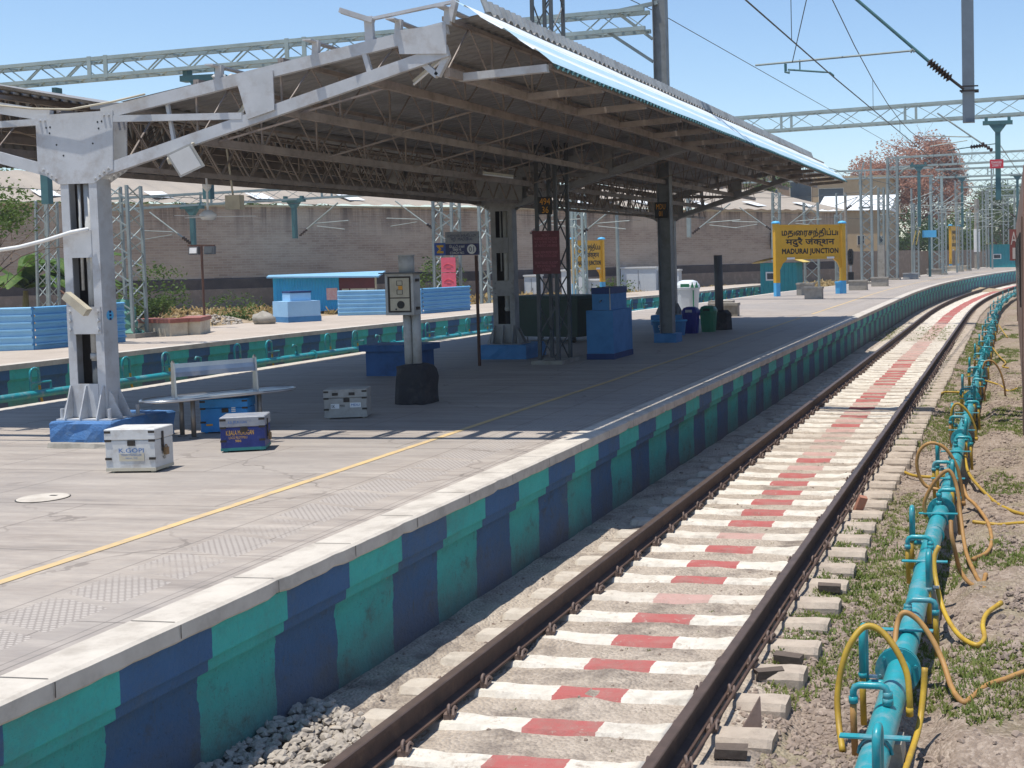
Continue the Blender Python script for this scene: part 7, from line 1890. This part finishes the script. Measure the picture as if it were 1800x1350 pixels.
random.seed(37)
pts = []
for k in range(420):
    a, q = random.uniform(0, 6.28), random.random() ** 0.5
    pts.append((-29.5 + math.cos(a) * q * 2.4, 46.3 + math.sin(a) * q * 1.3, -0.3 + (1 - q * q) * 0.92 + 0.03, random.uniform(0.04, 0.12)))
stone_field("rubble", pts, STONE)

# ================================================================== TREES AND PLANTS
def leaves(m_, clumps, n, size, flat=0.5):
    tot = sum(c[3] ** 2 for c in clumps)
    for cx, cy, cz, r in clumps:
        for k in range(int(n * r * r / tot)):
            d = Vector((random.gauss(0, 1), random.gauss(0, 1), random.gauss(0, 0.8))); d.normalize(); q = r * (random.random() ** 0.45)
            p = Vector((cx, cy, cz)) + Vector((d.x * q, d.y * q, d.z * q * 0.75))
            a = Vector((random.gauss(0, 1), random.gauss(0, 1), random.gauss(0, flat))).normalized(); b = a.cross(Vector((random.gauss(0, 1), random.gauss(0, 1), random.gauss(0, 1)))).normalized()
            s_ = size * random.uniform(0.6, 1.3)
            m_.face([p - a * s_, p - b * s_ * 0.5, p + a * s_, p + b * s_ * 0.5])
def limb(m_, p, d, r, L_, depth, tips, spread=0.6):
    p = Vector(p); d = Vector(d).normalized()
    pts = [p]; n = 4
    for k in range(n):
        d = (d + Vector((random.gauss(0, .12), random.gauss(0, .12), random.gauss(0, .08)))).normalized(); pts.append(pts[-1] + d * L_ / n)
    m_.tube(pts, [r * (1 - 0.45 * k / n) for k in range(n + 1)], 6)
    if depth == 0: tips.append(pts[-1]); return
    for k in range(3 if depth > 1 else 4):
        a = random.uniform(0, 6.28); sd_ = Vector((math.cos(a), math.sin(a), random.uniform(-0.1, 0.5)))
        limb(m_, pts[-1] if k else pts[3], (d + sd_ * spread * random.uniform(0.7, 1.3)), r * 0.55, L_ * random.uniform(0.62, 0.85), depth - 1, tips, spread)
LEAFG = leaf_mat("olive_green_foliage", (0.055, 0.10, 0.025), (0.08, 0.13, 0.03), (0.12, 0.16, 0.045))
def tree(name, label, p, h, rad, mat, n, size, seed, depth=3, trunk_h=0.3, tr_=0.35, spread=0.75, cat="tree", clr=0.17, group=None, cc=0.6, cv=0.42):
    random.seed(seed)
    t = thing(name, p, label, cat, group)
    m_ = MB(); tips = []
    for k in range(2 if trunk_h > 0.2 else 3):
        limb(m_, (p[0] + random.uniform(-.3, .3) * tr_, p[1], p[2] - 0.2), (random.uniform(-.15, .15), random.uniform(-.1, .1), 1), tr_ * (1 if k == 0 else 0.7), h * trunk_h, depth, tips, spread)
    m_.build("trunk", TRUNKM, t)
    # keep the twig ends inside the crown outline
    cl = []
    for q in tips:
        d = q - Vector((p[0], p[1], p[2] + h * cc)); d = Vector((d.x / rad, d.y / rad, d.z / (h * cv)))
        if d.length > 1: d = d.normalized() * random.uniform(0.82, 1.0)
        cl.append((p[0] + d.x * rad, p[1] + d.y * rad, p[2] + h * cc + d.z * h * cv, rad * clr * random.uniform(0.7, 1.35)))
    for k in range(46 if rad < 3.5 else 90):
        a = random.uniform(0, 6.28); e = random.uniform(-0.55, 1.0); c_ = math.sqrt(max(0, 1 - e * e))
        q = random.uniform(0.72, 0.98)
        q *= 0.75 + 0.5 * vnoise(a * 1.3 + seed, e * 2.2 + seed)
        cl.append((p[0] + math.cos(a) * c_ * rad * q, p[1] + math.sin(a) * c_ * rad * q, p[2] + h * (cc - 0.02) + e * h * cv * 0.95 * q, rad * clr * random.uniform(0.7, 1.5)))
    m_ = MB(); leaves(m_, cl, n, size); m_.build("crown", mat, t)
    return t
tree("rain_tree", "large reddish brown dry tree rising behind the lattice masts at upper right", (-12.0, 155, -0.3), 16.8, 6.3, LEAFR, 30000, 0.16, 61, 4, 0.30, 0.22, 0.8, clr=0.22, cc=0.58, cv=0.42)
tree("rain_tree", "second reddish brown crown joined to the right side of the large dry tree", (-7.4, 158, -0.3), 17.3, 4.4, LEAFR, 20000, 0.16, 62, 4, 0.34, 0.2, 0.7, clr=0.24, cc=0.56, cv=0.44)
tree("leafy_tree", "dark green tree below the reddish one, left of the green grey mast", (-7.6, 139, -0.3), 7.4, 3.2, LEAFD, 4200, 0.17, 63, 3, 0.25, 0.25, clr=0.26)
tree("leafy_tree", "bright green tree right of the green grey mast, behind the yellow edge on board", (-2.6, 141, -0.3), 7.6, 3.0, LEAF, 4000, 0.17, 64, 3, 0.25, 0.25, clr=0.26)
tree("leafy_tree", "mid green tree among the far wires near the end of the platform", (1.2, 178, -0.3), 12.0, 5.0, LEAFG, 9000, 0.2, 65, 3, 0.3, 0.3, clr=0.24)
tree("leafy_tree", "dark tree filling the gap beside the train in the distance", (8.6, 186, -0.3), 9.0, 5.5, LEAFD, 4000, 0.22, 66, 3, 0.3, 0.3, clr=0.24)
tree("leafy_tree", "thin leaved tree reaching in at the far left above the banana plant", (-26.3, 30.5, -0.3), 6.2, 1.9, LEAF, 3600, 0.06, 67, 3, 0.42, 0.05, clr=0.22, cc=0.76, cv=0.24)
tree("leafy_tree", "green tree crown showing above the building roof at far left", (-62, 74, -0.3), 10.2, 7.5, LEAF, 5200, 0.16, 68, 3, 0.3, 0.3, clr=0.24)
tree("leafy_tree", "green tree crown above the roof ridge behind the floodlight", (-49, 78, -0.3), 10.3, 6.0, LEAF, 4200, 0.16, 78, 3, 0.3, 0.3, clr=0.24)
tree("bush", "bright green bush standing behind the slim lattice mast with netting", (-31.1, 45.2, 0.0), 2.9, 1.15, LEAF, 2600, 0.075, 69, 3, 0.2, 0.06, cat="bush", clr=0.32)
tree("bush", "smaller green bush left of the netting at the wall foot", (-32.6, 44.2, 0.0), 2.1, 0.9, LEAF, 1500, 0.075, 70, 3, 0.2, 0.05, cat="bush", clr=0.32)
tree("bush", "low green bush to the right of the bright one by the rubble heap", (-29.3, 47.6, 0.0), 1.5, 1.0, LEAF, 1300, 0.07, 71, 3, 0.2, 0.05, cat="bush", clr=0.32)
tree("bush", "rounded green bush left of the broad lattice mast with pink plates", (-27.2, 62.5, -0.3), 3.1, 1.35, LEAF, 2400, 0.09, 72, 3, 0.2, 0.06, cat="bush", clr=0.32)
tree("bush", "green plants growing on the roof of the brown storey", (-24.5, 139, 9.2), 2.4, 2.4, LEAF, 1500, 0.16, 73, 3, 0.2, 0.06, cat="bush", clr=0.3)
tree("bush", "low green bush behind the slanted yellow board", (-19.2, 68, -0.3), 1.7, 1.2, LEAF, 1100, 0.09, 74, 3, 0.2, 0.05, cat="bush", clr=0.32)
random.seed(76)
m_ = MB(); cl = []
for k in range(110):
    x = random.uniform(-13, 22); cl.append((x, random.uniform(205, 228), random.uniform(0.5, 5.5) + (1.5 if x > 4 else 0), random.uniform(1.3, 2.6)))
leaves(m_, cl, 30000, 0.36)
stuff("far_wood", m_, LEAFD)
random.seed(75)
for i, (x, y, lb_) in enumerate(((-32.6, 40.0, "banana plant at the far left edge with broad drooping leaves"), (-31.6, 41.2, "second banana plant right of the leftmost one, before the brick wall"))):
    t = thing("banana_plant", (x, y, -0.3), lb_, "plant", "banana plants")
    m_ = MB(); m_.tube([(x, y, -0.4), (x + 0.05, y, 0.9), (x + 0.1, y, 1.9)], [0.16, 0.13, 0.08], 8); m_.build("stem", pm("banana_stem_fibre", (0.16, 0.15, 0.06), (0.11, 0.09, 0.05), 6, 0.8) if i == 0 else MATS["banana_stem_fibre"], t)
    for k in range(22):
        a = k * 2.4 + i; L_ = random.uniform(1.5, 2.3); up = random.uniform(0.5, 1.5)
        rows = []
        for j in range(9):
            s_ = j / 8; c = Vector((x + 0.1 + math.cos(a) * L_ * s_ * 0.9, y + math.sin(a) * L_ * s_ * 0.9, 2.0 + up * L_ * s_ * (1 - 0.62 * s_ * (1.6 if up < 1 else 1.1)) * 1.1 + random.uniform(-.02, .02)))
            w2 = 0.29 * math.sin(math.pi * min(1, s_ * 0.92 + 0.06)) ** 0.6 if 0 < j < 8 else 0.03
            sdv = Vector((-math.sin(a), math.cos(a), 0))
            rows.append([c - sdv * w2 - Zv * w2 * 0.45, c, c + sdv * w2 - Zv * w2 * 0.45])
        m_ = MB(); m_.grid(rows); m_.build("leaf", LEAFB, t, smooth=True)

# ================================================================== HAZE
hz_m = bpy.data.materials.new("thin_pale_air"); hz_m.use_nodes = True
ht = hz_m.node_tree; ht.nodes.remove(ht.nodes["Principled BSDF"])
pv = ht.nodes.new("ShaderNodeVolumePrincipled"); pv.inputs["Color"].default_value = (0.86, 0.91, 1.0, 1.0); pv.inputs["Density"].default_value = 0.0005; pv.inputs["Anisotropy"].default_value = 0.0
ht.links.new(pv.outputs[0], ht.nodes["Material Output"].inputs["Volume"])
m_ = MB(); m_.box(-130, 130, -62, 422, -1.7, 21.0); stuff("haze", m_, hz_m)
